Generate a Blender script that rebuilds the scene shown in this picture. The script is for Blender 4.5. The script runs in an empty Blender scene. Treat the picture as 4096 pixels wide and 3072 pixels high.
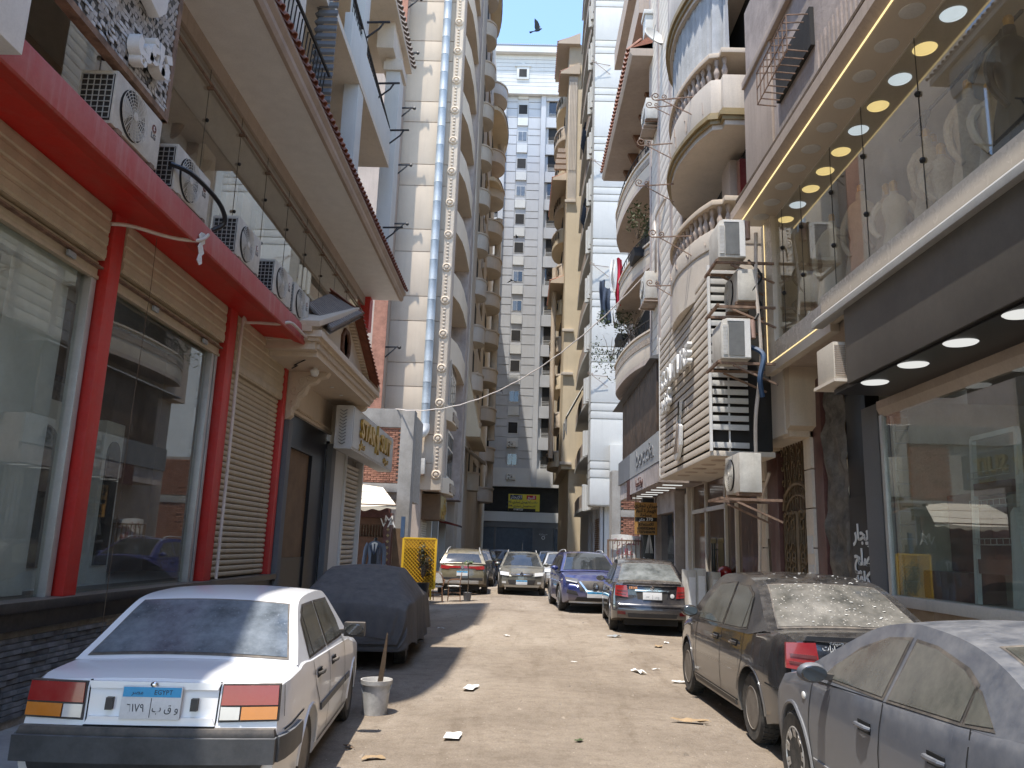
import bpy, bmesh, math, random
from math import sin, cos, pi, radians, sqrt, atan2
from mathutils import Vector, Matrix
random.seed(7)
S = bpy.context.scene
COL = S.collection
# ---------------------------------------------------------------- camera, sky, sun, exposure
cam = bpy.data.objects.new('camera', bpy.data.cameras.new('camera')); COL.objects.link(cam)
cam.data.sensor_width = 36.0; cam.data.lens = 36.0*3164/4096
cam.data.clip_start = 0.05; cam.data.clip_end = 2000
cam.matrix_world = (Matrix.Translation((0, 0, 1.72)) @ Matrix.Rotation(radians(0.9), 4, 'Z')
                    @ Matrix.Rotation(radians(90+11.6), 4, 'X') @ Matrix.Rotation(radians(1.9), 4, 'Z'))
S.camera = cam
SUN = Vector((-0.17, -0.25, 1.0)).normalized()
W = bpy.data.worlds.new('World'); S.world = W; W.use_nodes = True
wn = W.node_tree.nodes; wn.clear()
sky = wn.new('ShaderNodeTexSky'); sky.sky_type = 'NISHITA'; sky.sun_disc = False
sky.sun_elevation = math.asin(SUN.z); sky.sun_rotation = atan2(SUN.x, SUN.y)
sky.air_density = 1.0; sky.dust_density = 0.3; sky.ozone_density = 3.0; sky.altitude = 20
bg = wn.new('ShaderNodeBackground'); bg.inputs[1].default_value = 0.14
wo = wn.new('ShaderNodeOutputWorld')
W.node_tree.links.new(sky.outputs[0], bg.inputs[0]); W.node_tree.links.new(bg.outputs[0], wo.inputs[0])
sl = bpy.data.lights.new('sun', 'SUN'); sl.energy = 2.15; sl.angle = radians(0.55); sl.color = (1.0, 0.945, 0.87)
so = bpy.data.objects.new('sun', sl); COL.objects.link(so)
so.rotation_euler = SUN.to_track_quat('Z', 'Y').to_euler(); so.location = (-10, -10, 60)
S.view_settings.view_transform = 'Standard'; S.view_settings.look = 'None'
S.view_settings.exposure = 1.8; S.view_settings.gamma = 1.0; S.view_settings.use_curve_mapping = False
S.cycles.use_denoising = True; S.cycles.max_bounces = 8; S.cycles.diffuse_bounces = 5; S.cycles.glossy_bounces = 3
S.cycles.transmission_bounces = 4; S.cycles.transparent_max_bounces = 10; S.cycles.caustics_reflective = False
S.cycles.caustics_refractive = False; S.cycles.sample_clamp_indirect = 6.0

# ---------------------------------------------------------------- materials
def newmat(name):
    m = bpy.data.materials.new(name); m.use_nodes = True
    nt = m.node_tree; nt.nodes.clear()
    return m, nt
def nd(nt, t, **kw):
    n = nt.nodes.new(t)
    for k, v in kw.items():
        if k[0] == 'i' and k[1:].isdigit(): n.inputs[int(k[1:])].default_value = v
        else: setattr(n, k, v)
    return n
def lk(nt, a, b): nt.links.new(a, b)
def mixrgb(nt, fac, a, b, bt='MIX'):
    n = nd(nt, 'ShaderNodeMix', data_type='RGBA', blend_type=bt)
    for s, v in ((0, fac), (6, a), (7, b)):
        if hasattr(v, 'node'): lk(nt, v, n.inputs[s])
        elif s == 0: n.inputs[0].default_value = v
        else: n.inputs[s].default_value = (*v[:3], 1)
    return n.outputs[2]
def ramp(nt, src, lo, hi):
    n = nd(nt, 'ShaderNodeMapRange', clamp=True); lk(nt, src, n.inputs[0]); n.inputs[1].default_value = lo; n.inputs[2].default_value = hi
    return n.outputs[0]
def noise(nt, co, scale, detail=4, rough=.6, stretch=None, off=0):
    if stretch is not None or off:
        mp = nd(nt, 'ShaderNodeMapping'); lk(nt, co, mp.inputs[0]); mp.inputs[3].default_value = stretch or (1, 1, 1); mp.inputs[1].default_value = (off, off*.7, off*.3); co = mp.outputs[0]
    n = nd(nt, 'ShaderNodeTexNoise'); lk(nt, co, n.inputs['Vector']); n.inputs['Scale'].default_value = scale
    n.inputs['Detail'].default_value = detail; n.inputs['Roughness'].default_value = rough
    return n.outputs[0]
def mat(name, col, rough=.8, var=.12, scale=1.5, col2=None, bump=.15, bscale=60, streak=0, stcol=None, dust=0, dustcol=(.42,.35,.27),
        metal=0, spec=.4, coat=0, rand=0, grain=.06, space='Object', dustlow=0):
    """painted / plaster / metal surface: blotches, fine grain, rain streaks, dust lying on what faces up"""
    m, nt = newmat(name)
    tc = nd(nt, 'ShaderNodeTexCoord'); co = tc.outputs['Object']
    if space == 'World':
        g = nd(nt, 'ShaderNodeNewGeometry'); co = g.outputs['Position']
    c2 = col2 or tuple(c*(1-2.2*var) for c in col)
    f = ramp(nt, noise(nt, co, scale, 6, .62), .35, .72)
    c = mixrgb(nt, f, col, c2)
    if grain:
        f2 = ramp(nt, noise(nt, co, bscale*.8, 3, .7), .3, .75)
        c = mixrgb(nt, f2, c, (1-grain*2,)*3, 'MULTIPLY')
    if streak:
        f3 = ramp(nt, noise(nt, co, 4.0, 5, .7, (1.6, 1.6, .12), 3.1), .5, .78)
        mm = nd(nt, 'ShaderNodeMath', operation='MULTIPLY'); lk(nt, f3, mm.inputs[0]); mm.inputs[1].default_value = streak
        c = mixrgb(nt, mm.outputs[0], c, stcol or tuple(x*.45 for x in col))
    if rand:
        oi = nd(nt, 'ShaderNodeObjectInfo')
        mr = nd(nt, 'ShaderNodeMapRange'); lk(nt, oi.outputs['Random'], mr.inputs[0]); mr.inputs[3].default_value = 1-rand; mr.inputs[4].default_value = 1+rand*.6
        cb = nd(nt, 'ShaderNodeCombineColor')
        for i in range(3): lk(nt, mr.outputs[0], cb.inputs[i])
        c = mixrgb(nt, 1.0, c, cb.outputs[0], 'MULTIPLY')
    b = nd(nt, 'ShaderNodeBsdfPrincipled')
    r_out = None
    if dust:
        g = nd(nt, 'ShaderNodeNewGeometry'); sx = nd(nt, 'ShaderNodeSeparateXYZ'); lk(nt, g.outputs['Normal'], sx.inputs[0])
        up = ramp(nt, sx.outputs[2], -.25, .9)
        dn = ramp(nt, noise(nt, co, 7, 5, .7), .25, .7)
        m1 = nd(nt, 'ShaderNodeMath', operation='MULTIPLY'); lk(nt, up, m1.inputs[0]); lk(nt, dn, m1.inputs[1])
        m2 = nd(nt, 'ShaderNodeMath', operation='MULTIPLY', use_clamp=True); lk(nt, m1.outputs[0], m2.inputs[0]); m2.inputs[1].default_value = dust
        last = m2.outputs[0]
        if dustlow:   # mud and dust thrown up from the road onto the lower flanks
            sp = nd(nt, 'ShaderNodeSeparateXYZ'); lk(nt, tc.outputs['Object'], sp.inputs[0])
            lo = ramp(nt, sp.outputs[2], dustlow+.25, dustlow-.3)
            m4 = nd(nt, 'ShaderNodeMath', operation='MULTIPLY'); lk(nt, lo, m4.inputs[0]); m4.inputs[1].default_value = .78
            m3 = nd(nt, 'ShaderNodeMath', operation='MAXIMUM'); lk(nt, last, m3.inputs[0]); lk(nt, m4.outputs[0], m3.inputs[1]); last = m3.outputs[0]
        c = mixrgb(nt, last, c, dustcol)
        r_out = nd(nt, 'ShaderNodeMapRange'); lk(nt, last, r_out.inputs[0]); r_out.inputs[3].default_value = rough; r_out.inputs[4].default_value = .85
        lk(nt, r_out.outputs[0], b.inputs['Roughness'])
        if coat:
            cr = nd(nt, 'ShaderNodeMapRange'); lk(nt, last, cr.inputs[0]); cr.inputs[3].default_value = coat; cr.inputs[4].default_value = 0
            lk(nt, cr.outputs[0], b.inputs['Coat Weight'])
    else:
        b.inputs['Roughness'].default_value = rough; b.inputs['Coat Weight'].default_value = coat
    b.inputs['Metallic'].default_value = metal; b.inputs['Specular IOR Level'].default_value = spec
    b.inputs['Coat Roughness'].default_value = .04
    lk(nt, c, b.inputs['Base Color'])
    if bump:
        bp = nd(nt, 'ShaderNodeBump'); bp.inputs['Strength'].default_value = bump; bp.inputs['Distance'].default_value = .02
        lk(nt, noise(nt, co, bscale, 4, .65), bp.inputs['Height']); lk(nt, bp.outputs[0], b.inputs['Normal'])
    o = nd(nt, 'ShaderNodeOutputMaterial'); lk(nt, b.outputs[0], o.inputs[0])
    return m
def glassmat(name, tint=(.86,.9,.88), dirt=.12, ior=1.5, dirtcol=(.5,.47,.42)):
    """clear pane: see-through, mirror by Fresnel, a film of dust"""
    m, nt = newmat(name)
    t = nd(nt, 'ShaderNodeBsdfTransparent'); t.inputs[0].default_value = (*tint, 1)
    g = nd(nt, 'ShaderNodeBsdfGlossy'); g.inputs['Roughness'].default_value = .012; g.inputs[0].default_value = (.95,.97,.96,1)
    fr = nd(nt, 'ShaderNodeFresnel'); fr.inputs[0].default_value = ior
    f2 = nd(nt, 'ShaderNodeMath', operation='MULTIPLY_ADD', use_clamp=True); lk(nt, fr.outputs[0], f2.inputs[0]); f2.inputs[1].default_value = 1.35; f2.inputs[2].default_value = .03
    gm = nd(nt, 'ShaderNodeNewGeometry'); iv = nd(nt, 'ShaderNodeMath', operation='SUBTRACT'); iv.inputs[0].default_value = 1; lk(nt, gm.outputs['Backfacing'], iv.inputs[1])
    f3 = nd(nt, 'ShaderNodeMath', operation='MULTIPLY'); lk(nt, f2.outputs[0], f3.inputs[0]); lk(nt, iv.outputs[0], f3.inputs[1])   # a pane mirrors once, on the side the light comes from
    mx = nd(nt, 'ShaderNodeMixShader'); lk(nt, f3.outputs[0], mx.inputs[0]); lk(nt, t.outputs[0], mx.inputs[1]); lk(nt, g.outputs[0], mx.inputs[2])
    d = nd(nt, 'ShaderNodeBsdfDiffuse'); d.inputs[0].default_value = (*dirtcol, 1)
    tc = nd(nt, 'ShaderNodeTexCoord')
    f = ramp(nt, noise(nt, tc.outputs['Object'], 2.2, 7, .7), .3, .85)
    mm = nd(nt, 'ShaderNodeMath', operation='MULTIPLY'); lk(nt, f, mm.inputs[0]); mm.inputs[1].default_value = dirt
    m2 = nd(nt, 'ShaderNodeMixShader'); lk(nt, mm.outputs[0], m2.inputs[0]); lk(nt, mx.outputs[0], m2.inputs[1]); lk(nt, d.outputs[0], m2.inputs[2])
    o = nd(nt, 'ShaderNodeOutputMaterial'); lk(nt, m2.outputs[0], o.inputs[0])
    return m
def autoglass(name, dirt=.3, base=(.012,.014,.015), spots=0.0, dcol=(.42,.39,.34)):
    m, nt = newmat(name)
    tc = nd(nt, 'ShaderNodeTexCoord'); co = tc.outputs['Object']
    f = ramp(nt, noise(nt, co, 3.0, 8, .72), .25, .85)
    mm = nd(nt, 'ShaderNodeMath', operation='MULTIPLY', use_clamp=True); lk(nt, f, mm.inputs[0]); mm.inputs[1].default_value = dirt
    last = mm.outputs[0]
    if spots:
        v = nd(nt, 'ShaderNodeTexVoronoi'); lk(nt, co, v.inputs['Vector']); v.inputs['Scale'].default_value = 26
        s1 = ramp(nt, v.outputs[0], .28, .12)
        s2 = nd(nt, 'ShaderNodeMath', operation='MULTIPLY'); lk(nt, s1, s2.inputs[0]); s2.inputs[1].default_value = spots
        s3 = nd(nt, 'ShaderNodeMath', operation='MAXIMUM'); lk(nt, last, s3.inputs[0]); lk(nt, s2.outputs[0], s3.inputs[1]); last = s3.outputs[0]
    b = nd(nt, 'ShaderNodeBsdfPrincipled')
    lk(nt, mixrgb(nt, last, base, dcol), b.inputs['Base Color'])
    r = nd(nt, 'ShaderNodeMapRange'); lk(nt, last, r.inputs[0]); r.inputs[3].default_value = .03; r.inputs[4].default_value = .5
    lk(nt, r.outputs[0], b.inputs['Roughness']); b.inputs['Specular IOR Level'].default_value = .8; b.inputs['IOR'].default_value = 1.52
    o = nd(nt, 'ShaderNodeOutputMaterial'); lk(nt, b.outputs[0], o.inputs[0])
    return m
def emit(name, col, st):
    m, nt = newmat(name); e = nd(nt, 'ShaderNodeEmission'); e.inputs[0].default_value = (*col, 1); e.inputs[1].default_value = st
    o = nd(nt, 'ShaderNodeOutputMaterial'); lk(nt, e.outputs[0], o.inputs[0]); return m

# ---------------------------------------------------------------- mesh building
class B:
    def __init__(s): s.v = []; s.f = []
    def add(s, vs, fs):
        n = len(s.v); s.v += [tuple(v) for v in vs]; s.f += [tuple(i+n for i in f) for f in fs]; return s
    def box(s, x0, x1, y0, y1, z0, z1):
        return s.add([(x0,y0,z0),(x1,y0,z0),(x1,y1,z0),(x0,y1,z0),(x0,y0,z1),(x1,y0,z1),(x1,y1,z1),(x0,y1,z1)],
              [(0,3,2,1),(4,5,6,7),(0,1,5,4),(1,2,6,5),(2,3,7,6),(3,0,4,7)])
    def obox(s, c, ax, ay, az):
        c, ax, ay, az = map(Vector, (c, ax, ay, az)); r = []
        for k in (-1, 1):
            for i, j in ((-1,-1),(1,-1),(1,1),(-1,1)): r.append(c+ax*i+ay*j+az*k)
        return s.add(r, [(0,3,2,1),(4,5,6,7),(0,1,5,4),(1,2,6,5),(2,3,7,6),(3,0,4,7)])
    def bar(s, p, q, w, h=None, up=(0,0,1)):
        p, q = Vector(p), Vector(q); d = q-p; u = Vector(up)
        if abs(d.normalized().dot(u)) > .99: u = Vector((0,1,0))
        a = d.cross(u).normalized(); b = a.cross(d).normalized()
        return s.obox((p+q)/2, a*w/2, b*(h or w)/2, d/2)
    def prism(s, poly, axis, a, b):
        """closed outline (list of 2-D points) pushed along an axis from a to b"""
        n = len(poly)
        def P(u, v, t): return (t,u,v) if axis == 'x' else (u,t,v) if axis == 'y' else (u,v,t)
        vs = [P(u,v,a) for u,v in poly]+[P(u,v,b) for u,v in poly]
        return s.add(vs, [tuple(range(n))[::-1], tuple(range(n,2*n))]+[(i,(i+1)%n,n+(i+1)%n,n+i) for i in range(n)])
    def tube(s, path, r, n=8, cap=True, closed=False):
        P = [Vector(p) for p in path]; m = len(P); rr = r if isinstance(r, (list,tuple)) else [r]*m
        rings = []; a = None
        for i, p in enumerate(P):
            d = (P[(i+1)%m]-P[i-1]) if closed else (P[min(i+1,m-1)]-P[max(i-1,0)])
            d.normalize()
            if a is None: a = d.cross(Vector((0,0,1)) if abs(d.z)<.9 else Vector((0,1,0))).normalized()
            else: a = (a-d*a.dot(d)).normalized()
            b = d.cross(a)
            rings.append([p+(a*cos(2*pi*k/n)+b*sin(2*pi*k/n))*rr[i] for k in range(n)])
        fs = []
        for i in range(m if closed else m-1):
            j = (i+1)%m
            fs += [(i*n+k, i*n+(k+1)%n, j*n+(k+1)%n, j*n+k) for k in range(n)]
        if cap and not closed: fs += [tuple(range(n))[::-1], tuple(range((m-1)*n, m*n))]
        return s.add([v for g in rings for v in g], fs)
    def cyl(s, p, q, r, n=16, r2=None): return s.tube([p, q], [r, r if r2 is None else r2], n)
    def lathe(s, prof, c=(0,0,0), axis='z', n=16):
        """profile of (radius, height) turned round an axis"""
        vs = []
        for r, h in prof:
            for k in range(n):
                a = 2*pi*k/n; u, v = r*cos(a), r*sin(a)
                vs.append((c[0]+u,c[1]+v,c[2]+h) if axis=='z' else (c[0]+h,c[1]+u,c[2]+v) if axis=='x' else (c[0]+u,c[1]+h,c[2]+v))
        m = len(prof)
        return s.add(vs, [(i*n+k,i*n+(k+1)%n,(i+1)*n+(k+1)%n,(i+1)*n+k) for i in range(m-1) for k in range(n)]+[tuple(range(n))[::-1], tuple(range((m-1)*n,m*n))])
    def ball(s, c, r, n=8, m=6, sc=(1,1,1)):
        vs = [(c[0],c[1],c[2]-r*sc[2])]
        for i in range(1, m):
            t = pi*i/m-pi/2
            for k in range(n): vs.append((c[0]+r*sc[0]*cos(t)*cos(2*pi*k/n), c[1]+r*sc[1]*cos(t)*sin(2*pi*k/n), c[2]+r*sc[2]*sin(t)))
        vs.append((c[0],c[1],c[2]+r*sc[2])); L = len(vs)-1
        fs = [(0,1+(k+1)%n,1+k) for k in range(n)]
        for i in range(m-2): fs += [(1+i*n+k,1+i*n+(k+1)%n,1+(i+1)*n+(k+1)%n,1+(i+1)*n+k) for k in range(n)]
        b = 1+(m-2)*n; fs += [(L,b+k,b+(k+1)%n) for k in range(n)]
        return s.add(vs, fs)
    def grid(s, fn, nu, nv, flip=False):
        vs = [fn(i/nu, j/nv) for i in range(nu+1) for j in range(nv+1)]
        q = lambda i,j: i*(nv+1)+j
        fs = [(q(i,j),q(i+1,j),q(i+1,j+1),q(i,j+1)) for i in range(nu) for j in range(nv)]
        return s.add(vs, [f[::-1] for f in fs] if flip else fs)
    def build(s, name, m, parent=None, smooth=False, bevel=0, fix=True, local=False, kind=None, label=None, angle=40):
        me = bpy.data.meshes.new(name); me.from_pydata(s.v, [], s.f)
        if fix or bevel:
            bm = bmesh.new(); bm.from_mesh(me)
            if bevel:
                bmesh.ops.remove_doubles(bm, verts=bm.verts, dist=1e-5)
                es = [e for e in bm.edges if len(e.link_faces) == 2 and e.calc_face_angle(0) > .5]
                bmesh.ops.bevel(bm, geom=es, offset=bevel, segments=2, profile=.7, affect='EDGES', clamp_overlap=True)
            if fix: bmesh.ops.recalc_face_normals(bm, faces=bm.faces)
            bm.to_mesh(me); bm.free()
        me.update()
        if smooth or bevel:
            me.polygons.foreach_set('use_smooth', [True]*len(me.polygons))
            try: me.set_sharp_from_angle(angle=radians(angle))
            except Exception: pass
        return link(name, me, m, parent, local, kind, label)
def link(name, me, m, parent=None, local=False, kind=None, label=None):
    if m is not None and not me.materials: me.materials.append(m)
    o = bpy.data.objects.new(name, me); COL.objects.link(o)
    if parent is not None:
        o.parent = parent
        if not local:                       # mesh is in world coordinates: undo the parents' placing
            M_ = Matrix.Identity(4); p = parent
            while p is not None: M_ = p.matrix_basis @ M_; p = p.parent
            o.matrix_basis = M_.inverted()
    if kind: o['kind'] = kind
    if label: o['label'] = label
    return o
def thing(name, label, cat, loc=(0,0,0), rz=0, group=None):
    o = bpy.data.objects.new(name, None); COL.objects.link(o); o.location = loc; o.rotation_euler = (0,0,rz)
    o.matrix_basis = Matrix.Translation(loc) @ Matrix.Rotation(rz, 4, 'Z')
    o['label'] = label; o['category'] = cat
    if group: o['group'] = group
    o.empty_display_size = .2
    return o
def tag(o, label, cat, group=None):
    o['label'] = label; o['category'] = cat
    if group: o['group'] = group
    return o
def place(me_ob, parent, M4, name=None):
    """another copy of a piece that shares its mesh"""
    c = me_ob.copy(); COL.objects.link(c); c.parent = parent; c.matrix_basis = M4
    return c
def dup(root, loc, rz=None, label=None):
    def rec(o, par):
        c = o.copy(); COL.objects.link(c); c.parent = par
        for ch in kids.get(o, ()): rec(ch, c)
        return c
    kids = {}
    for o in COL.objects:
        if o.parent is not None: kids.setdefault(o.parent, []).append(o)
    r = rec(root, None); r.location = loc
    if rz is not None: r.rotation_euler = (0,0,rz)
    if label: r['label'] = label
    return r
FONTC = {}
def text(body, size, depth, m, name='lettering', parent=None, M4=None, local=True, bold=0, sx=1.0):
    """lettering as a real mesh: M4 takes text space (x right, y up, z out of the face) to the parent"""
    cu = bpy.data.curves.new('text', 'FONT'); cu.body = body; cu.size = size; cu.extrude = depth/2; cu.align_x = 'CENTER'; cu.align_y = 'CENTER'
    cu.resolution_u = 2; cu.offset = bold
    t = bpy.data.objects.new('text', cu); COL.objects.link(t); bpy.context.view_layer.update()
    me = bpy.data.meshes.new_from_object(t.evaluated_get(bpy.context.evaluated_depsgraph_get()))
    bpy.data.objects.remove(t); bpy.data.curves.remove(cu)
    if sx != 1.0:
        for v in me.vertices: v.co.x *= sx
    me.materials.clear(); me.name = name
    o = link(name, me, m, parent, True); 
    if M4 is not None: o.matrix_basis = M4
    return o
def facing(pos, normal, up=(0,0,1)):
    """matrix for lettering lying on a face with this outward normal"""
    z = Vector(normal).normalized(); x = Vector(up).cross(z).normalized(); y = z.cross(x)
    M4 = Matrix((x, y, z)).transposed().to_4x4(); M4.translation = Vector(pos); return M4
# Arabic letters to joined presentation forms, laid out right to left
AR = {'ا':'ﺍﺎ','أ':'ﺃﺄ','إ':'ﺇﺈ','د':'ﺩﺪ','ذ':'ﺫﺬ','ر':'ﺭﺮ','ز':'ﺯﺰ','و':'ﻭﻮ','ة':'ﺓﺔ','ى':'ﻯﻰ','ب':'ﺏﺐﺑﺒ','ت':'ﺕﺖﺗﺘ','ث':'ﺙﺚﺛﺜ','ج':'ﺝﺞﺟﺠ','ح':'ﺡﺢﺣﺤ','خ':'ﺥﺦﺧﺨ',
      'س':'ﺱﺲﺳﺴ','ش':'ﺵﺶﺷﺸ','ص':'ﺹﺺﺻﺼ','ض':'ﺽﺾﺿﻀ','ط':'ﻁﻂﻃﻄ','ع':'ﻉﻊﻋﻌ','غ':'ﻍﻎﻏﻐ','ف':'ﻑﻒﻓﻔ','ق':'ﻕﻖﻗﻘ','ك':'ﻙﻚﻛﻜ','ل':'ﻝﻞﻟﻠ','م':'ﻡﻢﻣﻤ','ن':'ﻥﻦﻧﻨ','ه':'ﻩﻪﻫﻬ','ي':'ﻱﻲﻳﻴ'}
def ar(s):
    out = []; s = s.replace('لا', '\u0001').replace('لإ', '\u0002'); F = dict(AR); F['\u0001'] = 'ﻻﻼ'; F['\u0002'] = 'ﻹﻺ'
    for i, ch in enumerate(s):
        f = F.get(ch)
        if not f: out.append(ch); continue
        pj = i > 0 and len(F.get(s[i-1], '')) == 4; nj = len(f) == 4 and i+1 < len(s) and s[i+1] in F
        out.append(f[3] if pj and nj else f[2] if nj else f[1] if pj else f[0])
    r = []; num = ''
    for ch in ''.join(out):
        if ch.isdigit(): num += ch; continue
        if num: r.append(num); num = ''
        r.append(ch)
    if num: r.append(num)
    return ''.join(r[::-1])
def spline(pts, n):
    """n+1 points along a smooth curve through pts"""
    P = [Vector(p) for p in pts]; m = len(P)-1; out = []
    for i in range(n+1):
        t = i/n*m; k = min(int(t), m-1); u = t-k
        p0, p1, p2, p3 = P[max(k-1,0)], P[k], P[k+1], P[min(k+2,m)]
        out.append(.5*((2*p1)+(p2-p0)*u+(2*p0-5*p1+4*p2-p3)*u*u+(3*p1-p0-3*p2+p3)*u**3))
    return out
def lerp(a, b, t): return a+(b-a)*t
def itp(tab, x):
    """piecewise-linear table lookup"""
    if x <= tab[0][0]: return tab[0][1]
    for (a, u), (b, v) in zip(tab, tab[1:]):
        if x <= b: return u+(v-u)*(x-a)/max(1e-9, b-a)
    return tab[-1][1]

# ---------------------------------------------------------------- palette
m_cream = mat('cream_plaster', (.68,.60,.50), .85, .08, .8, bump=.12, bscale=45, streak=.25)
m_beige = mat('beige_plaster', (.64,.53,.405), .85, .06, .6, bump=.1, bscale=50, streak=.18)
m_white = mat('white_plaster', (.62,.615,.58), .8, .05, .7, bump=.1, bscale=50, streak=.15)
m_yellow = mat('yellow_plaster', (.72,.60,.42), .85, .06, .6, bump=.1, bscale=50, streak=.18)
m_tan = mat('tan_plaster', (.47,.38,.31), .88, .1, .9, bump=.15, bscale=40, streak=.35)
m_pinkish = mat('weathered_plaster', (.50,.42,.37), .9, .2, 1.6, bump=.3, bscale=25, streak=.5)
m_grey = mat('grey_render', (.50,.505,.51), .85, .06, .5, bump=.08, bscale=40, streak=.15)
m_lgrey = mat('light_grey_render', (.62,.61,.58), .85, .05, .5, bump=.08, bscale=40, streak=.15)
m_dgrey = mat('dark_grey_render', (.17,.17,.17), .8, .1, .8, bump=.1)
m_conc = mat('concrete', (.36,.34,.31), .9, .15, 2, bump=.3, bscale=30, streak=.3)
m_black = mat('black_panel', (.018,.018,.02), .35, .1, 2, bump=.03)
m_blackm = mat('black_iron', (.02,.018,.017), .5, .2, 6, bump=.1)
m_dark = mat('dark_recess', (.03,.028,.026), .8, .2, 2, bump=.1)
m_redf = mat('dust_faded_red_paint', (.47,.12,.105), .6, .16, 2.0, col2=(.45,.04,.035), bump=.08, bscale=30, dust=.6, dustcol=(.44,.22,.2), streak=.7, stcol=(.50,.26,.23))
m_red = mat('red_paint', (.60,.018,.012), .42, .16, 2.0, col2=(.50,.03,.022), bump=.08, bscale=30, dust=.75, dustcol=(.44,.22,.2), streak=.2, stcol=(.42,.2,.18))
m_shut = mat('tan_shutter', (.56,.46,.32), .5, .12, 3, bump=.06, bscale=80, dust=.6, metal=.0)
m_shut2 = mat('cream_shutter', (.60,.54,.45), .5, .08, 3, bump=.05, dust=.4)
m_shutb = mat('brown_shutter', (.25,.15,.09), .5, .12, 3, bump=.05, dust=.4)
m_shutblue = mat('blue_grey_shutter', (.10,.13,.17), .5, .12, 3, bump=.05, dust=.4)
m_metal = mat('galvanised', (.38,.42,.44), .5, .1, 3, metal=.25, bump=.03, dust=.3)
m_alu = mat('aluminium', (.55,.55,.53), .4, .08, 4, metal=.5, bump=.02, dust=.4)
m_acw = mat('ac_white', (.66,.63,.56), .5, .14, 4, bump=.05, dust=.6, streak=.35, stcol=(.35,.28,.2))
m_acg = mat('ac_fin', (.20,.20,.19), .5, .12, 6, metal=.3, bump=.2, bscale=200)
m_rust = mat('rusty_steel', (.30,.19,.13), .8, .3, 8, bump=.3, dust=.4)
m_pvc = mat('pvc_pipe', (.68,.6,.52), .5, .1, 5, bump=.03, dust=.4)
m_clay = mat('clay_tile', (.30,.10,.055), .8, .2, 5, bump=.3, dust=.5, rand=.25)
m_slate = mat('grey_roof_tile', (.23,.195,.175), .8, .15, 5, bump=.25, dust=.5)
m_brick = mat('red_brick', (.40,.19,.125), .92, .18, 5, bump=.5, bscale=30, rand=.2)
m_mortar = mat('mortar', (.42,.38,.33), .95, .15, 8, bump=.5, bscale=40)
m_stone = mat('slate_cladding', (.24,.24,.245), .75, .25, 6, bump=.5, bscale=25, rand=.35)
m_granite = mat('black_granite', (.03,.03,.033), .3, .2, 20, bump=.03, dust=.6)
m_marble = mat('tan_marble', (.38,.25,.15), .35, .2, 5, col2=(.5,.36,.24), bump=.03, dust=.3)
m_maroon = mat('maroon_marble', (.12,.045,.04), .3, .2, 6, bump=.03, dust=.3)
m_wood = mat('brown_wood', (.16,.075,.04), .5, .2, 4, bump=.1)
m_board = mat('bare_board', (.20,.125,.07), .75, .15, 3, bump=.1)
m_gold = mat('gold_letter', (.60,.38,.10), .3, .1, 6, metal=.7, bump=.02)
m_goldd = mat('ochre_moulding', (.33,.25,.12), .5, .1, 4, bump=.05)
m_whitep = mat('white_paint', (.78,.77,.74), .5, .05, 4, bump=.03, dust=.25)
m_paper = mat('white_paper', (.75,.74,.70), .9, .08, 12, bump=.1)
m_blue = mat('dusty_blue_plastic', (.04,.09,.18), .5, .1, 6, dust=.3)
m_navy = mat('navy_fabric', (.06,.08,.12), .9, .15, 10, bump=.2)
m_suit = mat('blue_grey_wool', (.13,.15,.19), .9, .1, 30, bump=.2, bscale=300)
m_leaf = mat('leaf_green', (.11,.16,.055), .6, .3, 5, bump=.1, rand=.3)
m_leafd = mat('dark_leaf', (.075,.085,.04), .65, .3, 5, bump=.1, rand=.3)
m_bark = mat('twig_bark', (.16,.11,.07), .9, .2, 12, bump=.3)
m_rubber = mat('tyre_rubber', (.03,.029,.028), .85, .2, 10, bump=.2, dust=.0, grain=.1, col2=(.09,.08,.068))
m_glass = glassmat('shop_glass', dirt=.10)
m_glassd = glassmat('upper_shop_glass', tint=(.93,.91,.86), dirt=.10, dirtcol=(.5,.44,.36))
m_pane = autoglass('window_pane', dirt=.12, base=(.008,.009,.01))
m_panel = autoglass('pale_window_pane', dirt=.45, base=(.07,.08,.09), dcol=(.4,.42,.44))
m_canvas = mat('cream_canvas', (.74,.66,.52), .9, .06, 2, bump=.2, bscale=120)
def gz(x, y):
    """height of the trodden dirt road"""
    z = -.04*max(0, -x-.5)
    z += .018*sin(x*1.3+.7*y)*sin(.9*y-.4*x) + .010*sin(3.1*x+1.7*y)*cos(2.3*y)
    z += .10*math.exp(-((x-2.0)/.55)**2-((y-13.6)/1.0)**2) - .05*math.exp(-((x-.9)/.9)**2-((y-13.2)/.4)**2)
    z -= .06*max(0, min(1, (x-1.2)/.6))*max(0, min(1, (7.6-y)/.8))
    return z if y > 1 else min(z, 0)
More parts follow.
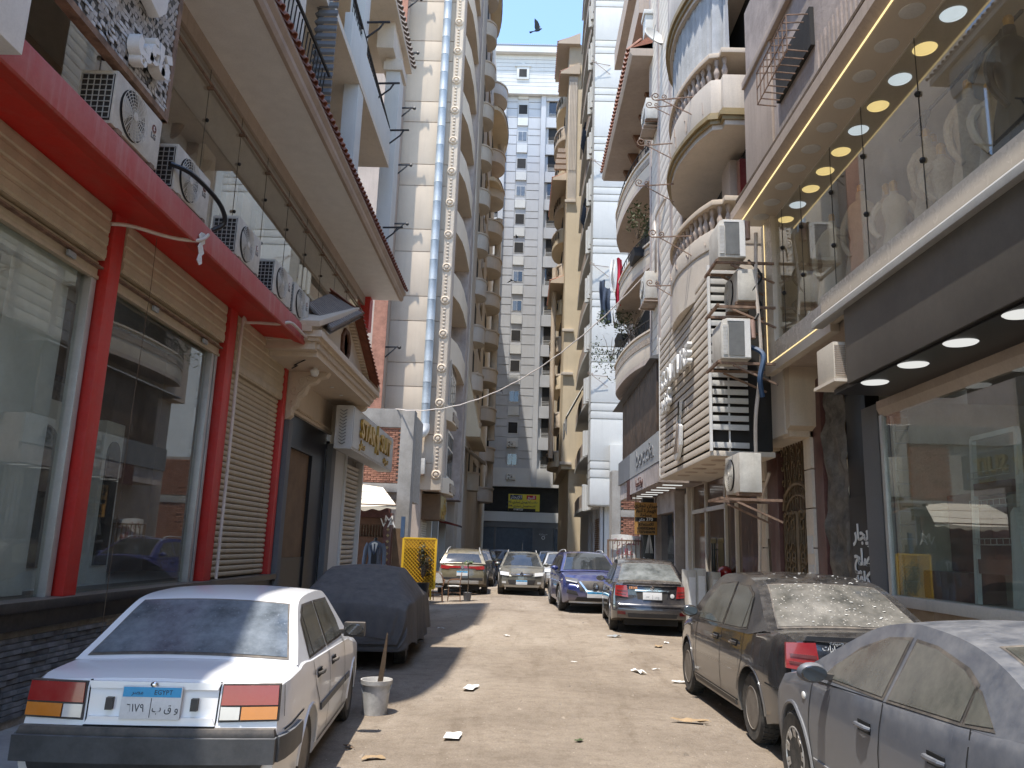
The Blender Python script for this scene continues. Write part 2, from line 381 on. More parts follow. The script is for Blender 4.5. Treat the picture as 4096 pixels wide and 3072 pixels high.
# ---------------------------------------------------------------- vehicles
m_lampr = mat('red_lens', (.30,.006,.009), .12, .05, 9, bump=.0, grain=0, dust=.25, coat=.6)
m_lampd = mat('dark_red_lens', (.12,.008,.01), .15, .05, 9, bump=0, grain=0, dust=.3, coat=.5)
m_lampa = mat('amber_lens', (.60,.20,.02), .15, .05, 9, bump=0, grain=0, dust=.25, coat=.5)
m_lampw = mat('clear_lens', (.62,.62,.60), .08, .05, 9, bump=0, grain=0, dust=.15, coat=.8)
m_lampk = mat('smoked_lens', (.10,.10,.10), .06, .05, 9, bump=0, grain=0, dust=.1, coat=.9)
m_chrome = mat('chrome', (.75,.75,.76), .12, .03, 9, metal=1.0, bump=0, grain=0, dust=.25)
m_trim = mat('black_plastic', (.028,.028,.03), .5, .15, 6, bump=.05, dust=.45, streak=.0)
m_bump = mat('faded_bumper', (.055,.058,.062), .45, .25, 3, bump=.04, dust=.7, dustcol=(.25,.25,.25))
m_gap = mat('panel_gap', (.006,.006,.006), .9, 0, bump=0)
m_plate = mat('plate_white', (.70,.70,.69), .4, .04, 8, bump=0, dust=.1)
m_plblue = mat('plate_blue', (.03,.33,.62), .4, .04, 8, bump=0, dust=.1)
m_ink = mat('plate_ink', (.03,.03,.035), .6, 0, bump=0, grain=0)
m_rimst = mat('steel_rim', (.22,.20,.18), .55, .2, 8, metal=.4, bump=.05, dust=.5)
m_rimal = mat('alloy_rim', (.50,.49,.47), .35, .1, 8, metal=.6, bump=.02, dust=.5)
m_inside = mat('cabin_fabric', (.05,.05,.05), .9, .1, 4)
m_agl = autoglass('car_glass', .22, spots=.25, base=(.02,.024,.027))
m_aglc = autoglass('car_glass_clean', .10, base=(.012,.016,.02))
m_agld = autoglass('car_glass_dusty', .75, spots=.85, base=(.02,.022,.02))
m_aglm = autoglass('car_glass_filmed', .38, base=(.03,.033,.03), dcol=(.36,.34,.28))

def paint(name, col, dust=.35, low=.35, rough=.28, metal=0., coat=.9, dcol=(.42,.35,.27)):
    return mat(name, col, rough, .03, 1.2, bump=0, grain=.0, dust=dust, dustlow=low, coat=coat, metal=metal, dustcol=dcol, streak=.0)

def ring_band(prof, n):
    vs = [(x, r*cos(2*pi*k/n), r*sin(2*pi*k/n)) for r, x in prof for k in range(n)]
    return vs, [(i*n+k,i*n+(k+1)%n,(i+1)*n+(k+1)%n,(i+1)*n+k) for i in range(len(prof)-1) for k in range(n)]
def make_wheel(R, wd, rim, nsp=0, rr=.62):
    """wheel lying across x, outer face at -x"""
    t = B(); h = wd/2
    t.lathe([(R*rr,-h*.9),(R*.90,-h),(R*.97,-h*.8),(R,-h*.45),(R,h*.45),(R*.97,h*.8),(R*.9,h),(R*rr,h*.9)], axis='x', n=40)
    for i in range(40):            # tread blocks
        a = 2*pi*i/40
        for sx in (-.5, .0, .5):
            c = Vector((sx*h*1.1, cos(a+sx*.05)*R*.998, sin(a+sx*.05)*R*.998)); rad = Vector((0,cos(a),sin(a))); tan = Vector((0,-sin(a),cos(a)))
            t.obox(c, (h*.2,0,0), tan*R*.055, rad*.006)
    r = B(); dk = None
    r.lathe([(R*rr*1.01,-h*.92),(R*rr*.97,-h*.98),(R*rr*.9,-h*.8),(R*rr*.86,-h*.35)]+([] if nsp else [(R*.2,-h*.55),(R*.17,-h*.5)]), axis='x', n=40) if not nsp else [r.add(*q) for q in [ring_band([(R*rr*1.01,-h*.92),(R*rr*.97,-h*.98),(R*rr*.9,-h*.8),(R*rr*.86,-h*.2)], 40)]]
    if nsp:
        for i in range(nsp):
            a = 2*pi*i/nsp+.2
            for d in (-.11, .11):
                r.bar((-h*.62, cos(a)*R*.12, sin(a)*R*.12), (-h*.84, cos(a+d)*R*rr*.93, sin(a+d)*R*rr*.93), R*.085, .03, up=(1,0,0))
    else:
        for i in range(8):
            a = 2*pi*i/8
            r.ball((-h*.45, cos(a)*R*rr*.7, sin(a)*R*rr*.7), .018, 6, 4)
        for i in range(5):
            a = 2*pi*i/5
            r.ball((-h*.62, cos(a)*R*.13, sin(a)*R*.13), .012, 6, 4)
    r.lathe([(.002,-h*.72),(R*.15,-h*.7),(R*.17,-h*.45)], axis='x', n=16)
    return t, r

def car(name, label, cat, loc, heading, p, group=None):
    """heading: angle of the nose from +y, counter-clockwise"""
    L, w = p['L'], p['w']; top = thing(name, label, cat, loc, heading, group)
    pm = p['paint']; fz = p.get('fz', [(.15,.94),(.28,.98),(.5,1),(.68,.995),(.85,.97),(1.0,.93)])
    ra = p['R']+p.get('gap', .055); zc = p['R']-.005
    rear, front = p['rear'], p['front']; bulr, bulf = p.get('bulr', .05), p.get('bulf', .09)
    def hw(s, z): return w*itp(p['plan'], s)*itp(fz, z)
    def endshift(s, z):
        a = max(0, 1-s/.55); b = max(0, 1-(L-s)/.6)
        return s + itp(rear, z)*a*a*(3-2*a) - itp(front, z)*b*b*(3-2*b)
    def low(s):
        z = itp(p['low'], s)
        for c in (p['sr'], p['sf']):
            if abs(s-c) < ra: z = max(z, zc+sqrt(ra*ra-(s-c)**2))
        return z
    Y0 = -L/2
    st = [L*i/34 for i in range(35)]
    for c in (p['sr'], p['sf']): st += [c-ra*cos(pi*k/14) for k in range(15)] + [c-ra-.002, c+ra+.002]
    st = sorted(s for s in st if 0 <= s <= L)
    lv = [0,.1,.22,.36,.5,.64,.78,.9,1]; vs = []; idx = []
    for s in st:
        zl = low(s); zd = itp(p['deck'], s); zs = zd-itp(p.get('drop', [(0,.05)]), s)
        zs = max(zs, zl+.02); half = [(hw(s, zl+(zs-zl)*t), zl+(zs-zl)*t) for t in lv]
        h1 = half[-1][0]; half += [(h1-.03, zs+(zd-zs)*.72), (h1*.80, zd), (h1*.4, zd+.012), (0, zd+.016)]
        ring = [(y, z) for y, z in half] + [(-y, z) for y, z in half[-2::-1]]
        row = []
        for y, z in ring: row.append(len(vs)); vs.append((y, Y0+endshift(s, z), z))
        idx.append(row)
    n = len(idx[0]); fs = []
    for i in range(len(idx)-1): fs += [(idx[i][k], idx[i+1][k], idx[i+1][k+1], idx[i][k+1]) for k in range(n-1)] + [(idx[i][n-1], idx[i+1][n-1], idx[i+1][0], idx[i][0])]
    K = len(lv)+3; M_ = 10
    for row, sg, bl in ((idx[0], -1, bulr), (idx[-1], 1, bulf)):
        prev = None
        for k in range(K):
            a, b_ = row[k], row[n-1-k]; A, Bv = Vector(vs[a]), Vector(vs[b_]); line = [a]
            for j in range(1, M_):
                t = j/M_; q = A.lerp(Bv, t); q.y += sg*bl*(1-(2*t-1)**2)*(1 if k < len(lv) else max(0, 1-(k-len(lv)+1)*.35)); line.append(len(vs)); vs.append(tuple(q))
            line.append(b_)
            if prev: fs += [(prev[j], prev[j+1], line[j+1], line[j]) for j in range(M_)]
            prev = line
        fs.append(tuple(prev) + (row[K],))
    bb = B(); bb.v, bb.f = vs, fs
    body = bb.build('body', pm, top, True, local=True, angle=32)
    def Rf(y, z, off=0):
        h = max(.1, hw(0, z)); return Vector((y, Y0+itp(rear, z)-bulr*(1-(y/h)**2)-off, z))
    def Ff(y, z, off=0):
        h = max(.1, hw(L, z)); return Vector((y, Y0+L-itp(front, z)+bulf*(1-(y/h)**2)+off, z))
    def Sf(s, z, sd, off=0): return Vector((sd*(hw(s, z)+off), Y0+endshift(s, z), z))
    # greenhouse
    ac = spline([(0, s, z) for s, z in p['arch']], 48); zb, zr = p['zb'], max(q.z for q in ac)
    wb, wr = p['wb']*w, p['wr']*w
    def ghw(z): return lerp(wb, wr, max(-.2, (z-zb)/(zr-zb)))
    def G(t, c, off=0):
        f = t*48; i = min(int(f), 47); q = ac[i].lerp(ac[i+1], f-i); d = (ac[min(i+2,48)]-ac[max(i-1,0)]).normalized(); nrm = Vector((0, -d.z, d.y))
        q2 = q+nrm*(p.get('crown', .045)*(1-c*c)+off)
        return Vector((c*ghw(q.z), Y0+q2.y, q2.z))
    g = B(); g.grid(lambda u, v: G(u, 2*v-1), 48, 12)
    for sd in (-1, 1):
        g.grid(lambda u, v: (lambda q: (sd*ghw(lerp(itp(p['deck'], q.y)-.03, q.z, v)), Y0+q.y, lerp(min(itp(p['deck'], q.y)-.03, q.z), q.z, v)))(ac[round(u*48)]), 48, 4, flip=sd > 0)
    g.build('cabin_roof', p.get('roofpaint', pm), top, True, local=True, angle=38, fix=False)
    def gl(nm, quad, m, off=.006, nu=10, nv=10, parent=top):
        b = B(); fn = lambda u, v: G(lerp(lerp(quad[0][0], quad[1][0], u), lerp(quad[3][0], quad[2][0], u), v), lerp(lerp(quad[0][1], quad[1][1], u), lerp(quad[3][1], quad[2][1], u), v), off)
        b.grid(fn, nu, nv); return b.build(nm, m, parent, True, fix=False, local=True)
    for nm, q in (('rear_window', p['rwin']), ('windscreen', p['fwin'])):
        e = .012; a = q
        big = [(a[0][0]-e, a[0][1]-e*1.6), (a[1][0]-e, a[1][1]+e*1.6), (a[2][0]+e, a[2][1]+e*1.6), (a[3][0]+e, a[3][1]-e*1.6)]
        fr = gl(nm, big, m_trim, .004); gl('glass', q, p['glass_r'] if nm[0] == 'r' else p.get('glass_f', p['glass_r']), .008, parent=fr)
    for sd in (-1, 1):
        for poly in p['swin']:
            cx = sum(q[0] for q in poly)/len(poly); cz = sum(q[1] for q in poly)/len(poly)
            outs = []
            for k, (off, gr) in enumerate(((.004, 1.0), (.009, None))):
                b = B(); pts = [(s, z) if gr is None else (cx+(s-cx)*1.0+(.022 if s > cx else -.022), cz+(z-cz)+(.018 if z > cz else -.018)) for s, z in poly]
                b.add([(sd*(ghw(z)+off), Y0+s, z) for s, z in pts], [tuple(range(len(pts))) if sd > 0 else tuple(range(len(pts)))[::-1]])
                outs.append(b)
            fr = outs[0].build('side_window', p.get('wtrim', m_trim), top, local=True, fix=False)
            outs[1].build('glass', p.get('glass_s', p['glass_r']), fr, local=True, fix=False)
    def patch(nm, m, fn, quad, off, nu=6, nv=3, parent=top, lab=None):
        b = B(); q = quad
        P = lambda u, v: (lerp(lerp(q[0][0], q[1][0], u), lerp(q[3][0], q[2][0], u), v), lerp(lerp(q[0][1], q[1][1], u), lerp(q[3][1], q[2][1], u), v))
        b.grid(lambda u, v: fn(*P(u, v), off), nu, nv)
        ed = [(i/nu, 0) for i in range(nu)]+[(1, j/nv) for j in range(nv)]+[(1-i/nu, 1) for i in range(nu)]+[(0, 1-j/nv) for j in range(nv)]
        o_ = [fn(*P(*e), off) for e in ed]; i_ = [fn(*P(*e), -.02) for e in ed]; k = len(ed)
        b.add(o_+i_, [(j, (j+1)%k, k+(j+1)%k, k+j) for j in range(k)])
        return b.build(nm, m, parent, True, local=True, label=lab, angle=35)
    for end, fn in (('rear_bits', Rf), ('front_bits', Ff)):
        for f in p.get(end, ()):
            nm, m, quad, off = f[:4]; sides = (-1, 1) if len(f) > 4 and f[4] else (1,)
            for sd in sides: patch(nm, m, fn, [(sd*y, z) for y, z in quad], off)
    # flanks: door shut lines, handles, mouldings
    for sd in (-1, 1):
        for poly in p.get('seams', ()):
            b = B()
            for (s0, z0), (s1, z1) in zip(poly, poly[1:]):
                d = Vector((s1-s0, z1-z0)); nn = Vector((-d.y, d.x)).normalized()*.0055; k = max(2, int(d.length/.12))
                for i in range(k):
                    a, c = i/k, (i+1)/k
                    q = [(s0+d.x*a+nn.x*e, z0+d.y*a+nn.y*e) if j == 0 else (s0+d.x*c+nn.x*e, z0+d.y*c+nn.y*e) for j, e in ((0,1),(1,1),(1,-1),(0,-1))]
                    b.add([Sf(s, z, sd, .004) for s, z in q], [(0,1,2,3)])
            b.build('shut_line', m_gap, top, local=True)
        for s, z in p.get('handles', ()):
            h = B(); h.obox(Sf(s, z, sd, .004), (.004,0,0), (0,.085,0), (0,0,.032)); rc = h.build('door_handle', m_gap, top, local=True)
            h = B(); h.tube([Sf(s-.09, z, sd, .006), Sf(s-.07, z+.004, sd, .028), Sf(s, z+.006, sd, .036), Sf(s+.07, z+.004, sd, .03), Sf(s+.095, z, sd, .006)], [.012,.015,.016,.015,.012], 8); h.build('grip', p.get('handle_mat', pm), rc, True, local=True)
        for s0, s1, z, h_, m in p.get('mould', ()):
            patch('side_moulding', m, lambda s, zz, off: Sf(s, zz, sd, off), [(s0, z), (s1, z), (s1, z+h_), (s0, z+h_)], .012, 10, 1)
        if p.get('lips', True):
            for c in (p['sr'], p['sf']):
                b = B(); b.tube([Sf(c-ra*cos(pi*k/18), zc+ra*sin(pi*k/18), sd, .002) for k in range(19)], p.get('lipr', .009), 6)
                b.build('wheel_arch_lip', p.get('lipmat', pm), top, True, local=True)
        s, z = p['mirror']
        b = B(); c = Vector((sd*(ghw(z)+.13), Y0+s, z+.05))
        if p.get('boxmirror'): b.box(c.x-.10, c.x+.10, c.y-.045, c.y+.05, c.z-.065, c.z+.065)
        else: b.ball(c, .1, 12, 8, (1.05, .55, .68))
        mo = b.build('wing_mirror', p.get('mirmat', pm), top, True, local=True, bevel=.018 if p.get('boxmirror') else 0)
        b = B(); b.bar(c+Vector((-sd*.2,0,-.03)), c+Vector((-sd*.05,0,-.02)), .05, .04); b.build('stalk', m_trim, mo, local=True)
        b = B(); b.lathe([(.002,0),(.078,0),(.085,.012)], (0,0,0), 'y', 14); mg = b.build('mirror_glass', m_aglc, mo, local=True)
        mg.matrix_basis = Matrix.Translation(c+Vector((0,-.066,0))) @ Matrix.Diagonal((1.05,1,.62,1))
    # underside and wheels
    b = B(); b.box(-w+.3, w-.3, Y0+.25, Y0+L-.3, .17, .62); b.build('underbody', m_dark, top, local=True)
    t, r = make_wheel(p['R'], p.get('tw', .19), None, p.get('spokes', 0)); tm = rm = None
    for c in (p['sr'], p['sf']):
        for sd in (-1, 1):
            h = bpy.data.objects.new('wheel', None); COL.objects.link(h); h.parent = top; h.empty_display_size = .2
            h.matrix_basis = Matrix.Translation((sd*(w-.115), Y0+c, p['R'])) @ Matrix.Rotation(0 if sd < 0 else pi, 4, 'Z')
            if tm is None:
                tm = t.build('tyre', m_rubber, h, True, local=True, angle=35); dm = None
                if p.get('spokes'): q = B(); q.lathe([(.002,-p.get('tw',.19)*.08),(p['R']*.56,-p.get('tw',.19)*.08)], axis='x', n=24); dm = q.build('brake_disc', m_dark, h, local=True)
                rm = r.build('rim', p.get('rim', m_rimst), h, True, local=True, angle=35)
            else:
                place(tm, h, Matrix.Identity(4)); place(rm, h, Matrix.Identity(4))
                if dm: place(dm, h, Matrix.Identity(4))
    return top, dict(Rf=Rf, Ff=Ff, Sf=Sf, G=G, patch=patch, ghw=ghw, Y0=Y0)

def plate(top, pos, nrm, wd=.34, ht=.17, txt='', txt2='', blue=True):
    pl = B(); pl.box(-wd/2, wd/2, -ht/2, ht/2, 0, .008); o = pl.build('number_plate', m_plate, top, local=True, bevel=.003)
    o.matrix_basis = facing(pos, nrm)
    if blue:
        b = B(); b.box(-wd/2+.006, wd/2-.006, ht*.17, ht/2-.006, .008, .010); b.build('blue_band', m_plblue, o, local=True)
        text(ar('مصر')+'      EGYPT', ht*.2, .002, m_ink, 'lettering', o, Matrix.Translation((0, ht*.31, .0105)))
    if txt:
        text(txt, ht*.34, .002, m_ink, 'lettering', o, Matrix.Translation((-wd*.245, -ht*.17, .009)), bold=.0, sx=.9)
        text(txt2, ht*.34, .002, m_ink, 'lettering', o, Matrix.Translation((wd*.25, -ht*.17, .009)), bold=.0, sx=.9)
        b = B(); b.box(-.002, .002, -ht*.44, ht*.14, .008, .0095); b.build('divider', m_ink, o, local=True)
    return o
# ---------------------------------------------------------------- ground: trodden dirt lane, one sheet to the horizon
m, nt = newmat('dirt_road')
g = nd(nt, 'ShaderNodeNewGeometry'); co = g.outputs['Position']
c = mixrgb(nt, ramp(nt, noise(nt, co, .55, 7, .62), .35, .68), (.345,.285,.22), (.235,.19,.145))
c = mixrgb(nt, ramp(nt, noise(nt, co, .35, 6, .6, (1,.35,1), 4.2), .52, .7), c, (.40,.34,.27))
c = mixrgb(nt, ramp(nt, noise(nt, co, 1.1, 7, .7, (.5,1.5,1), 9.1), .60, .74), c, (.165,.13,.10))
vo = nd(nt, 'ShaderNodeTexVoronoi'); lk(nt, co, vo.inputs['Vector']); vo.inputs['Scale'].default_value = 17; vo.inputs['Randomness'].default_value = 1
pm_ = nd(nt, 'ShaderNodeMath', operation='MULTIPLY'); lk(nt, ramp(nt, vo.outputs[0], .16, .08), pm_.inputs[0]); lk(nt, ramp(nt, noise(nt, co, 1.7, 3), .5, .6), pm_.inputs[1])
c = mixrgb(nt, pm_.outputs[0], c, (.22,.18,.14))
vo2 = nd(nt, 'ShaderNodeTexVoronoi'); lk(nt, co, vo2.inputs['Vector']); vo2.inputs['Scale'].default_value = 9
c = mixrgb(nt, ramp(nt, vo2.outputs[0], .075, .04), c, (.60,.53,.44))
c = mixrgb(nt, ramp(nt, noise(nt, co, 60, 3, .8), .35, .8), c, (.62,.62,.62), 'MULTIPLY')
c = mixrgb(nt, ramp(nt, noise(nt, co, 6, 6, .75), .45, .75), c, (.72,.70,.68), 'MULTIPLY')
c = mixrgb(nt, ramp(nt, noise(nt, co, 2.2, 4, .7, (1.6,.16,1), 2.0), .55, .72), c, (.80,.78,.76), 'MULTIPLY')
b_ = nd(nt, 'ShaderNodeBsdfPrincipled'); b_.inputs['Roughness'].default_value = .95; b_.inputs['Specular IOR Level'].default_value = .15
lk(nt, c, b_.inputs['Base Color'])
bp = nd(nt, 'ShaderNodeBump'); bp.inputs['Strength'].default_value = .8; bp.inputs['Distance'].default_value = .05
lk(nt, noise(nt, co, 14, 8, .72), bp.inputs['Height']); lk(nt, bp.outputs[0], b_.inputs['Normal'])
o = nd(nt, 'ShaderNodeOutputMaterial'); lk(nt, b_.outputs[0], o.inputs[0]); m_dirt = m
xs = [-400,-90,-25,-12]+[-7+.2*i for i in range(71)]+[12,25,90,400]
ys = [-120,-40,-12,-4]+[.2*i for i in range(1,151)]+[30.5+.6*i for i in range(90)]+[90,130,220,500]
b = B(); b.v = [(x, y, gz(x,y) if abs(x) < 7.1 and 0 < y < 84 else -.12) for x in xs for y in ys]
ny = len(ys); b.f = [(i*ny+j,(i+1)*ny+j,(i+1)*ny+j+1,i*ny+j+1) for i in range(len(xs)-1) for j in range(ny-1)]
b.build('ground', m_dirt, None, True, fix=False, kind='structure', angle=180)
# loose stones and crumbs of earth
b = B(); rs = random.Random(3)
for i in range(1500):
    y = 4.2+26*rs.random()**1.6; x = rs.uniform(-4.2,4.4); r = rs.choice((.006,.008,.01,.013,.02,.028)) if rs.random() < .6 else .007
    z = gz(x,y); k = len(b.v); a = rs.random()*6
    b.v += [(x+r*cos(a+q*1.57)*rs.uniform(.6,1.4), y+r*sin(a+q*1.57)*rs.uniform(.6,1.4), z-.002) for q in range(4)]+[(x+rs.uniform(-.3,.3)*r, y, z+r*rs.uniform(.5,.9))]
    b.f += [(k,k+1,k+4),(k+1,k+2,k+4),(k+2,k+3,k+4),(k+3,k,k+4)]
b.build('pebbles', mat('pebble', (.34,.28,.215), .9, .3, 3, rand=0), None, kind='stuff')
# low pavement along the left shops
b = B(); b.prism([(-4.75,-.3),(-3.72,-.3),(-3.70,-.10),(-3.76,-.085),(-4.75,-.06)], 'y', 2, 33); b.build('pavement', m_conc, None, kind='structure')
b = B(); b.prism([(4.75,-.3),(4.05,-.3),(4.03,.06),(4.08,.09),(4.75,.11)], 'y', 2, 34); b.build('pavement', m_conc, None, kind='structure')
# ================================================================ LEFT ROW
XL = -4.6
L1 = thing('shop_building', 'cream building with red shopfront, glazed first floor and tiled balcony eaves on the left', 'building', (-4.6, 3, 0))
# --- plinth of split slate strips
b = B(); b.box(-4.78,-4.635,2,15.1,-.3,.98); base = b.build('plinth_wall', m_mortar, L1)
rs = random.Random(5); strips = []
for lx in (.26,.20,.31):
    q = B(); q.box(-.035,.02,-lx/2,lx/2,-.0225,.0225); o = q.build('stone_strip', m_stone, base, bevel=.005); o.matrix_basis = Matrix.Translation((0,0,-9)); strips.append((lx,o))
first = set(); cnt = 0
for r in range(15):
    y = 6.2-.15*(r%3); z = .02+r*.0525
    while y < 11.7:
        lx, so_ = strips[rs.randrange(3)]
        M4 = base.matrix_basis @ Matrix.Translation((0,0,0)); M4 = Matrix.Translation((-4.625+4.6+rs.uniform(-.012,.014), y+lx/2-3, z+.022))
        loc = base.matrix_basis.inverted() @ M4
        if so_.name not in first: so_.matrix_basis = loc; first.add(so_.name)
        elif cnt < 296: place(so_, base, loc); cnt += 1
        y += lx+.006
b = B(); b.box(-4.66,-4.56,2,15.1,.82,.985); b.build('granite_band', m_granite, L1, bevel=.004)
b = B(); b.box(-5.3,-4.50,2,15.1,.985,1.08); b.build('window_sill', m_granite, L1, bevel=.012)
# --- shop interior behind the panes
b = B(); b.box(-7.1,-7.0,1,15.2,0,5.3); b.box(-7.0,-4.7,15.0,15.1,0,5.2); b.box(-7,-4.7,1,1.1,0,5.2); b.build('shop_back_wall', m_board, L1)
b = B(); b.box(-7.0,-4.72,1.1,15,5.2,5.26); b.build('shop_ceiling', m_whitep, L1)
b = B(); b.box(-7.0,-4.72,1.1,15,1.0,1.06); b.build('shop_floor', m_whitep, L1)
b = B(); b.box(-5.6,-4.75,5.6,7.9,4.25,4.5); b.box(-4.95,-4.85,7.0,7.95,1.1,4.25); b.build('shop_partition', m_whitep, L1)
for (y, wy, h) in ((9.15,.75,2.2),(10.75,.5,2.15)):
    c = thing('display_cabinet', 'tall white display cabinet standing inside the shop window %s' % ('with an arched mirror front' if y < 10 else 'beside the grey frame'), 'cabinet', (-5.9,y,1.06))
    b = B(); b.box(-6.2,-5.6,y-wy/2,y+wy/2,1.06,1.06+h); b.build('carcass', m_whitep, c, bevel=.01)
    b = B(); b.prism([(y-wy*.33,1.3)]+[(y-wy*.33*cos(pi*k/10),2.75+.2*sin(pi*k/10)) for k in range(11)]+[(y+wy*.33,1.3)], 'x', -5.62, -5.575); b.build('front_panel', m_pane, c)
for y, lab, cc in ((9.5,'small framed picture with a yellow motif on the shop back wall',(.35,.28,.10)),(10.6,'small framed dark floral picture on the shop back wall',(.25,.28,.30))):
    f = thing('picture', lab, 'picture', (-6.95,y+.9,3.7)); b = B(); b.box(-6.99,-6.93,y+.6,y+1.2,3.4,4.0); b.build('picture_frame', m_dark, f, bevel=.01)
    b = B(); b.box(-6.93,-6.92,y+.7,y+1.1,3.5,3.9); b.build('picture_sheet', mat('picture_print', cc, .6, .3, 9, col2=tuple(x*.2 for x in cc)), f)
hb = thing('handbag', 'dark handbag with a looped handle in the nearest left shop window', 'bag', (-4.95,7.35,1.08))
b = B(); b.prism([(7.14,1.08),(7.56,1.08),(7.52,1.36),(7.18,1.36)], 'x', -5.02, -4.88); b.build('bag_body', m_dark, hb, bevel=.02)
b = B(); b.tube([(-4.95,7.35+.17*cos(pi*k/12),1.36+.24*sin(pi*k/12)) for k in range(13)], .018, 8); b.build('bag_handle', m_black, hb, True)
# --- red posts, shutters, panes
for y0, y1 in ((8.18,8.42),(11.76,12.06),(14.78,14.96)):
    b = B(); b.box(-4.72,-4.575,y0,y1,1.08,5.22); b.build('red_post', m_red, L1, bevel=.015)
def shutter_box(y0, y1, z0, z1, n):
    q = thing_part = B(); q.box(-4.9,-4.60,y0,y1,z0,z1); o = q.build('shutter_box', m_shut, L1)
    h = (z1-z0)/n
    for k in range(n):
        q = B(); q.prism([(-4.605,z0+k*h+.012),(-4.585,z0+k*h+.03),(-4.585,z0+(k+1)*h-.03),(-4.605,z0+(k+1)*h-.012)], 'y', y0+.01, y1-.01); q.build('cover_strip', m_shut, o)
    return o
shutter_box(5.2,8.12,4.62,5.20,4); shutter_box(8.48,11.65,4.62,5.20,4); shutter_box(12.13,14.73,4.30,5.20,6)
for y0, y1 in ((5.2,8.12),(8.48,11.65)):
    b = B(); b.box(-4.78,-4.66,y0,y1,4.42,4.60); b.box(-4.70,-4.64,y0,y1,4.40,4.44); o = b.build('shutter_bottom_rail', m_shut, L1, bevel=.006)
    b = B(); b.box(-4.66,-4.60,y0,y1,4.52,4.54); b.build('rail_lip', m_rust, o)
    for t in (.3,.8):
        b = B(); b.obox((-4.62,lerp(y0,y1,t),4.47),(.015,0,0),(0,.07,0),(0,0,.03)); b.build('rail_catch', m_metal, o, bevel=.008)
    b = B(); b.box(-4.745,-4.735,y0,y1,1.08,4.42); b.build('shop_pane', m_glass, L1)
for y0, y1 in ((8.02,8.12),(11.42,11.50),(11.56,11.63)): b = B(); b.box(-4.78,-4.66,y0,y1,1.08,4.42); b.build('window_frame', m_alu, L1, bevel=.006)
slat = None; q = thing('roller_shutter', 'closed tan roller shutter between the red posts of the left shopfront', 'shutter', (-4.68,13.43,1.08))
n = 36
for k in range(n):
    z = 1.10+k*.089
    if slat is None:
        b = B(); b.prism([(-4.70,0),(-4.668,.010),(-4.655,.03),(-4.655,.06),(-4.668,.078),(-4.70,.086)], 'y', 12.14, 14.72); slat = b.build('slat', m_shut, q); M0 = slat.matrix_basis.copy(); slat.matrix_basis = Matrix.Translation((0,0,z)) @ M0
    else: place(slat, q, Matrix.Translation((0,0,z)) @ M0)
# --- red canopy with five outdoor units on top
b = B(); b.prism([(-4.62,5.21),(-4.15,5.17),(-3.93,5.10),(-3.93,5.41),(-4.62,5.46)], 'y', 1.5, 14.3); b.build('red_canopy', m_red, L1)
b = B(); b.prism([(-3.93,5.098),(-3.905,5.11),(-3.915,5.40),(-3.93,5.43)], 'y', 1.5, 14.305); b.build('canopy_face', m_redf, L1, bevel=.004)
def ac_unit(name, label, loc, rz, w=.95, h=.6, d=.36, logo=True, group=None, mm=None):
    """split outdoor unit: local front faces -y (fan side), x along its width"""
    t = thing(name, label, 'air conditioner', loc, rz, group); mm = mm or m_acw
    b = B(); b.box(-w/2,w/2,-d/2,d/2,.05,h); b.build('casing', mm, t, local=True, bevel=.018)
    for sx in (-.36,.36): b = B(); b.box(w*sx-.04,w*sx+.04,-d/2-.02,d/2+.02,0,.05); b.build('foot_rail', m_rust, t, local=True)
    cx, cz, R = -w*.13, h*.53, min(h*.42, w*.3)
    b = B(); b.lathe([(.002,0),(R,0),(R,.004)], (cx,-d/2-.002,cz), 'y', 28); fw = b.build('fan_opening', m_dark, t, local=True)
    b = B()
    for k in range(3):
        a0 = k*2*pi/3
        b.grid(lambda u, v: (cx+R*.93*(.15+.85*u)*cos(a0+v*1.25+u*.5), -d/2-.008-.02*v, cz+R*.93*(.15+.85*u)*sin(a0+v*1.25+u*.5)), 4, 5)
    b.build('fan_blade', m_alu, t, local=True)
    g = B()
    for r in (1,.88,.76,.64,.52,.4,.28): g.tube([(cx+R*r*cos(2*pi*k/28),-d/2-.03,cz+R*r*sin(2*pi*k/28)) for k in range(28)], .0035, 4, closed=True)
    for k in range(20):
        a = 2*pi*k/20; g.bar((cx+R*.15*cos(a),-d/2-.03,cz+R*.15*sin(a)),(cx+R*cos(a+.25),-d/2-.03,cz+R*sin(a+.25)),.005)
    g.lathe([(.002,-.006),(R*.16,-.004),(R*.17,.004)], (cx,-d/2-.034,cz), 'y', 14)
    g.build('fan_guard', m_acw, t, local=True)
    g = B()
    for k in range(6): g.bar((-w/2-.012,-d/2+.03+(d-.06)*k/5,.1),(-w/2-.012,-d/2+.03+(d-.06)*k/5,h-.05),.008)
    for k in range(9): g.bar((-w/2-.012,-d/2+.03,.1+(h-.15)*k/8),(-w/2-.012,d/2-.03,.1+(h-.15)*k/8),.008)
    b = B(); b.box(-w/2-.006,-w/2-.002,-d/2+.02,d/2-.02,.08,h-.04); co_ = b.build('coil', m_dark, t, local=True); g.build('coil_guard', m_alu, co_, local=True)
    if logo:
        b = B(); b.lathe([(.002,-.004),(.045,-.003),(.045,0)], (w*.33,-d/2-.002,h*.72), 'y', 18); lo = b.build('maker_badge', m_lampd, t, local=True)
        text('LG', .085, .003, m_dgrey, 'lettering', t, facing((w*.33,-d/2-.003,h*.58),(0,-1,0)), bold=.002)
        text('L', .05, .003, m_whitep, 'lettering', lo, facing((w*.33-.004,-d/2-.007,h*.72),(0,-1,0)), bold=.002)
    return t
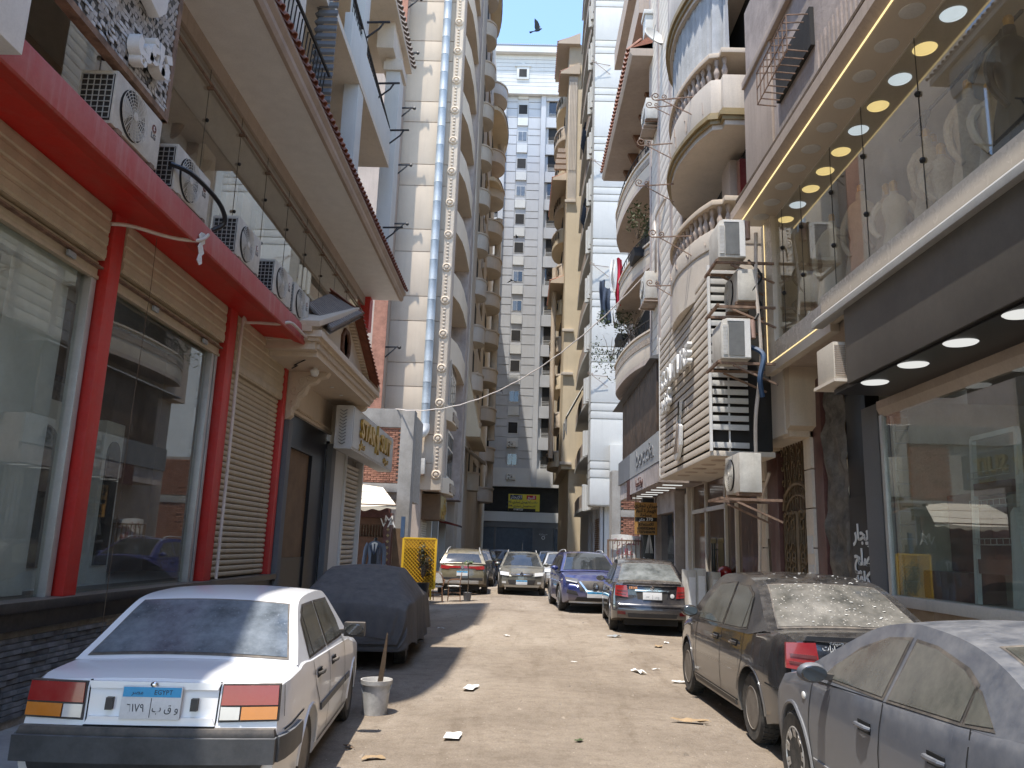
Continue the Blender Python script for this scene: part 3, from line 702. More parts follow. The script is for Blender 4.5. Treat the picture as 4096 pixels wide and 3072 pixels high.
labs = ['nearest outdoor unit on the red canopy, under the mosaic sign','outdoor unit with a black hose looping down its side on the red canopy','third outdoor unit along the red canopy, behind the one with the hose','fourth outdoor unit along the red canopy','farthest outdoor unit on the red canopy, next to the tiled porch roof']
acu = ac_unit('outdoor_unit', labs[0], (-4.13,7.22,5.44), pi/2, group='outdoor units on the red canopy')
for y, lb in zip((8.58,10.55,12.2,13.3), labs[1:]): dup(acu, (-4.13,y,5.42), None, lb)
b = B(); b.tube(spline([(-3.97,8.0,5.72),(-3.82,8.25,5.72),(-3.70,8.75,5.62),(-3.68,8.95,5.45),(-3.80,8.9,5.32)], 18), .028, 8); tag(b.build('drain_hose', m_black, None, True), 'black corrugated hose looping over the front of the red canopy', 'hose')
b = B(); b.tube(spline([(-4.55,8.05,5.02),(-4.4,8.2,5.06),(-4.1,8.5,5.06),(-3.9,8.78,5.14),(-3.86,8.95,5.28)], 18), .022, 8); tag(b.build('drain_pipe', m_pvc, None, True), 'dirty white hose sagging under the red canopy by the first post', 'hose')
b = B(); b.tube(spline([(-4.53,12.16,1.1),(-4.53,12.16,3),(-4.53,12.16,5.0),(-4.45,12.2,5.1),(-4.0,12.3,5.12),(-3.86,12.5,5.2),(-3.85,13.2,5.2),(-3.85,14.2,5.2),(-3.88,14.42,5.1),(-4.5,14.42,5.0)], 60), .025, 8); tag(b.build('drain_pipe', m_pvc, None, True), 'pale pipe running down the second red post and along the canopy edge', 'pipe')
b = B(); pts = [(0,0),(.10,.02),(.12,-.1),(.06,-.14),(.13,-.22),(.07,-.27),(.10,-.36),(.03,-.40),(-.04,-.36),(0,-.27),(-.05,-.2),(.0,-.12),(-.06,-.06)]
b.prism([(8.82+u*1.0,5.26+v) for u, v in pts], 'x', -3.895, -3.885); tag(b.build('torn_poster', m_paper, None), 'torn white strip of paper stuck to the red canopy', 'paper')
b = B(); b.tube(spline([(-3.86,14.1,5.03),(-4.1,14.3,4.98),(-4.0,14.0,4.93),(-4.3,14.35,4.9),(-4.25,14.5,4.95),(-4.4,14.55,4.88)], 50), .012, 5); tag(b.build('loose_cables', m_blackm, None, True), 'tangle of loose black cables under the end of the red canopy', 'cable')
b = B(); b.tube([(-4.42,8.83,5.18),(-4.40,8.8,4.6),(-4.41,8.76,3.2),(-4.40,8.72,1.9),(-4.40,8.7,.5)], .004, 4); tag(b.build('hanging_string', m_bark, None), 'thin string hanging in front of the left shop windows', 'string')
# --- mosaic sign on the corner
sg = thing('mosaic_sign', 'black and white mosaic sign board with white Arabic letters above the first outdoor unit', 'sign', (-3.95,6.4,6.1))
b = B(); b.box(-4.05,-3.975,3.5,7.78,6.16,9.0); b.build('sign_board', m_black, sg)
b = B(); b.box(-4.06,-3.95,3.5,7.8,6.10,6.17); b.build('sign_rail', m_rust, sg); b = B(); b.box(-4.06,-3.96,7.74,7.82,6.10,9.0); b.build('sign_rail', m_rust, sg)
m_mos = mat('grey_white_tile', (.52,.51,.50), .4, .1, 9, bump=.02, rand=.25)
tl = None; cnt = 0; rest = B()
for r in range(40):
    for c_ in range(34):
        if rs.random() < .16: continue
        y = 5.35+c_*.071+(r%2)*.03; z = 6.20+r*.052
        M4 = Matrix.Translation((-3.972+4.0*0, y, z)) @ Matrix.Rotation(rs.uniform(-.25,.25),4,'Z') @ Matrix.Rotation(rs.uniform(-.3,.3),4,'Y')
        if cnt < 290 and r < 11:
            if tl is None: q = B(); q.box(-.002,.008,-.031,.031,-.022,.022); tl = q.build('mosaic_tile', m_mos, sg); Mt = tl.matrix_basis.copy(); tl.matrix_basis = sg.matrix_basis.inverted() @ M4
            else: place(tl, sg, sg.matrix_basis.inverted() @ M4)
            cnt += 1
        else:
            for vtx in ((-.002,-.031,-.022),(-.002,.031,-.022),(.006,.031,.022),(.006,-.031,.022)): rest.v.append(tuple(M4 @ Vector(vtx)))
            k = len(rest.v); rest.f.append((k-4,k-3,k-2,k-1))
rest.build('mosaic_tiles', m_mos, sg, kind='stuff')
for body, y, z, sz in ((ar('آيس'),6.35,7.05,.5),(ar('كافي'),7.15,6.5,.34)):
    text(body, sz, .12, m_whitep, 'lettering', sg, sg.matrix_basis.inverted() @ facing((-3.89,y,z),(1,0,0)), bold=.03)
b = B(); b.prism([(6.75,7.0),(7.15,6.9),(7.28,7.05),(7.3,7.5),(7.15,7.75),(6.85,7.85),(6.72,7.6)], 'x', -3.96, -3.84); b.build('sign_emblem', m_whitep, sg, bevel=.03)
ws = thing('shop_sign', 'white sign panel with a blue round emblem at the extreme top left', 'sign', (-3.8,5.0,5.2))
b = B(); b.box(-3.9,-3.72,3.6,5.12,5.1,6.4); b.build('sign_panel', m_whitep, ws, bevel=.01); b = B(); b.lathe([(.002,.02),(.2,.015),(.22,0)], (-3.72,4.95,5.9), 'x', 24); b.build('round_emblem', m_navy, ws)
# --- glazed first floor
b = B(); b.box(-7.0,-6.9,2,21.9,5.4,8.6); b.box(-6.9,-4.7,2,21.9,5.38,5.44); b.box(-6.9,-4.7,21.8,21.95,5.4,8.6); b.build('upper_shop_walls', m_tan, L1)
b = B(); b.box(-6.9,-4.66,2,21.8,8.36,8.42); b.build('upper_shop_ceiling', m_whitep, L1)
b = B(); b.box(-4.72,-4.60,2,21.7,8.30,8.56); b.box(-4.70,-4.60,2,21.7,5.44,5.52); b.build('glazing_channel', m_tan, L1)
b = B()
for k in range(14): b.box(-4.66,-4.56,3.6+1.32*k-.02,3.6+1.32*k+.02,7.98,8.02)
b.tube([(-4.60,3,8.05),(-4.60,21.6,8.05)], .022, 6); b.build('glazing_rail', m_rust, L1)
for k in range(14):
    y = 3.6+1.32*k
    b = B(); b.box(-4.645,-4.633,y+.006,y+1.314,5.5,8.32); pn = b.build('glass_panel', m_glassd, L1)
    b = B(); b.box(-4.632,-4.628,y-.004,y+.004,5.5,8.32)
    for z in (5.9,6.7,7.5): b.ball((-4.61,y,z), .03, 6, 4)
    b.build('panel_joint', m_blackm, pn)
b = B()
for y in (12.2,13.3,14.1,14.9): b.box(-5.6,-5.5,y,y+.5,5.5,8.2)
b.build('inside_curtain', m_whitep, L1)
b = B(); b.box(-5.3,-5.2,9.35,10.1,5.45,7.9); b.build('inside_stone_pier', m_brick, L1)
b = B(); b.box(-4.72,-4.45,21.55,21.95,7.6,8.56); b.build('red_post', m_red, L1, bevel=.012)
# --- soffit and clay-tile eave above it
b = B(); b.box(-5.3,-3.66,1.5,21.85,8.56,8.70); b.build('soffit_slab', m_whitep, L1)
b = B(); b.prism([(-3.66,8.54),(-3.60,8.54),(-3.56,8.60),(-3.56,8.68),(-3.50,8.74),(-3.50,8.80),(-3.66,8.80)], 'y', 1.5, 21.87); b.build('eave_moulding', m_tan, L1)
b = B(); b.prism([(-3.52,8.80),(-3.98,9.30),(-4.2,9.30),(-4.2,8.72),(-3.52,8.72)], 'y', 1.5, 21.85); b.build('eave_bed', m_tan, L1)
tl = None
def clay_row(parent, y0, y1, x0, z0, x1, z1, m=m_clay, pitch=.2, nm='roof_tile'):
    """barrel tiles running up from the eave line (x0,z0) to (x1,z1)"""
    d = Vector((x1-x0,0,z1-z0)); Lg = d.length; d.normalize(); nn = Vector((-d.z,0,d.x)); nn = nn if nn.z > 0 else -nn
    b = B(); R = pitch*.36
    for k in range(6):
        for e in (0,1):
            for rr in (R, R*.78):
                a = pi*k/5; b.v.append(tuple(Vector((0, -rr*cos(a)*(1-.15*e), 0))+nn*(rr*sin(a))+d*(Lg*e-.06)))
    b.f = []
    for k in range(5):
        i = k*4; b.f += [(i,i+4,i+6,i+2),(i+1,i+3,i+7,i+5),(i,i+1,i+5,i+4),(i+2,i+6,i+7,i+3)]
    o = b.build(nm, m, parent, True, fix=True, angle=50); inv = o.matrix_basis.copy()
    n = int((y1-y0)/pitch)
    for k in range(n):
        M4 = inv @ Matrix.Translation((x0, y0+pitch*(k+.5), z0)) @ Matrix.Rotation(random.uniform(-.03,.03),4,'Z')
        if k == 0: o.matrix_basis = M4
        else: place(o, parent, M4)
clay_row(L1, 6.4, 21.9, -3.50, 8.84, -3.98, 9.34)
# --- flats above: recessed yellow wall, parapets, columns, upper eave
b = B(); b.box(-9,-5.2,-26,20.9,8.6,15.5); b.build('upper_wall', m_yellow, L1)
b = B(); b.box(-5.25,-3.62,12.6,18.62,11.08,11.22); b.box(-5.25,-3.70,2,12.6,11.08,11.22); b.build('balcony_slab', m_cream, L1)
b = B(); b.box(-3.78,-3.62,13.9,18.60,11.22,12.03); b.build('balcony_parapet', m_white, L1, bevel=.01)
b = B(); b.box(-4.6,-3.72,12.62,12.8,11.22,12.35); b.build('balcony_parapet', m_white, L1, bevel=.01)
b = B(); b.box(-3.95,-3.64,14.9,15.4,8.8,15.5); b.build('column', m_white, L1, bevel=.01)
b = B(); b.box(-4.0,-3.62,19.3,19.95,8.8,14.6); b.build('column', m_white, L1, bevel=.01); b = B(); b.box(-4.07,-3.55,19.22,20.0,14.25,14.5); b.box(-4.04,-3.58,19.26,19.98,14.5,14.62); b.build('capital', m_cream, L1, bevel=.02)
b = B(); b.box(-4.20,-3.75,10.9,11.4,8.8,11.0); b.build('column', m_cream, L1, bevel=.01); b = B(); b.box(-4.28,-3.68,10.82,11.48,10.55,10.8); b.build('capital', m_yellow, L1, bevel=.02)
b = B(); b.prism([(-9,5.0),(-5.0,5.0)]+[(p.x,p.y) for p in spline([(-4.75,5.05,0),(-3.95,5.5,0),(-3.62,6.6,0),(-3.55,8.2,0),(-3.52,10.35,0)], 16)]+[(-4.15,10.42),(-4.2,10.62)]+[(p.x,p.y) for p in spline([(-4.1,10.7,0),(-3.98,11.4,0),(-4.0,12.2,0),(-3.72,13.4,0),(-3.62,15,0),(-3.62,21.2,0)], 16)]+[(-9,21.2)], 'z', 15.4, 15.56); b.build('upper_eave_slab', m_cream, L1)  # unseen near end curved and notched to shape the shadow on the lane
b = B(); b.box(-4.2,-3.75,18.8,20.4,14.62,15.4); b.build('column_head', m_cream, L1, bevel=.01)
clay_row(L1, 14.2, 21.3, -3.58, 15.6, -4.1, 16.05, m_slate, .22)
b = B(); b.prism([(-3.64,15.56),(-4.2,16.02),(-9,16.02),(-9,15.56)], 'y', 14.2, 21.2); b.build('eave_bed', m_tan, L1)
lo = None
for k in range(24):
    if lo is None: b = B(); b.obox((-3.86,12.55,0),(.05,.0,.05),(0,.05,0),(.03,0,-.03)); b.obox((-3.70,12.5,0),(.17,0,.0),(0,.02,.05),(0,.012,-.02)); lo = b.build('louvre', m_dgrey, L1); Ml = lo.matrix_basis.copy(); lo.matrix_basis = Ml @ Matrix.Translation((0,0,8.95+.155*k))
    else: place(lo, L1, Ml @ Matrix.Translation((0,0,8.95+.155*k)))
b = B()
for y in (8.6+.16*k for k in range(24)): b.bar((-3.65,y,8.9),(-3.60,y,9.62),.018)
b.tube([(-3.58,8.5,9.62),(-3.56,12.4,9.65)], .03, 6); b.build('iron_railing', m_blackm, L1)
b = B(); b.tube([(-3.66,14.0,12.46),(-3.66,18.5,12.12)], .035, 6); b.bar((-3.66,14.0,12.3),(-3.66,18.5,12.08),.02)
for k in range(28): b.bar((-3.66,14.0+.16*k,12.0),(-3.66,14.0+.16*k,12.46-.0115*k),.014)
b.build('iron_railing', m_blackm, L1)
for y, z in ((15.2,12.75),(16.8,12.3),(18.5,12.05),(18.5,9.4)):
    b = B(); b.bar((-3.64,y,z),(-3.14,y,z+.02),.035); b.bar((-3.64,y,z-.38),(-3.36,y,z-.14),.03); b.bar((-3.36,y,z-.14),(-3.28,y,z),.03); b.build('drying_arm', m_blackm, L1)
cl = B(); cl.grid(lambda u, v: (-4.5+.8*v, 12.58+.03*sin(v*9)+.02*sin(u*14), 12.52-.75*u*(.35+.65*abs(2*v-1)**1.5)+.05*sin(v*7)), 14, 14); cl.grid(lambda u, v: (-4.5+.8*v, 12.6+.35*u, 12.54+.03*sin(9*v+6*u)), 6, 8)
tag(cl.build('hanging_cloth', mat('brown_cloth', (.06,.045,.045), .95, .2, 8, bump=.3), None, True), 'dark cloth thrown over the white balcony parapet high on the left', 'cloth')
b = B(); b.box(-9,-5.15,20.9,21.0,8.6,15.4); b.box(-9,-4.7,21.95,22.05,0,8.6); b.build('end_wall', m_pinkish, L1)
SB = thing('side_block', 'tall plain block with bare brick edge between the tiled eaves and the beige tower', 'building', (-7,31,0))
b = B(); b.box(-12,-6.05,33.0,33.9,6.4,40); b.build('main_wall', m_tan, SB); b = B()  # thin block added to throw the shade strip on the beige tower
b.box(-6.6,-6.02,32.9,33.0,6.4,40); b.build('brick_edge', m_brick, SB)
for k in range(9):
    z = 10+2.85*k
    b = B(); b.bar((-6.05,33.2,z),(-5.45,33.2,z+.02),.06); b.bar((-6.05,33.2,z-.45),(-5.7,33.2,z-.12),.05); b.bar((-5.7,33.2,z-.12),(-5.6,33.2,z),.05); b.ball((-5.45,33.2,z),.08,6,4); b.build('drying_arm', m_blackm, SB)  # arms added for the shadows they cast on the beige wall
# ---------------------------------------------------------------- pedimented porch
PT = thing('entrance_porch', 'cream classical porch with carved brackets and a grey tiled gable over a dark doorway', 'porch', (-4.1,16.3,4.9))
b = B(); b.box(-4.75,-3.72,13.75,18.9,4.93,5.02); b.build('porch_soffit', m_beige, PT)
b = B(); b.box(-4.75,-3.72,13.55,19.1,5.02,5.16); b.box(-4.75,-3.64,13.47,19.18,5.16,5.22); b.box(-4.75,-3.58,13.4,19.25,5.22,5.34); b.build('cornice', m_beige, PT, bevel=.01)
dn = None
for k in range(62):
    if dn is None: b = B(); b.box(-3.72,-3.665,-.022,.022,5.05,5.14); dn = b.build('dentil', m_beige, PT); Md = dn.matrix_basis.copy(); dn.matrix_basis = Md @ Matrix.Translation((0,13.65+.087*k,0))
    else: place(dn, PT, Md @ Matrix.Translation((0,13.65+.087*k,0)))
b = B(); b.prism([(13.5,5.34),(19.15,5.34),(16.33,6.42)], 'x', -4.75, -3.86); b.build('pediment', m_cream, PT)
for sd in (-1, 1):
    e, a = Vector((0,16.33+sd*2.95,5.33)), Vector((0,16.33,6.47)); d = (a-e).normalized(); nn = Vector((0,-d.z,d.y)) * (1 if d.y > 0 else -1)
    for off, th, x1, mm, nm in ((.03,.05,-3.74,m_beige,'raking_cornice'),(.12,.05,-3.60,m_beige,'raking_cornice')):
        b = B(); c = (e+a)/2+nn*off; b.obox((( -4.75+x1)/2,c.y,c.z),((x1+4.75)/2,0,0),d*((a-e).length/2+.06),nn*th); b.build(nm, mm, PT, bevel=.004 if nm[0]=='ra'[0] else 0)
    dn = None; n = 26
    for k in range(n):
        p = e.lerp(a, (k+.6)/n)
        b = B(); b.obox((-3.80,p.y,p.z-.02),(.06,0,0),d*.03,nn*.035)
        b.build('dentil', m_beige, PT)
    A_, D_, B_, C_ = (Vector(v) for v in ((-3.52,16.33-sd*2.55-0*1,5.42),(-3.52,16.33+sd*.08,6.52),(-4.22,16.33-sd*1.75,6.12),(-4.22,16.33+sd*.2,7.0)))
    Q_ = lambda u, v: A_.lerp(D_, u).lerp(B_.lerp(C_, u), v)
    b = B(); b.grid(lambda u, v: tuple(Q_(u, v)), 6, 4); b.grid(lambda u, v: tuple(Q_(u, v)+Vector((-.02,0,-.06))), 6, 4); b.build('roof_slope', m_slate if sd > 0 else m_clay, PT, fix=False)
    for k in range(20):
        for j in range(2):
            u = (k+.5)/20; b = B(); b.tube([Q_(u,.5*j)+Vector((.012,0,.035-.015*j)), Q_(u,.5*j+.53)+Vector((.012,0,.02))], .036 if sd > 0 else .02, 6); b.build('roof_rib', m_slate if sd > 0 else m_clay, PT, True)
b = B(); b.tube([(-3.84,16.33+.33*cos(2*pi*k/8+.39),5.80+.33*sin(2*pi*k/8+.39)) for k in range(8)], .055, 6, closed=True); b.build('round_window_frame', m_wood, PT)
b = B(); b.lathe([(.002,0),(.3,0)], (-3.85,16.33,5.80), 'x', 16); b.build('round_window_pane', m_pane, PT)
def console(y):
    pr = [(-4.62,3.98),(-4.56,3.98),(-4.47,4.06),(-4.48,4.18),(-4.40,4.25),(-4.36,4.42),(-4.26,4.50),(-4.20,4.66),(-4.05,4.72),(-4.0,4.80),(-3.86,4.84),(-3.80,4.93),(-4.62,4.93)]
    b = B(); b.prism(pr, 'y', y-.11, y+.11); o = b.build('bracket', m_beige, PT, bevel=.012)
    b = B()
    for cx, cz, r, s in ((-4.30,4.72,.11,1),(-4.45,4.55,.09,-1),(-4.18,4.80,.07,1),(-4.50,4.30,.06,1)):
        b.tube([(cx+r*(1-k/22)*cos(s*k*.45), y-.115, cz+r*(1-k/22)*sin(s*k*.45)) for k in range(20)], .012, 5)
    b.tube(spline([(-4.5,y-.115,4.15),(-4.40,y-.115,4.40),(-4.25,y-.115,4.60),(-4.02,y-.115,4.84)], 12), .014, 5); b.build('scroll', m_beige, o, True)
console(15.12); console(18.95)
b = B(); b.box(-4.66,-4.58,15.3,18.8,4.20,4.26)
for k in range(28): b.ball((-4.60,15.4+.122*k,4.30), .03, 6, 4)
b.build('bead_moulding', m_beige, PT, True); b = B(); b.box(-4.75,-4.62,15.0,19.2,4.26,4.93); b.build('frieze', m_beige, PT)
for y, z in ((15.6,4.90),(16.5,4.90),(17.4,4.90),(18.2,4.90)):
    b = B(); b.lathe([(.002,-.01),(.035,-.01),(.05,0)], (-4.1,y,z+.02), n=12); b.build('downlight', m_whitep, PT)
b = B(); b.lathe([(.002,-.16),(.06,-.14),(.085,-.08),(.085,-.03),(.05,-.02),(.05,.05)], (-4.0,14.7,4.92), n=14); tag(b.build('dome_camera', m_whitep, None, True), 'white dome camera hanging under the porch soffit', 'camera')
# dark doorway below the porch
DW = thing('doorway', 'black clad doorway with a bare board blocking its opening under the porch', 'doorway', (-4.65,17,0))
b = B(); b.box(-4.9,-4.68,15.35,18.75,3.55,4.22); b.box(-4.9,-4.68,17.6,18.75,-.1,3.55); b.box(-4.9,-4.68,15.35,15.75,-.1,3.55); b.box(-4.9,-4.72,15.75,17.6,-.1,1.35); b.build('cladding', m_black, DW)
b = B(); b.box(-4.86,-4.76,15.75,17.6,1.35,3.55); b.build('board', m_board, DW)
b = B(); b.box(-4.66,-4.5,15.05,15.3,-.1,3.98); b.box(-4.66,-4.52,18.78,19.15,-.1,3.98); b.build('jamb', m_dgrey, DW, bevel=.01)
b = B(); b.box(-4.7,-4.4,15.1,19.1,-.2,.12); b.build('doorstep', m_granite, DW, bevel=.01)
# white shutter beyond the doorway
q = thing('roller_shutter', 'white slatted shutter below the gold lettered sign, beyond the doorway', 'shutter', (-4.6,21.4,0))
b = B(); b.box(-4.8,-4.56,19.2,20.3,-.1,3.9); b.box(-4.8,-4.5,20.28,20.4,-.1,3.95); b.box(-4.8,-4.5,22.4,22.55,-.1,3.95); b.build('jamb', m_lgrey, q, bevel=.01)
sl_ = None
for k in range(30):
    z = .0+k*.125
    if sl_ is None: b = B(); b.prism([(-4.70,0),(-4.63,.015),(-4.60,.05),(-4.60,.09),(-4.63,.105),(-4.70,.118)], 'y', 20.4, 22.4); sl_ = b.build('slat', m_shut2, q); M0 = sl_.matrix_basis.copy(); sl_.matrix_basis = M0 @ Matrix.Translation((0,0,z))
    else: place(sl_, q, M0 @ Matrix.Translation((0,0,z)))
b = B(); b.box(-4.85,-4.5,19.2,23.0,3.9,4.1); b.box(-6.5,-4.7,19.2,23,-.1,5.0); b.build('lintel', m_conc, q)
# gold lettered sign
SS = thing('fascia_sign', 'pale marble shop sign with gold letters and a gold star, jutting over the lane', 'sign', (-4.05,20.8,3.75))
b = B(); b.box(-4.30,-3.90,17.9,23.7,3.78,4.78); b.build('sign_box', m_lgrey, SS, bevel=.015)
b = B(); b.box(-3.90,-3.885,17.95,23.65,3.83,4.73); b.build('marble_face', mat('pale_marble', (.55,.54,.51), .35, .12, 1.2, bump=.02, dust=.3), SS)
for body, y in (('STAR',19.55),('SUIT',22.15)): text(body, .62, .06, m_gold, 'lettering', SS, SS.matrix_basis.inverted() @ facing((-3.85,y,4.35),(1,0,0)), bold=.02, sx=1.25)
st = [(20.85+(.30 if k%2==0 else .13)*sin(k*pi/5), 4.33+(.42 if k%2==0 else .18)*cos(k*pi/5)) for k in range(10)]
b = B(); b.prism(st, 'x', -3.885, -3.82); b.build('star', m_gold, SS)
for y in (19.0,22.4): text(ar('ستار') if y < 20 else ar('سوت'), .26, .04, m_gold, 'lettering', SS, SS.matrix_basis.inverted() @ facing((-3.87,y,3.98),(1,0,0)), bold=.01, sx=1.3)
for k in range(11): 
    b = B(); b.bar((-4.20,17.89,4.68-.075*k),(-4.12,17.885,4.63-.075*k),.025,.01); b.bar((-4.04,17.89,4.68-.075*k),(-4.12,17.885,4.63-.075*k),.025,.01); b.build('chevron', m_black, SS)
# ---------------------------------------------------------------- gap: brick infill shed, awning, suit shop
BW = thing('brick_building', 'low unfinished brick and concrete front beyond the gold lettered sign', 'building', (-5,28,0))
b = B(); b.box(-8,-3.95,28.05,31,3.2,6.35); b.build('backing_wall', m_mortar, BW)
b = B(); b.box(-4.35,-3.88,27.9,28.6,0,6.4); b.box(-8,-3.9,27.95,28.5,5.75,6.42); b.box(-8,-4.35,27.93,28.4,3.45,3.75); b.build('concrete_frame', m_conc, BW, bevel=.015)
br = None; cnt = 0; rest = B()
for r in range(27):
    for c_ in range(12):
        x = -6.9+.225*c_+(r%2)*.112; z = 3.78+r*.073
        if x > -4.42 or x < -5.85: continue
        if cnt < 280:
            if br is None: b = B(); b.box(-.104,.104,-.04,.04,0,.06); br = b.build('brick', m_brick, BW); br.matrix_basis = BW.matrix_basis.inverted() @ Matrix.Translation((x,28.03+random.uniform(-.012,.012),z))
            else: place(br, BW, BW.matrix_basis.inverted() @ Matrix.Translation((x,28.03+random.uniform(-.012,.012),z)) @ Matrix.Rotation(random.uniform(-.03,.03),4,'Z'))
            cnt += 1
AW = thing('awning', 'cream canvas awning sloping out over the suit shop', 'awning', (-5,27,3.0))
def awn(u, v): return (-7.0+2.15*v+.85*v*u, 27.9-2.2*u, 3.68-.78*u-.10*sin(pi*v)*u+(0 if v < .7 else -.25*(v-.7)*(1-u)))
b = B(); b.grid(awn, 12, 16); b.grid(lambda u, v: (lambda p: (p[0],p[1]-.01,p[2]-.10*u*(1+.3*sin(v*40))))(awn(1,v)), 2, 60); b.build('canvas', m_canvas, AW, True, fix=False, angle=60)
b = B()
for k in (.33,.66): b.tube([awn(k,v/12) for v in range(13)], .012, 5)
b.bar(awn(1,0), awn(1,1), .04); b.build('awning_frame', m_rust, AW)
SH = thing('suit_shop', 'dark maroon suit shop front with lettering under the cream awning', 'shop', (-5,28,0))
b = B(); b.box(-8,-4.5,27.6,27.9,2.55,3.2); b.box(-4.62,-4.35,27.2,27.6,0,2.7); b.build('fascia', m_maroon, SH, bevel=.01)
b = B(); b.box(-8,-4.6,27.75,27.85,0,2.55); b.build('shop_backing', m_wood, SH)
for body, x, z in (('M',-4.45,2.45),('VA',-4.48,2.35)): text(body, .42, .02, m_whitep, 'lettering', SH, SH.matrix_basis.inverted() @ facing((x,27.19,z),(0,-1,0)))
b = B()
for k in range(8): b.box(-5.9,-4.7,27.72,27.745,1.9+.0*k,1.94)
for k in range(12): b.box(-5.9+.1*k,-5.87+.1*k,27.70,27.73,1.9,2.3)
b.build('hanging_rail', m_bark, SH)
b = B(); b.box(-4.35,-4.0,27.6,27.8,.2,2.2); b.build('timber_leaf', m_board, SH); b = B(); b.box(-4.05,-3.92,27.3,27.4,1.9,2.6); b.build('blue_sign_leaf', m_blue, SH)
for k in range(9): b = B(); b.lathe([(.03,-.01),(.06,0),(.03,.01)], (-4.45,27.15,.55+.2*k), 'y', 4); b.build('lattice_piece', m_goldd, SH)
# headless tailor's dummy in a suit
MN = thing('mannequin', 'headless tailor dummy in a blue-grey suit, waistcoat and tie under the awning', 'mannequin', (-4.75,26.6,0))
def ring(z, rx, ry, cx=0, cy=0, n=16): return [(-4.75+cx+rx*cos(2*pi*k/n), 26.6+cy+ry*sin(2*pi*k/n)*(1 if sin(2*pi*k/n) > 0 else .9), z) for k in range(n)]
def loft(b, rings):
    k0 = len(b.v); n = len(rings[0])
    for r in rings: b.v += r
    for i in range(len(rings)-1): b.f += [(k0+i*n+k,k0+i*n+(k+1)%n,k0+(i+1)*n+(k+1)%n,k0+(i+1)*n+k) for k in range(n)]
    b.f += [tuple(range(k0,k0+n))[::-1], tuple(range(k0+(len(rings)-1)*n,k0+len(rings)*n))]
b = B(); loft(b, [ring(.86,.21,.15),ring(1.0,.225,.155),ring(1.18,.20,.14),ring(1.40,.235,.145),ring(1.58,.25,.13),ring(1.68,.22,.11),ring(1.73,.12,.08),ring(1.75,.07,.06)]); b.build('jacket', m_suit, MN, True)
for sd in (-1,1):
    b = B(); b.tube(spline([(-4.75+sd*.22,26.6,1.66),(-4.75+sd*.29,26.6,1.5),(-4.75+sd*.32,26.57,1.25),(-4.75+sd*.33,26.52,1.02),(-4.75+sd*.33,26.5,.9)], 12), [.085,.085,.08,.078,.075,.07,.068,.066,.064,.062,.06,.058,.056], 10); b.build('sleeve', m_suit, MN, True)
    b = B(); b.prism([(-4.75+sd*.02,1.22),(-4.75+sd*.10,1.62),(-4.75+sd*.17,1.60),(-4.75+sd*.14,1.48)], 'y', 26.44, 26.455); b.build('lapel', m_navy, MN)
    b = B(); b.tube([(-4.75+sd*.10,26.6,.9),(-4.75+sd*.10,26.6,.5),(-4.75+sd*.11,26.6,.02)], [.11,.095,.08], 10); b.build('trouser_leg', m_suit, MN, True)
b = B(); b.prism([(-4.85,1.68),(-4.75,1.25),(-4.65,1.68),(-4.75,1.72)], 'y', 26.452, 26.49); b.build('shirt_front', m_whitep, MN); b = B(); b.prism([(-4.84,1.02),(-4.66,1.02),(-4.67,1.42),(-4.75,1.30),(-4.83,1.42)], 'y', 26.425, 26.49); b.build('waistcoat', m_black, MN)
b = B(); b.prism([(-4.775,1.66),(-4.725,1.66),(-4.73,1.60),(-4.715,1.32),(-4.75,1.26),(-4.785,1.32),(-4.77,1.60)], 'y', 26.435, 26.452); b.build('tie', m_navy, MN); b = B(); b.cyl((-4.75,26.6,1.73),(-4.75,26.6,1.84),.055,12); b.ball((-4.75,26.6,1.84),.058,10,6,(1,1,.5)); b.build('neck', m_black, MN, True)
b = B(); b.ball((-4.62,26.43,1.52),.03,8,6); b.build('buttonhole_flower', m_black, MN, True)
# ================================================================ RIGHT ROW
m_bronze = mat('bronze_iron', (.20,.145,.085), .5, .25, 8, metal=.4, bump=.15, dust=.5)
m_beigep = mat('beige_gloss_panel', (.60,.52,.42), .25, .05, 1, bump=.01, grain=.02, dust=.25)
m_dress = mat('cream_sequin', (.62,.54,.44), .55, .12, 30, bump=.5, bscale=220)
m_skin = mat('mannequin_white', (.60,.56,.50), .45, .05, 5, bump=.02)
m_led = emit('led_strip', (1.0,.76,.38), .42); m_warm = emit('warm_downlight', (1.0,.80,.36), .36); m_cool = emit('cool_downlight', (.70,.84,1.0), .34); m_soft = emit('soft_downlight', (.95,.95,.92), .24)
R1 = thing('boutique_building', 'building with glazed boutique floor, round lights and black fascia, nearest on the right', 'building', (4.7,8,0))
b = B(); b.box(3.78,9,1,12.72,7.40,11.3); b.build('upper_wall', m_pinkish, R1)
b = B(); b.box(7.2,7.3,1,12.7,0,7.2); b.box(4.75,7.2,12.55,12.72,4.6,7.2); b.box(4.75,7.3,1,1.1,0,7.2); b.build('inner_wall', m_tan, R1)
b = B(); b.box(4.06,7.2,1,12.5,4.70,4.80); b.build('upper_floor', m_tan, R1)
b = B(); b.box(3.58,4.06,1,12.72,7.20,7.40); b.build('cream_soffit', m_beigep, R1)
b = B(); b.box(4.06,7.2,1,12.6,7.16,7.36); b.build('boutique_ceiling', m_lgrey, R1)
b = B(); b.prism([(3.46,7.30),(3.58,7.20),(3.58,7.50),(3.50,7.52),(3.46,7.46)], 'y', 1, 12.78); b.build('soffit_edge', m_tan, R1)
b = B(); b.box(3.555,3.572,1.5,12.74,7.186,7.198); b.build('led_strip', m_led, R1)
b = B(); b.tube(spline([(3.52,2,7.55),(3.55,5,7.58),(3.52,8,7.53),(3.56,10,7.58),(3.52,12.5,7.54)], 30), .05, 7); b.build('lagged_cable', m_bark, R1, True)
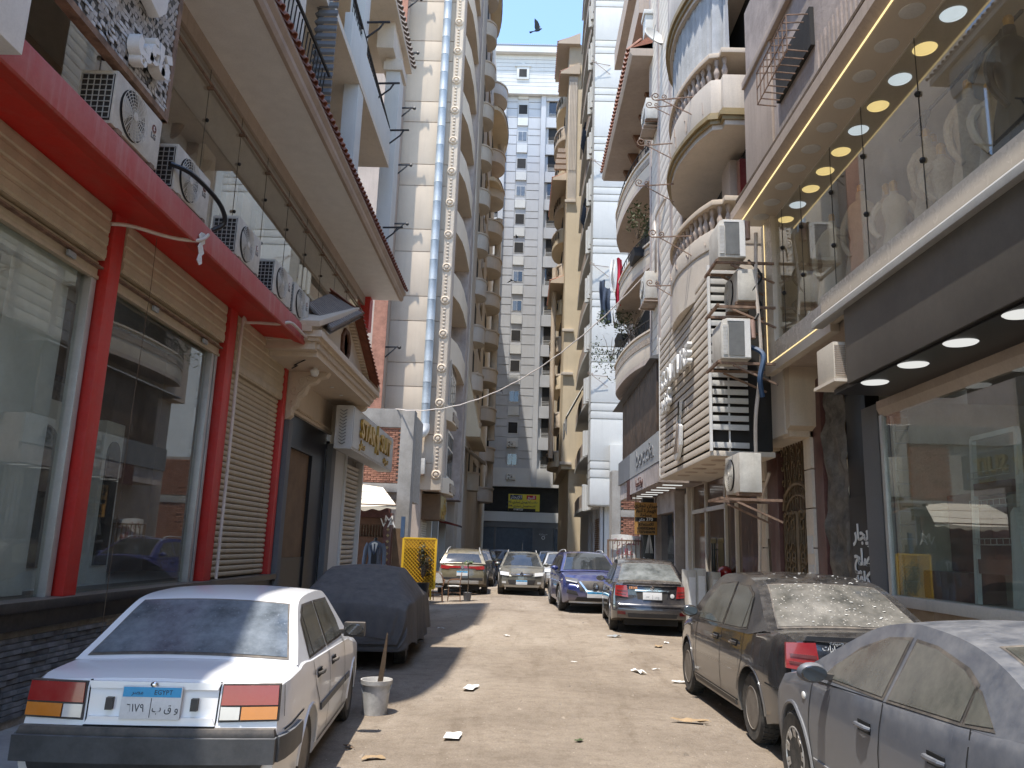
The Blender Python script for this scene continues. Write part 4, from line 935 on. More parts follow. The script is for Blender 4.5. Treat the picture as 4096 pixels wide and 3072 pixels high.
for k in range(10):
    y = 7.15+.572*k
    b = B(); b.lathe([(.002,-.010),(.105,-.012),(.125,-.006),(.128,.0)], (3.84,y+.02,7.20), n=24); b.build('flush_light', m_lgrey, R1, True)
    b = B(); b.lathe([(.002,-.014),(.115,-.014),(.125,0)], (4.24,y,7.16), n=24); b.build('lit_downlight', (m_cool,m_warm,m_cool,m_warm,m_cool,m_warm,m_warm,m_warm,m_cool,m_warm)[k], R1)
b = B(); b.box(4.04,4.06,1,12.25,5.06,7.16)
b.build('boutique_pane', m_glassd, R1)
for y in (11.9,11.05,9.9,8.9,7.55):
    b = B(); b.box(4.034,4.039,y-.004,y+.004,5.06,7.16); b.ball((4.03,y,5.75),.035,6,4); b.ball((4.03,y,6.5),.035,6,4); b.build('glass_joint', m_blackm, R1)
b = B(); b.box(3.97,4.10,12.25,12.78,4.60,7.20); b.build('frame_post', m_beigep, R1, bevel=.01)
b = B(); b.box(3.97,4.10,10.0,12.25,4.60,5.06); b.box(3.86,4.10,1,10.0,4.70,5.06); b.build('frame_sill', m_beigep, R1, bevel=.01)
b = B(); b.box(3.962,3.968,12.604,12.618,4.75,7.18); b.box(3.962,3.968,10.05,12.60,4.752,4.766); b.build('led_strip', m_led, R1)
b = B(); b.prism([(3.72,4.62),(3.86,4.62),(3.86,4.74),(3.78,4.76),(3.72,4.70)], 'y', 1, 9.98); b.build('silver_edge', m_alu, R1, bevel=.006)
# boutique interior: dress forms, curtain, track
def dress(name, label, x, y, z, h, m, tilt=0):
    t = thing(name, label, 'mannequin', (x,y,z), tilt)
    pr = [(.24*h/1.7,0),(.21*h/1.7,.35),(.17*h/1.7,.75),(.135*h/1.7,1.0),(.125*h/1.7,1.08),(.165*h/1.7,1.28),(.175*h/1.7,1.38),(.12*h/1.7,1.50),(.055*h/1.7,1.56),(.05*h/1.7,1.66)]
    b = B(); n = 20
    for r, zz in pr:
        for k in range(n):
            a = 2*pi*k/n; f = 1+.10*sin(a*7)*(1 if zz < .8 else 0)
            b.v.append((r*f*1.12*cos(a), r*f*.82*sin(a), zz*h/1.7))
    b.f = [(i*n+k,i*n+(k+1)%n,(i+1)*n+(k+1)%n,(i+1)*n+k) for i in range(len(pr)-1) for k in range(n)]+[tuple(range((len(pr)-1)*n,len(pr)*n))]
    b.build('dress', m, t, True, local=True)
    for sd in (-1,1):
        q = B(); q.tube(spline([(sd*.15,0,1.42*h/1.7),(sd*.24,.02,1.25*h/1.7),(sd*.27,-.05,1.0*h/1.7),(sd*.2,-.12,.82*h/1.7)], 10), [.055-.0028*i for i in range(11)], 8); q.build('sleeve', m, t, True, local=True)
    q = B(); q.cyl((0,0,1.6*h/1.7),(0,0,1.72*h/1.7),.045,10); q.ball((0,0,1.73*h/1.7),.05,8,6); q.build('neck_cap', m_gold, t, True, local=True)
for x,y,z,h,lb,mm in ((4.6,7.62,4.8,1.85,'sequin dress on a form at the right end of the upper boutique window',m_dress),(4.6,8.5,4.8,1.78,'shorter sequin dress on a form beside the tall one in the upper window',m_dress),(4.5,6.72,4.9,1.85,'black dress on a form at the top right picture edge',m_black),(4.45,7.95,4.8,1.30,'low sequin dress in front of the curtain in the upper window',m_dress),(4.65,10.4,4.8,2.0,'pale long dress on a form near the middle of the upper window',m_skin),(4.6,9.55,4.8,1.6,'dusky dress on a form near the far end of the upper window',m_tan),(4.55,11.2,4.8,1.9,'tall white gown on the form nearest the far end of the upper window',m_skin),(4.95,9.0,4.8,2.0,'tan gown on a form standing behind the others in the upper window',m_tan),(4.4,8.95,4.8,1.35,'low pale gown close to the glass in the middle of the upper window',m_cream),(4.5,7.1,4.8,1.5,'cream gown between the black dress and the tall sequin dress',m_cream)):
    dress('dress_form', lb, x, y, z, h, mm, random.uniform(-.4,.4))
for k in range(18):
    b = B(); y = 8.7+.09*k; b.cyl((6.0+.03*(k%2),y,4.85),(6.0+.03*(k%2),y,7.1),.05,6); b.build('curtain_fold', m_lgrey if k < 8 else m_cream, R1, True)
b = B(); b.bar((4.7,6.8,6.95),(4.7,9.3,6.95),.03)
for y in (7.1,7.5,8.6): b.cyl((4.7,y,6.95),(4.62,y+.1,6.68),.04,10)
b.build('track_spotlight', m_black, R1)
b = B(); b.box(5.6,5.62,4.5,7.4,6.60,6.63); b.box(5.6,5.62,7.38,7.41,5.9,6.63); b.box(5.6,5.62,4.5,7.4,6.2,6.22); b.build('led_frame', m_led, R1)
# wall above: flutes, ledge, grille
b = B(); b.box(3.70,3.78,1,12.74,9.78,9.92); b.box(3.74,3.78,11.3,12.74,7.5,9.78); b.build('ledge', m_tan, R1, bevel=.01)
for k in range(12):
    b = B(); b.box(3.755,3.80,8.0+.13*k,8.045+.13*k,7.45,8.45); b.build('flute', m_pinkish, R1)
b = B(); b.box(3.72,3.79,9.55,11.0,8.47,9.05); win = b.build('window_recess', m_dark, R1)
b = B()
for k in range(9): b.bar((3.70,9.6+.17*k,8.4),(3.42,9.6+.17*k,8.42),.014); b.bar((3.42,9.6+.17*k,8.42),(3.42,9.6+.17*k,8.95),.014); b.bar((3.42,9.6+.17*k,8.95),(3.72,9.6+.17*k,8.97),.014)
for z in (8.42,8.68,8.95): b.bar((3.42,9.6,z),(3.42,10.96,z),.014)
b.build('window_grille', m_rust, win)
b = B(); b.ball((3.78,12.1,8.25),.05,8,6,(.5,1,2)); b.build('wall_hole', m_dark, R1, True)
# ground floor: black fascia, lit soffit, display window
b = B(); b.box(3.80,3.86,1,9.15,3.72,4.62); b.box(3.86,4.75,9.05,9.15,3.72,4.62); b.build('black_fascia', mat('dark_brown_fascia', (.085,.075,.064), .45, .15, 1.2, bump=.02, dust=.3), R1, bevel=.006)
b = B(); b.box(3.86,4.66,1,9.7,3.70,3.76); b.build('black_soffit', m_black, R1)
for y in (5.3,6.2,7.12,8.02,8.92):
    b = B(); b.lathe([(.002,-.012),(.135,-.012),(.15,0)], (4.02,y,3.70), n=24); b.build('soffit_light', m_soft, R1)
b = B(); b.prism([(4.55,3.70),(4.55,3.60),(4.60,3.50),(4.66,3.50),(4.66,3.70)], 'y', 1, 10.1); b.build('wooden_head', m_tan, R1)
b = B(); b.box(4.60,4.62,1,10.02,1.28,3.5); b.build('display_pane', m_glass, R1)
b = B(); b.box(4.57,4.66,10.02,10.10,1.25,3.52); b.build('window_frame', m_alu, R1, bevel=.006)
b = B(); b.box(4.72,7.2,1,10.05,1.16,1.26); b.build('display_floor', m_lgrey, R1)
b = B(); b.box(4.52,4.80,1,10.1,1.17,1.29); b.build('window_ledge', m_cream, R1, bevel=.012)
b = B(); b.box(4.66,4.80,1,10.1,-.1,.92); b.build('plinth', m_dgrey, R1)
for k in range(16):
    b = B(); b.box(4.60,4.66,2.4+.48*k+.004,2.4+.48*(k+1)-.004,.90,1.16); b.build('marble_tile', m_marble, R1, bevel=.004)
b = B(); b.box(4.72,7.2,10.05,10.12,1.2,3.7); b.build('shop_end_wall', m_shut2, R1)
for k in range(14): b = B(); b.box(4.74,4.9,10.02,10.05,1.3+.17*k,1.45+.17*k); b.build('louvre_board', m_shut, R1)
b = B(); b.box(6.6,6.7,1,10,1.2,3.6); b.build('display_back', m_brick, R1)
rk = thing('display_stand', 'white framed display rack with wire shelves in the ground floor window', 'rack', (5.0,8.4,1.26))
b = B()
for y in (7.95,8.75): b.bar((4.9,y,1.26),(4.98,y,3.05),.05)
b.bar((4.98,7.95,3.05),(4.98,8.75,3.05),.05); b.build('rack_frame', m_whitep, rk)
for z in (1.9,2.3,2.6):
    b = B()
    for q in (0,.06): b.bar((4.88,7.97,z+q),(4.88,8.73,z+q),.008)
    for k in range(8): b.bar((4.88,7.97+.108*k,z),(4.88,7.97+.108*k,z+.06),.006); b.bar((4.88,7.97+.108*k,z),(5.1,7.97+.108*k,z),.006)
    b.build('wire_shelf', m_alu, rk)
b = B(); b.box(4.9,5.1,8.0,8.7,1.6,1.75); b.box(4.92,5.1,8.02,8.7,2.42,2.55); b.build('goods', m_maroon, rk)
mq = thing('mannequin', 'white female mannequin bust in the ground floor window at the right picture edge', 'mannequin', (5.1,7.2,1.26))
b = B(); b.ball((5.1,7.2,2.72),.10,12,10,(.9,1,1.25)); b.cyl((5.1,7.2,2.45),(5.1,7.2,2.65),.05,10); b.ball((5.1,7.2,2.25),.2,12,8,(.75,1,1.1)); b.ball((5.1,7.2,1.9),.17,12,8,(.8,1,1.5))
b.tube(spline([(5.1,7.42,2.38),(5.0,7.55,2.15),(4.95,7.45,1.95),(5.0,7.3,1.85)], 10), .042, 8); b.tube(spline([(5.1,6.98,2.38),(5.0,6.85,2.15),(4.95,6.9,1.9),(5.0,7.05,1.75)], 10), .042, 8); b.build('bust', m_skin, mq, True)
b = B(); b.ball((5.1,7.2,2.02),.185,12,8,(.85,1.02,1.3)); b.build('garment', m_lampd, mq, True)
for y, cc, lb in ((7.62,m_whitep,'white boot form standing in the window display'),(7.38,m_lgrey,'second white boot form in the window display'),(8.15,m_maroon,'pink and white fan folded display card in the window')):
    if cc is m_maroon: b = B(); b.prism([(7.62,1.27),(7.95,1.27),(7.86,2.2),(7.80,2.25)], 'x', 4.78, 4.84); tag(b.build('display_card', m_lgrey, None), lb, 'display card')
    else: b = B(); b.tube([(4.85,y,1.27),(4.85,y,1.5),(4.87,y+.01,1.6)], [.075,.055,.07], 12); tag(b.build('boot_form', cc, None, True), lb, 'boot')
b = B(); b.box(4.9,5.3,8.9,9.9,1.27,1.6); b.box(5.2,5.4,8.9,9.8,1.6,2.5); tag(b.build('stacked_goods', m_maroon, None, bevel=.03), 'dark red boxed goods stacked at the far end of the ground floor window', 'boxes')
# pilaster, lettered strip, rough stone, marble, pilasters
b = B(); b.box(4.64,4.9,10.30,10.78,-.1,3.72); b.build('pilaster', m_dgrey, R1, bevel=.01)
b = B(); b.box(4.70,4.9,10.78,11.45,-.1,4.3); b.box(4.66,4.70,10.80,11.40,.9,2.55); st_ = b.build('black_strip', m_black, R1, bevel=.005)
for body, z in ((ar('إيجار'),2.05),(ar('صلح'),1.72),(ar('لكافة'),1.42),(ar('غرض'),1.12)): text(body, .30, .01, m_whitep, 'lettering', R1, R1.matrix_basis.inverted() @ facing((4.65,10.99,z),(-1,0,0)), bold=.008)
R2 = thing('apartment_block', 'cream apartment block with curved balconies above the white slatted shop sign on the right', 'building', (4.5,16,0))
b = B(); vs = B()
vs.grid(lambda u, v: (4.70+.05*sin(v*23+u*9)*sin(u*17)+.02*sin(v*61), 11.45+.85*u+.018*sin(v*19+2*sin(v*43))*(0 if u < .1 else 1), -.1+4.6*v), 10, 40); vs.build('rough_stone_pier', mat('rough_stone', (.20,.18,.155), .95, .3, 5, bump=.8, bscale=18), R1, True, fix=False)
b = B(); b.box(4.66,4.95,12.30,12.66,-.1,4.5); b.build('marble_pilaster', m_maroon, R1, bevel=.01)
for k in range(6): b = B(); b.box(4.62,4.9,12.68,13.0,.0+.62*k,.60+.62*k); b.build('stone_tile', m_cream, R2, bevel=.006)
b = B(); b.box(4.66,4.95,14.5,15.12,-.1,3.55); b.build('marble_pilaster', m_maroon, R2, bevel=.01)
for k in range(6): b = B(); b.box(4.62,4.9,15.14,15.5,.0+.62*k,.60+.62*k); b.build('stone_tile', m_cream, R2, bevel=.006)
for y, z, lb in ((12.84,1.9,'first'),(12.84,1.45,'second')): b = B(); b.box(4.605,4.618,y-.11,y+.11,z-.14,z+.14); tag(b.build('notice', m_lgrey, None), 'upper small printed notice stuck on the cream pier by the iron gate' if lb == 'first' else 'lower small printed notice stuck on the cream pier by the iron gate', 'notice')
# arch over the gate
ach = [(13.0,3.60)]+[(13.75-.75*cos(pi*k/14),3.60+.42*sin(pi*k/14)) for k in range(1,14)]+[(14.5,3.60)]
b = B(); b.prism([(12.68,4.75),(12.68,3.60)]+ach+[(15.0,3.60),(15.0,4.75)], 'x', 4.30, 4.9); b.build('gate_arch', m_beige, R2)
b = B(); b.prism([(12.5,3.75),(12.68,3.70),(12.68,4.70),(12.45,4.70)], 'x', 4.25, 4.9); b.build('broken_render', m_beige, R2)
# ornate iron gate
GT = thing('iron_gate', 'bronze ornate double iron gate with scrollwork under the cream arch', 'gate', (4.75,13.75,0))
def leafgate(y0, y1, z0, z1, nm):
    b = B()
    for y in (y0,y1): b.bar((4.76,y,z0),(4.76,y,z1),.06)
    for z in (z0+.03,z0+.28,z0+.95,z1): b.bar((4.76,y0,z),(4.76,y1,z),.045)
    fr = b.build(nm, m_bronze, GT); n = 7; bb = None
    for k in range(1,n):
        y = lerp(y0,y1,k/n); b = B(); b.bar((4.765,y,z0),(4.765,y,z1),.026); b.build('bar', m_bronze, fr)
    b = B()
    for cz in (z0+.5,z0+.75,z0+1.35,z0+1.6,z1-.2):
        for cy in (lerp(y0,y1,.3),lerp(y0,y1,.7)):
            b.tube([(4.735,cy+.085*cos(2*pi*k/12),cz+.085*sin(2*pi*k/12)) for k in range(12)], .016, 4, closed=True)
            b.tube([(4.735,cy+.13*(1-k/14)*cos(k*.6),cz+.13+.13*(1-k/14)*sin(k*.6)) for k in range(12)], .014, 4)
    b.build('scrollwork', m_bronze, fr, True)
leafgate(13.06,13.72,.1,2.45,'gate_leaf'); leafgate(13.78,14.44,.1,2.45,'gate_leaf')
b = B()
b.tube([(4.75,13.75-.69*cos(pi*k/16),2.5+.45*sin(pi*k/16)) for k in range(17)], .04, 6); b.tube([(4.75,13.75-.55*cos(pi*k/16),2.45+.30*sin(pi*k/16)) for k in range(17)], .025, 6)
for k in range(11): b.bar((4.765,13.1+.13*k,2.5),(4.765,13.1+.13*k,3.95),.022)
for k in range(26):
    cy, cz = 13.15+.3*(k%5)+.05*(k//5), 2.75+.26*(k//5)
    b.tube([(4.74,cy+.10*(1-j/13)*cos(j*.6+k),cz+.10*(1-j/13)*sin(j*.6+k)) for j in range(12)], .014, 4)
b.build('transom_grille', m_bronze, GT, True)
b = B(); b.box(4.85,4.9,13.0,14.5,0,4.0); b.build('gate_backing', m_wood, GT)
b = B(); b.bar((4.55,14.75,2.0),(4.45,14.35,1.2),.04); tag(b.build('leaning_stick', m_bark, None), 'thin stick leaning by the maroon pillar of the iron gate', 'stick')
# --- window air conditioner by the fascia
def old_ac(name, label, x0, x1, y0, y1, z0, z1, top=True):
    t = thing(name, label, 'air conditioner', ((x0+x1)/2,(y0+y1)/2,z0))
    b = B(); h = z1-z0
    b.prism([(x0,z0),(x1,z0),(x1,z1),(x0+.10,z1),(x0+.03,z1-.03),(x0,z1-.14)], 'y', y0, y1); b.build('casing', m_acw, t, bevel=.012)
    b = B(); b.box(x0+.12,x1-.10,y0-.012,y0-.004,z0+.05,z1-.05); b.build('coil', m_acg, t)
    b = B()
    for k in range(22): b.box(x0+.03,x0+.10,y0-.014,y0-.005,z0+.07+(h-.16)*k/22,z0+.07+(h-.16)*k/22+.012)
    b.build('side_vents', m_whitep, t)
    b = B(); b.box(x1-.10,x1-.01,y0-.016,y0-.004,z0+.02,z1-.02); b.box(x0+.1,x1-.1,y0-.016,y0-.004,z1-.05,z1-.02); b.build('coil_frame', m_whitep, t)
    if top: b = B(); b.cyl((x1+.05,y0+.1,z1-.3),(x1+.05,y0+.1,z1),.06,10); b.build('compressor_cover', mat('pink_cover', (.5,.33,.27), .6, .1, 4), t, True)
    return t
old_ac('outdoor_unit', 'topmost old coil-backed air conditioner on rusty brackets by the boutique corner', 3.08,3.53,12.17,12.78,6.42,7.08)
old_ac('outdoor_unit', 'lower old coil-backed air conditioner above the slatted sign end', 3.10,3.57,12.17,12.78,4.74,5.40)
ac_unit('outdoor_unit', 'plain white air conditioner between the two coil-backed ones', (3.56,12.62,5.67), -pi/2, .8, .58, .32, False)
ac_unit('outdoor_unit', 'bright white air conditioner low down beneath the slatted sign', (3.52,12.64,2.60), -pi/2, .85, .66, .34, False)
for z in (6.36,5.61,4.68,2.54):
    b = B()
    for y in (12.25,12.85): b.bar((4.0,y,z),(3.04,y,z),.04); b.bar((4.0,y,z-.33),(3.3,y,z-.03),.03)
    b.bar((3.06,12.15,z+.005),(3.06,13.0,z+.005),.04); tag(b.build('wall_bracket', m_rust, None), {6.36:'rusty bracket under the topmost air conditioner',5.61:'rusty bracket under the plain white air conditioner',4.68:'rusty bracket under the lower coil-backed air conditioner',2.54:'rusty bracket under the bright white air conditioner'}[z], 'bracket')
ca = thing('window_unit', 'beige louvred air conditioner on the wall beside the black fascia end', 'air conditioner', (3.86,9.6,3.82))
b = B(); b.box(3.72,3.99,9.32,9.85,3.83,4.28); b.build('casing', m_shut2, ca, bevel=.015)
for k in range(15): b = B(); b.box(3.735,3.90,9.308,9.325,3.86+.026*k,3.873+.026*k); b.build('louvre', m_tan, ca)
b = B(); b.box(3.70,4.02,9.28,9.95,3.78,3.82); b.build('support_tray', m_cream, ca); b = B(); b.ball((3.95,9.318,4.12),.02,8,6); b.build('maker_badge', m_dgrey, ca, True)
# pipes and cables hanging beside them
for pts, r, m_, lb in (([(3.74,12.29,6.90),(3.70,12.24,5.95),(3.76,12.29,4.82),(3.70,12.47,3.87),(3.74,12.66,3.21)],.03,m_pvc,'pale lagged pipe running down beside the stacked air conditioners'),([(3.60,12.29,6.43),(3.79,12.24,6.14),(3.63,12.24,5.86),(3.79,12.29,5.67),(3.65,12.19,5.39)],.02,m_blackm,'loop of black cable between the air conditioners'),([(3.56,12.38,5.01),(3.76,12.19,4.82),(3.70,12.19,4.44),(3.76,12.29,4.16)],.04,m_blue,'blue hose bending down beside the lower air conditioner'),
   ([(3.22,13.70,4.58),(3.41,13.70,4.30),(3.60,13.70,4.11),(3.74,13.61,4.21),(3.84,13.51,4.63)],.03,m_pvc,'pale hose drooping across the slatted sign end'),([(3.74,13.51,4.82),(3.76,13.51,3.87),(3.79,13.51,3.12)],.025,m_pvc,'thin straight pipe running down the slatted sign end'),([(4.55,14.6,3.2),(4.5,15.0,2.6),(4.5,15.2,1.5),(4.45,15.3,.2)],.03,m_pvc,'white drainpipe beside the brown glass shop door')):
    b = B(); b.tube(spline(pts, 24), r, 7); tag(b.build('pipe', m_, None, True), lb, 'pipe')
# --- slatted sign box
SL = thing('slatted_sign', 'big white slatted shop sign box with raised letters and a feather emblem', 'sign', (3.8,15.7,3.4))
b = B(); b.box(3.26,4.25,13.40,18.1,3.44,6.62); b.build('backing', m_dark, SL)
b = B(); b.box(3.17,4.25,13.27,18.2,3.32,3.41); b.build('base_board', m_cream, SL, bevel=.01)
o1 = o2 = None
for k in range(21):
    z = 3.46+.152*k
    if o1 is None:
        b = B(); b.box(3.17,3.20,13.27,18.15,0,.107); o1 = b.build('slat', m_cream, SL, bevel=.004); M1 = o1.matrix_basis.copy(); o1.matrix_basis = M1 @ Matrix.Translation((0,0,z))
        b = B(); b.box(3.205,3.82,13.27,13.30,0,.095); o2 = b.build('end_slat', m_lgrey, SL, bevel=.004); M2 = o2.matrix_basis.copy(); o2.matrix_basis = M2 @ Matrix.Translation((0,0,z))
    else:
        place(o1, SL, M1 @ Matrix.Translation((0,0,z)))
        if k != 1: place(o2, SL, M2 @ Matrix.Translation((0,0,z)))
for x0, x1, y0, y1 in ((3.155,3.20,13.25,13.30),(3.49,3.515,13.31,13.34),(3.155,3.20,18.155,18.19)): b = B(); b.box(x0,x1,y0,y1,3.40,6.68); b.build('sign_post', m_whitep, SL)
for k in range(9):
    b = B(); b.lathe([(.002,-.012),(.12,-.012),(.14,0)], (3.45 if k < 5 else 3.85, 13.9+.75*(k%5), 3.32), n=18); b.build('flush_light', m_tan, SL, True)
tx = text('COUTURE', .54, .09, m_whitep, 'lettering', SL, SL.matrix_basis.inverted() @ facing((3.08,15.85,5.37),(-1,0,0)) @ Matrix.Rotation(0,4,'Z'), bold=.015, sx=1.15)
text(ar('كوتور'), .45, .08, m_whitep, 'lettering', SL, SL.matrix_basis.inverted() @ facing((3.08,16.85,4.92),(-1,0,0)), bold=.015)
b = B(); b.prism([(15.48,4.64),(15.61,4.64),(15.64,4.24),(15.43,4.15),(15.48,3.78),(15.70,3.56),(15.93,3.51),(16.06,3.65),(16.04,3.87),(15.88,4.05),(15.79,4.24),(15.66,4.33)], 'x', 3.08, 3.15); em = b.build('feather_emblem', m_whitep, SL, bevel=.012)
b = B()
for k in range(5): b.tube(spline([(3.075,15.57+.02*k,4.23),(3.072,15.57+.055*k,3.96),(3.072,15.57+.11*k,3.65)], 8), .012, 4)
b.build('feather_rib', m_tan, em)
# --- R2 body and balconies
b = B(); b.box(4.7,9,15.5,26.5,-.1,3.6); b.box(4.25,9,12.76,22.6,3.65,20); b.build('main_wall', m_cream, R2)
b = B(); b.box(3.72,4.25,17.75,22.4,7.0,20.0); b.build('siding_wall', m_tan, R2)
sb = None
for k in range(42):
    z = 7.05+.305*k
    if sb is None: b = B(); b.box(3.685,3.72,17.78,22.38,0,.285); sb = b.build('siding_board', m_cream, R2, bevel=.006); M0 = sb.matrix_basis.copy(); sb.matrix_basis = M0 @ Matrix.Translation((0,0,z))
    else: place(sb, R2, M0 @ Matrix.Translation((0,0,z)))
for y in (17.75,19.1,20.9,22.3): b = B(); b.box(3.66,3.74,y,y+.28,7.0,20); b.build('flat_pilaster', m_pinkish, R2)
b = B(); b.box(4.2,4.26,13.2,17.6,8.2,9.5); b.box(4.2,4.26,13.2,17.6,11.2,12.6); b.build('recess_shade', m_dark, R2)  # dark sheets painted for the shade inside the balcony recesses
PL = [(4.3,13.45),(3.58,13.45),(3.58,13.62),(3.40,13.66)]+[tuple(p[:2]) for p in spline([(3.40,13.66,0),(3.20,14.2,0),(3.07,14.9,0),(3.04,15.5,0),(3.12,16.3,0),(3.35,17.1,0),(3.70,17.74,0)], 24)[1:]]+[(4.3,17.74)]
def off(pl, d):
    c = (4.3,15.6); out = []
    for x, y in pl: out.append((x-d*(1 if x < 4.25 else 0), y+d*(1 if y > c[1] else -1)*(.6 if abs(y-c[1]) > 1.5 else 0)))
    return out
def balcony(z, hp, low=False):
    b = B(); b.prism(off(PL,.0), 'z', z-(.5 if low else 0), z+(.33 if low else .16)); b.build('balcony_slab', m_cream, R2)
    for d, z0, z1 in () if low else ((.05,z+.10,z+.18),(.10,z+.18,z+.26),(.05,z+.26,z+.33)): b = B(); b.prism(off(PL,d), 'z', z0, z1); b.build('balcony_moulding', m_goldd, R2)
    b = B(); b.prism(off(PL,.02), 'z', z+.33, z+.33+hp); b.build('balcony_panel', m_cream, R2, bevel=.015)
    b = B(); b.prism(off(PL,.04), 'z', z+.33+hp+.46, z+.33+hp+.56); b.build('balcony_rail', m_beige, R2, bevel=.012)
    pts = PL[1:-1]; bal = None; d = 0; seg = []
    for (x0,y0),(x1,y1) in zip(pts, pts[1:]): seg.append(((x0,y0),(x1,y1),sqrt((x1-x0)**2+(y1-y0)**2)))
    tot = sum(s[2] for s in seg); n = int(tot/.2)
    for k in range(n):
        t = (k+.5)/n*tot
        for a, c, l in seg:
            if t <= l: x, y = lerp(a[0],c[0],t/l), lerp(a[1],c[1],t/l); break
            t -= l
        M4 = Matrix.Translation((x+.06,y+(.05 if y < 14 else 0),z+.33+hp))
        if bal is None: q = B(); q.lathe([(.05,0),(.05,.03),(.03,.05),(.055,.14),(.06,.19),(.03,.29),(.025,.32),(.045,.36),(.05,.43),(.05,.47)], n=10); bal = q.build('baluster', m_tan, R2, True); Mb = bal.matrix_basis.copy(); bal.matrix_basis = Mb @ M4
        else: place(bal, R2, Mb @ M4)
    q = B()
    for (x,y) in PL[5:26:4]:
        q.tube([(x-.03,y,z+.45),(x-.03,y+.03,z+.33+hp*.55),(x-.035,y+.12,z+.33+hp*.6),(x-.03,y+.14,z+.33+hp*.9)], .012, 4)
    q.build('balcony_ornament', m_tan, R2)
balcony(6.85,.36,True); balcony(9.52,.70)
b = B(); b.prism(off(PL,.0), 'z', 12.62, 12.75); b.build('balcony_slab', m_cream, R2)
for d, z0, z1 in ((.05,12.70,12.80),(.10,12.80,12.92),(.05,12.92,13.02)): b = B(); b.prism(off(PL,d), 'z', z0, z1); b.build('balcony_moulding', m_goldd, R2)
b = B(); b.prism(off(PL,.02), 'z', 13.02, 14.0); b.build('balcony_panel', m_cream, R2, bevel=.015)
m_curt = mat('grey_curtain', (.50,.50,.485), .9, .12, 3, bump=.2)
q = thing('balcony_curtain', 'grey pleated curtain drawn round the upper curved balcony', 'curtain', (3.3,15.3,11.1))
b = B(); pts = PL[1:27]
for i in range(len(pts)*6-6):
    k, f = divmod(i, 6); x, y = lerp(pts[k][0],pts[k+1][0],f/6)+.10, lerp(pts[k][1],pts[k+1][1],f/6)+(.06 if k < 3 else 0)
    w_ = .05*(1 if i%2 else -1)*(.6+.8*((i*7)%5)/5); b.v += [(x+w_,y,11.12),(x+w_*.6,y,12.62)]
b.f = [(2*i,2*i+2,2*i+3,2*i+1) for i in range(len(b.v)//2-1)]; b.build('curtain_cloth', m_curt, q, fix=False)
b = B(); b.box(3.9,4.2,14.4,15.0,8.2,9.3); t_ = thing('stored_cupboard', 'beige cupboard standing in shade on the lower curved balcony', 'cupboard', (4.05,14.7,8.2)); b.build('carcass', m_tan, t_, bevel=.01)
b = B(); b.box(3.92,4.15,13.75,13.95,8.15,9.0); tag(b.build('red_cloth', m_lampd, None), 'dark red cloth hanging at the near end of the lower curved balcony', 'cloth')
m_ironp = m_rust
def hook(name, label, base, d, L, grp=None):
    """wrought iron drying-line arm with a curled end"""
    base = Vector(base); d = Vector(d).normalized(); b = B()
    b.bar(base, base+d*L, .022); b.bar(base+Vector((0,0,-.55*L)), base+d*L*.85, .018)
    e = base+d*L; b.tube([e+d*(.09*(1-k/20)*sin(k*.5))+Vector((0,0,.09-.09*(1-k/20)*cos(k*.5))) for k in range(18)], .012, 4)
    b.tube([e-d*.16+d*(.06*(1-k/20)*sin(-k*.5))+Vector((0,0,.06-.06*(1-k/20)*cos(k*.5))) for k in range(18)], .011, 4)
    return tag(b.build('drying_arm', m_rust, None), label, 'clothes arm', 'wrought iron drying arms')
for p, lb in (((3.2,14.3,10.6),'curled iron drying arm on the panel of the upper curved balcony'),((3.1,15.6,10.3),'curled iron drying arm at the bend of the upper curved balcony'),((3.15,14.4,7.7),'curled iron drying arm on the lower curved balcony rail'),((3.1,15.9,9.5),'curled iron drying arm under the upper curved balcony'),((3.66,17.9,12.6),'curled iron drying arm high on the grooved wall'),((3.66,17.9,7.9),'curled iron drying arm by the grey outdoor unit')): hook('drying_arm', lb, p, (-1,.3,.05), .75)
# grey outdoor units on the grooved wall
ac_unit('outdoor_unit', 'outdoor unit seen end on, halfway up the grooved wall', (3.50,21.7,8.62), -pi/2, .85, .85, .36, False)
ac_unit('outdoor_unit', 'small outdoor unit higher up the grooved wall', (3.48,21.4,14.0), -pi/2, .8, .7, .34, False)
for z, lb in ((8.56,'bracket under the outdoor unit halfway up the grooved wall'),(13.94,'bracket under the small outdoor unit higher up the grooved wall')):
    b = B(); b.bar((3.7,21.4,z),(3.25,21.4,z),.05); b.bar((3.7,22.0,z),(3.25,22.0,z),.05); b.box(3.28,3.68,21.25,22.1,z+.02,z+.05); tag(b.build('wall_bracket', m_tan, None), lb, 'bracket')
b = B(); b.tube(spline([(3.6,21.2,9.4),(3.5,20.6,10.1),(3.55,20.9,10.9),(3.66,20.0,11.1)], 16), .035, 6); tag(b.build('pipe', m_pvc, None, True), 'lagged pipe curving up from the outdoor unit on the grooved wall', 'pipe')
sd_ = thing('satellite_dish', 'white satellite dish aimed skywards high on the grooved wall', 'satellite dish', (3.4,20.4,16.2))
b = B(); b.lathe([(.002,.0),(.2,.03),(.36,.1),(.40,.14),(.39,.15),(.2,.05),(.002,.02)], (0,0,0), n=20); o = b.build('dish', m_lgrey, sd_, True, local=True); o.matrix_basis = Matrix.Rotation(.5,4,'Z') @ Matrix.Rotation(1.15,4,'X') @ Matrix.Scale(.85,4)
b = B(); b.bar((0,0,0),(.28,.1,-.1),.04); b.bar((0,-.05,-.3),(0,-.5,.1),.02); b.build('dish_arm', m_metal, sd_, local=True)
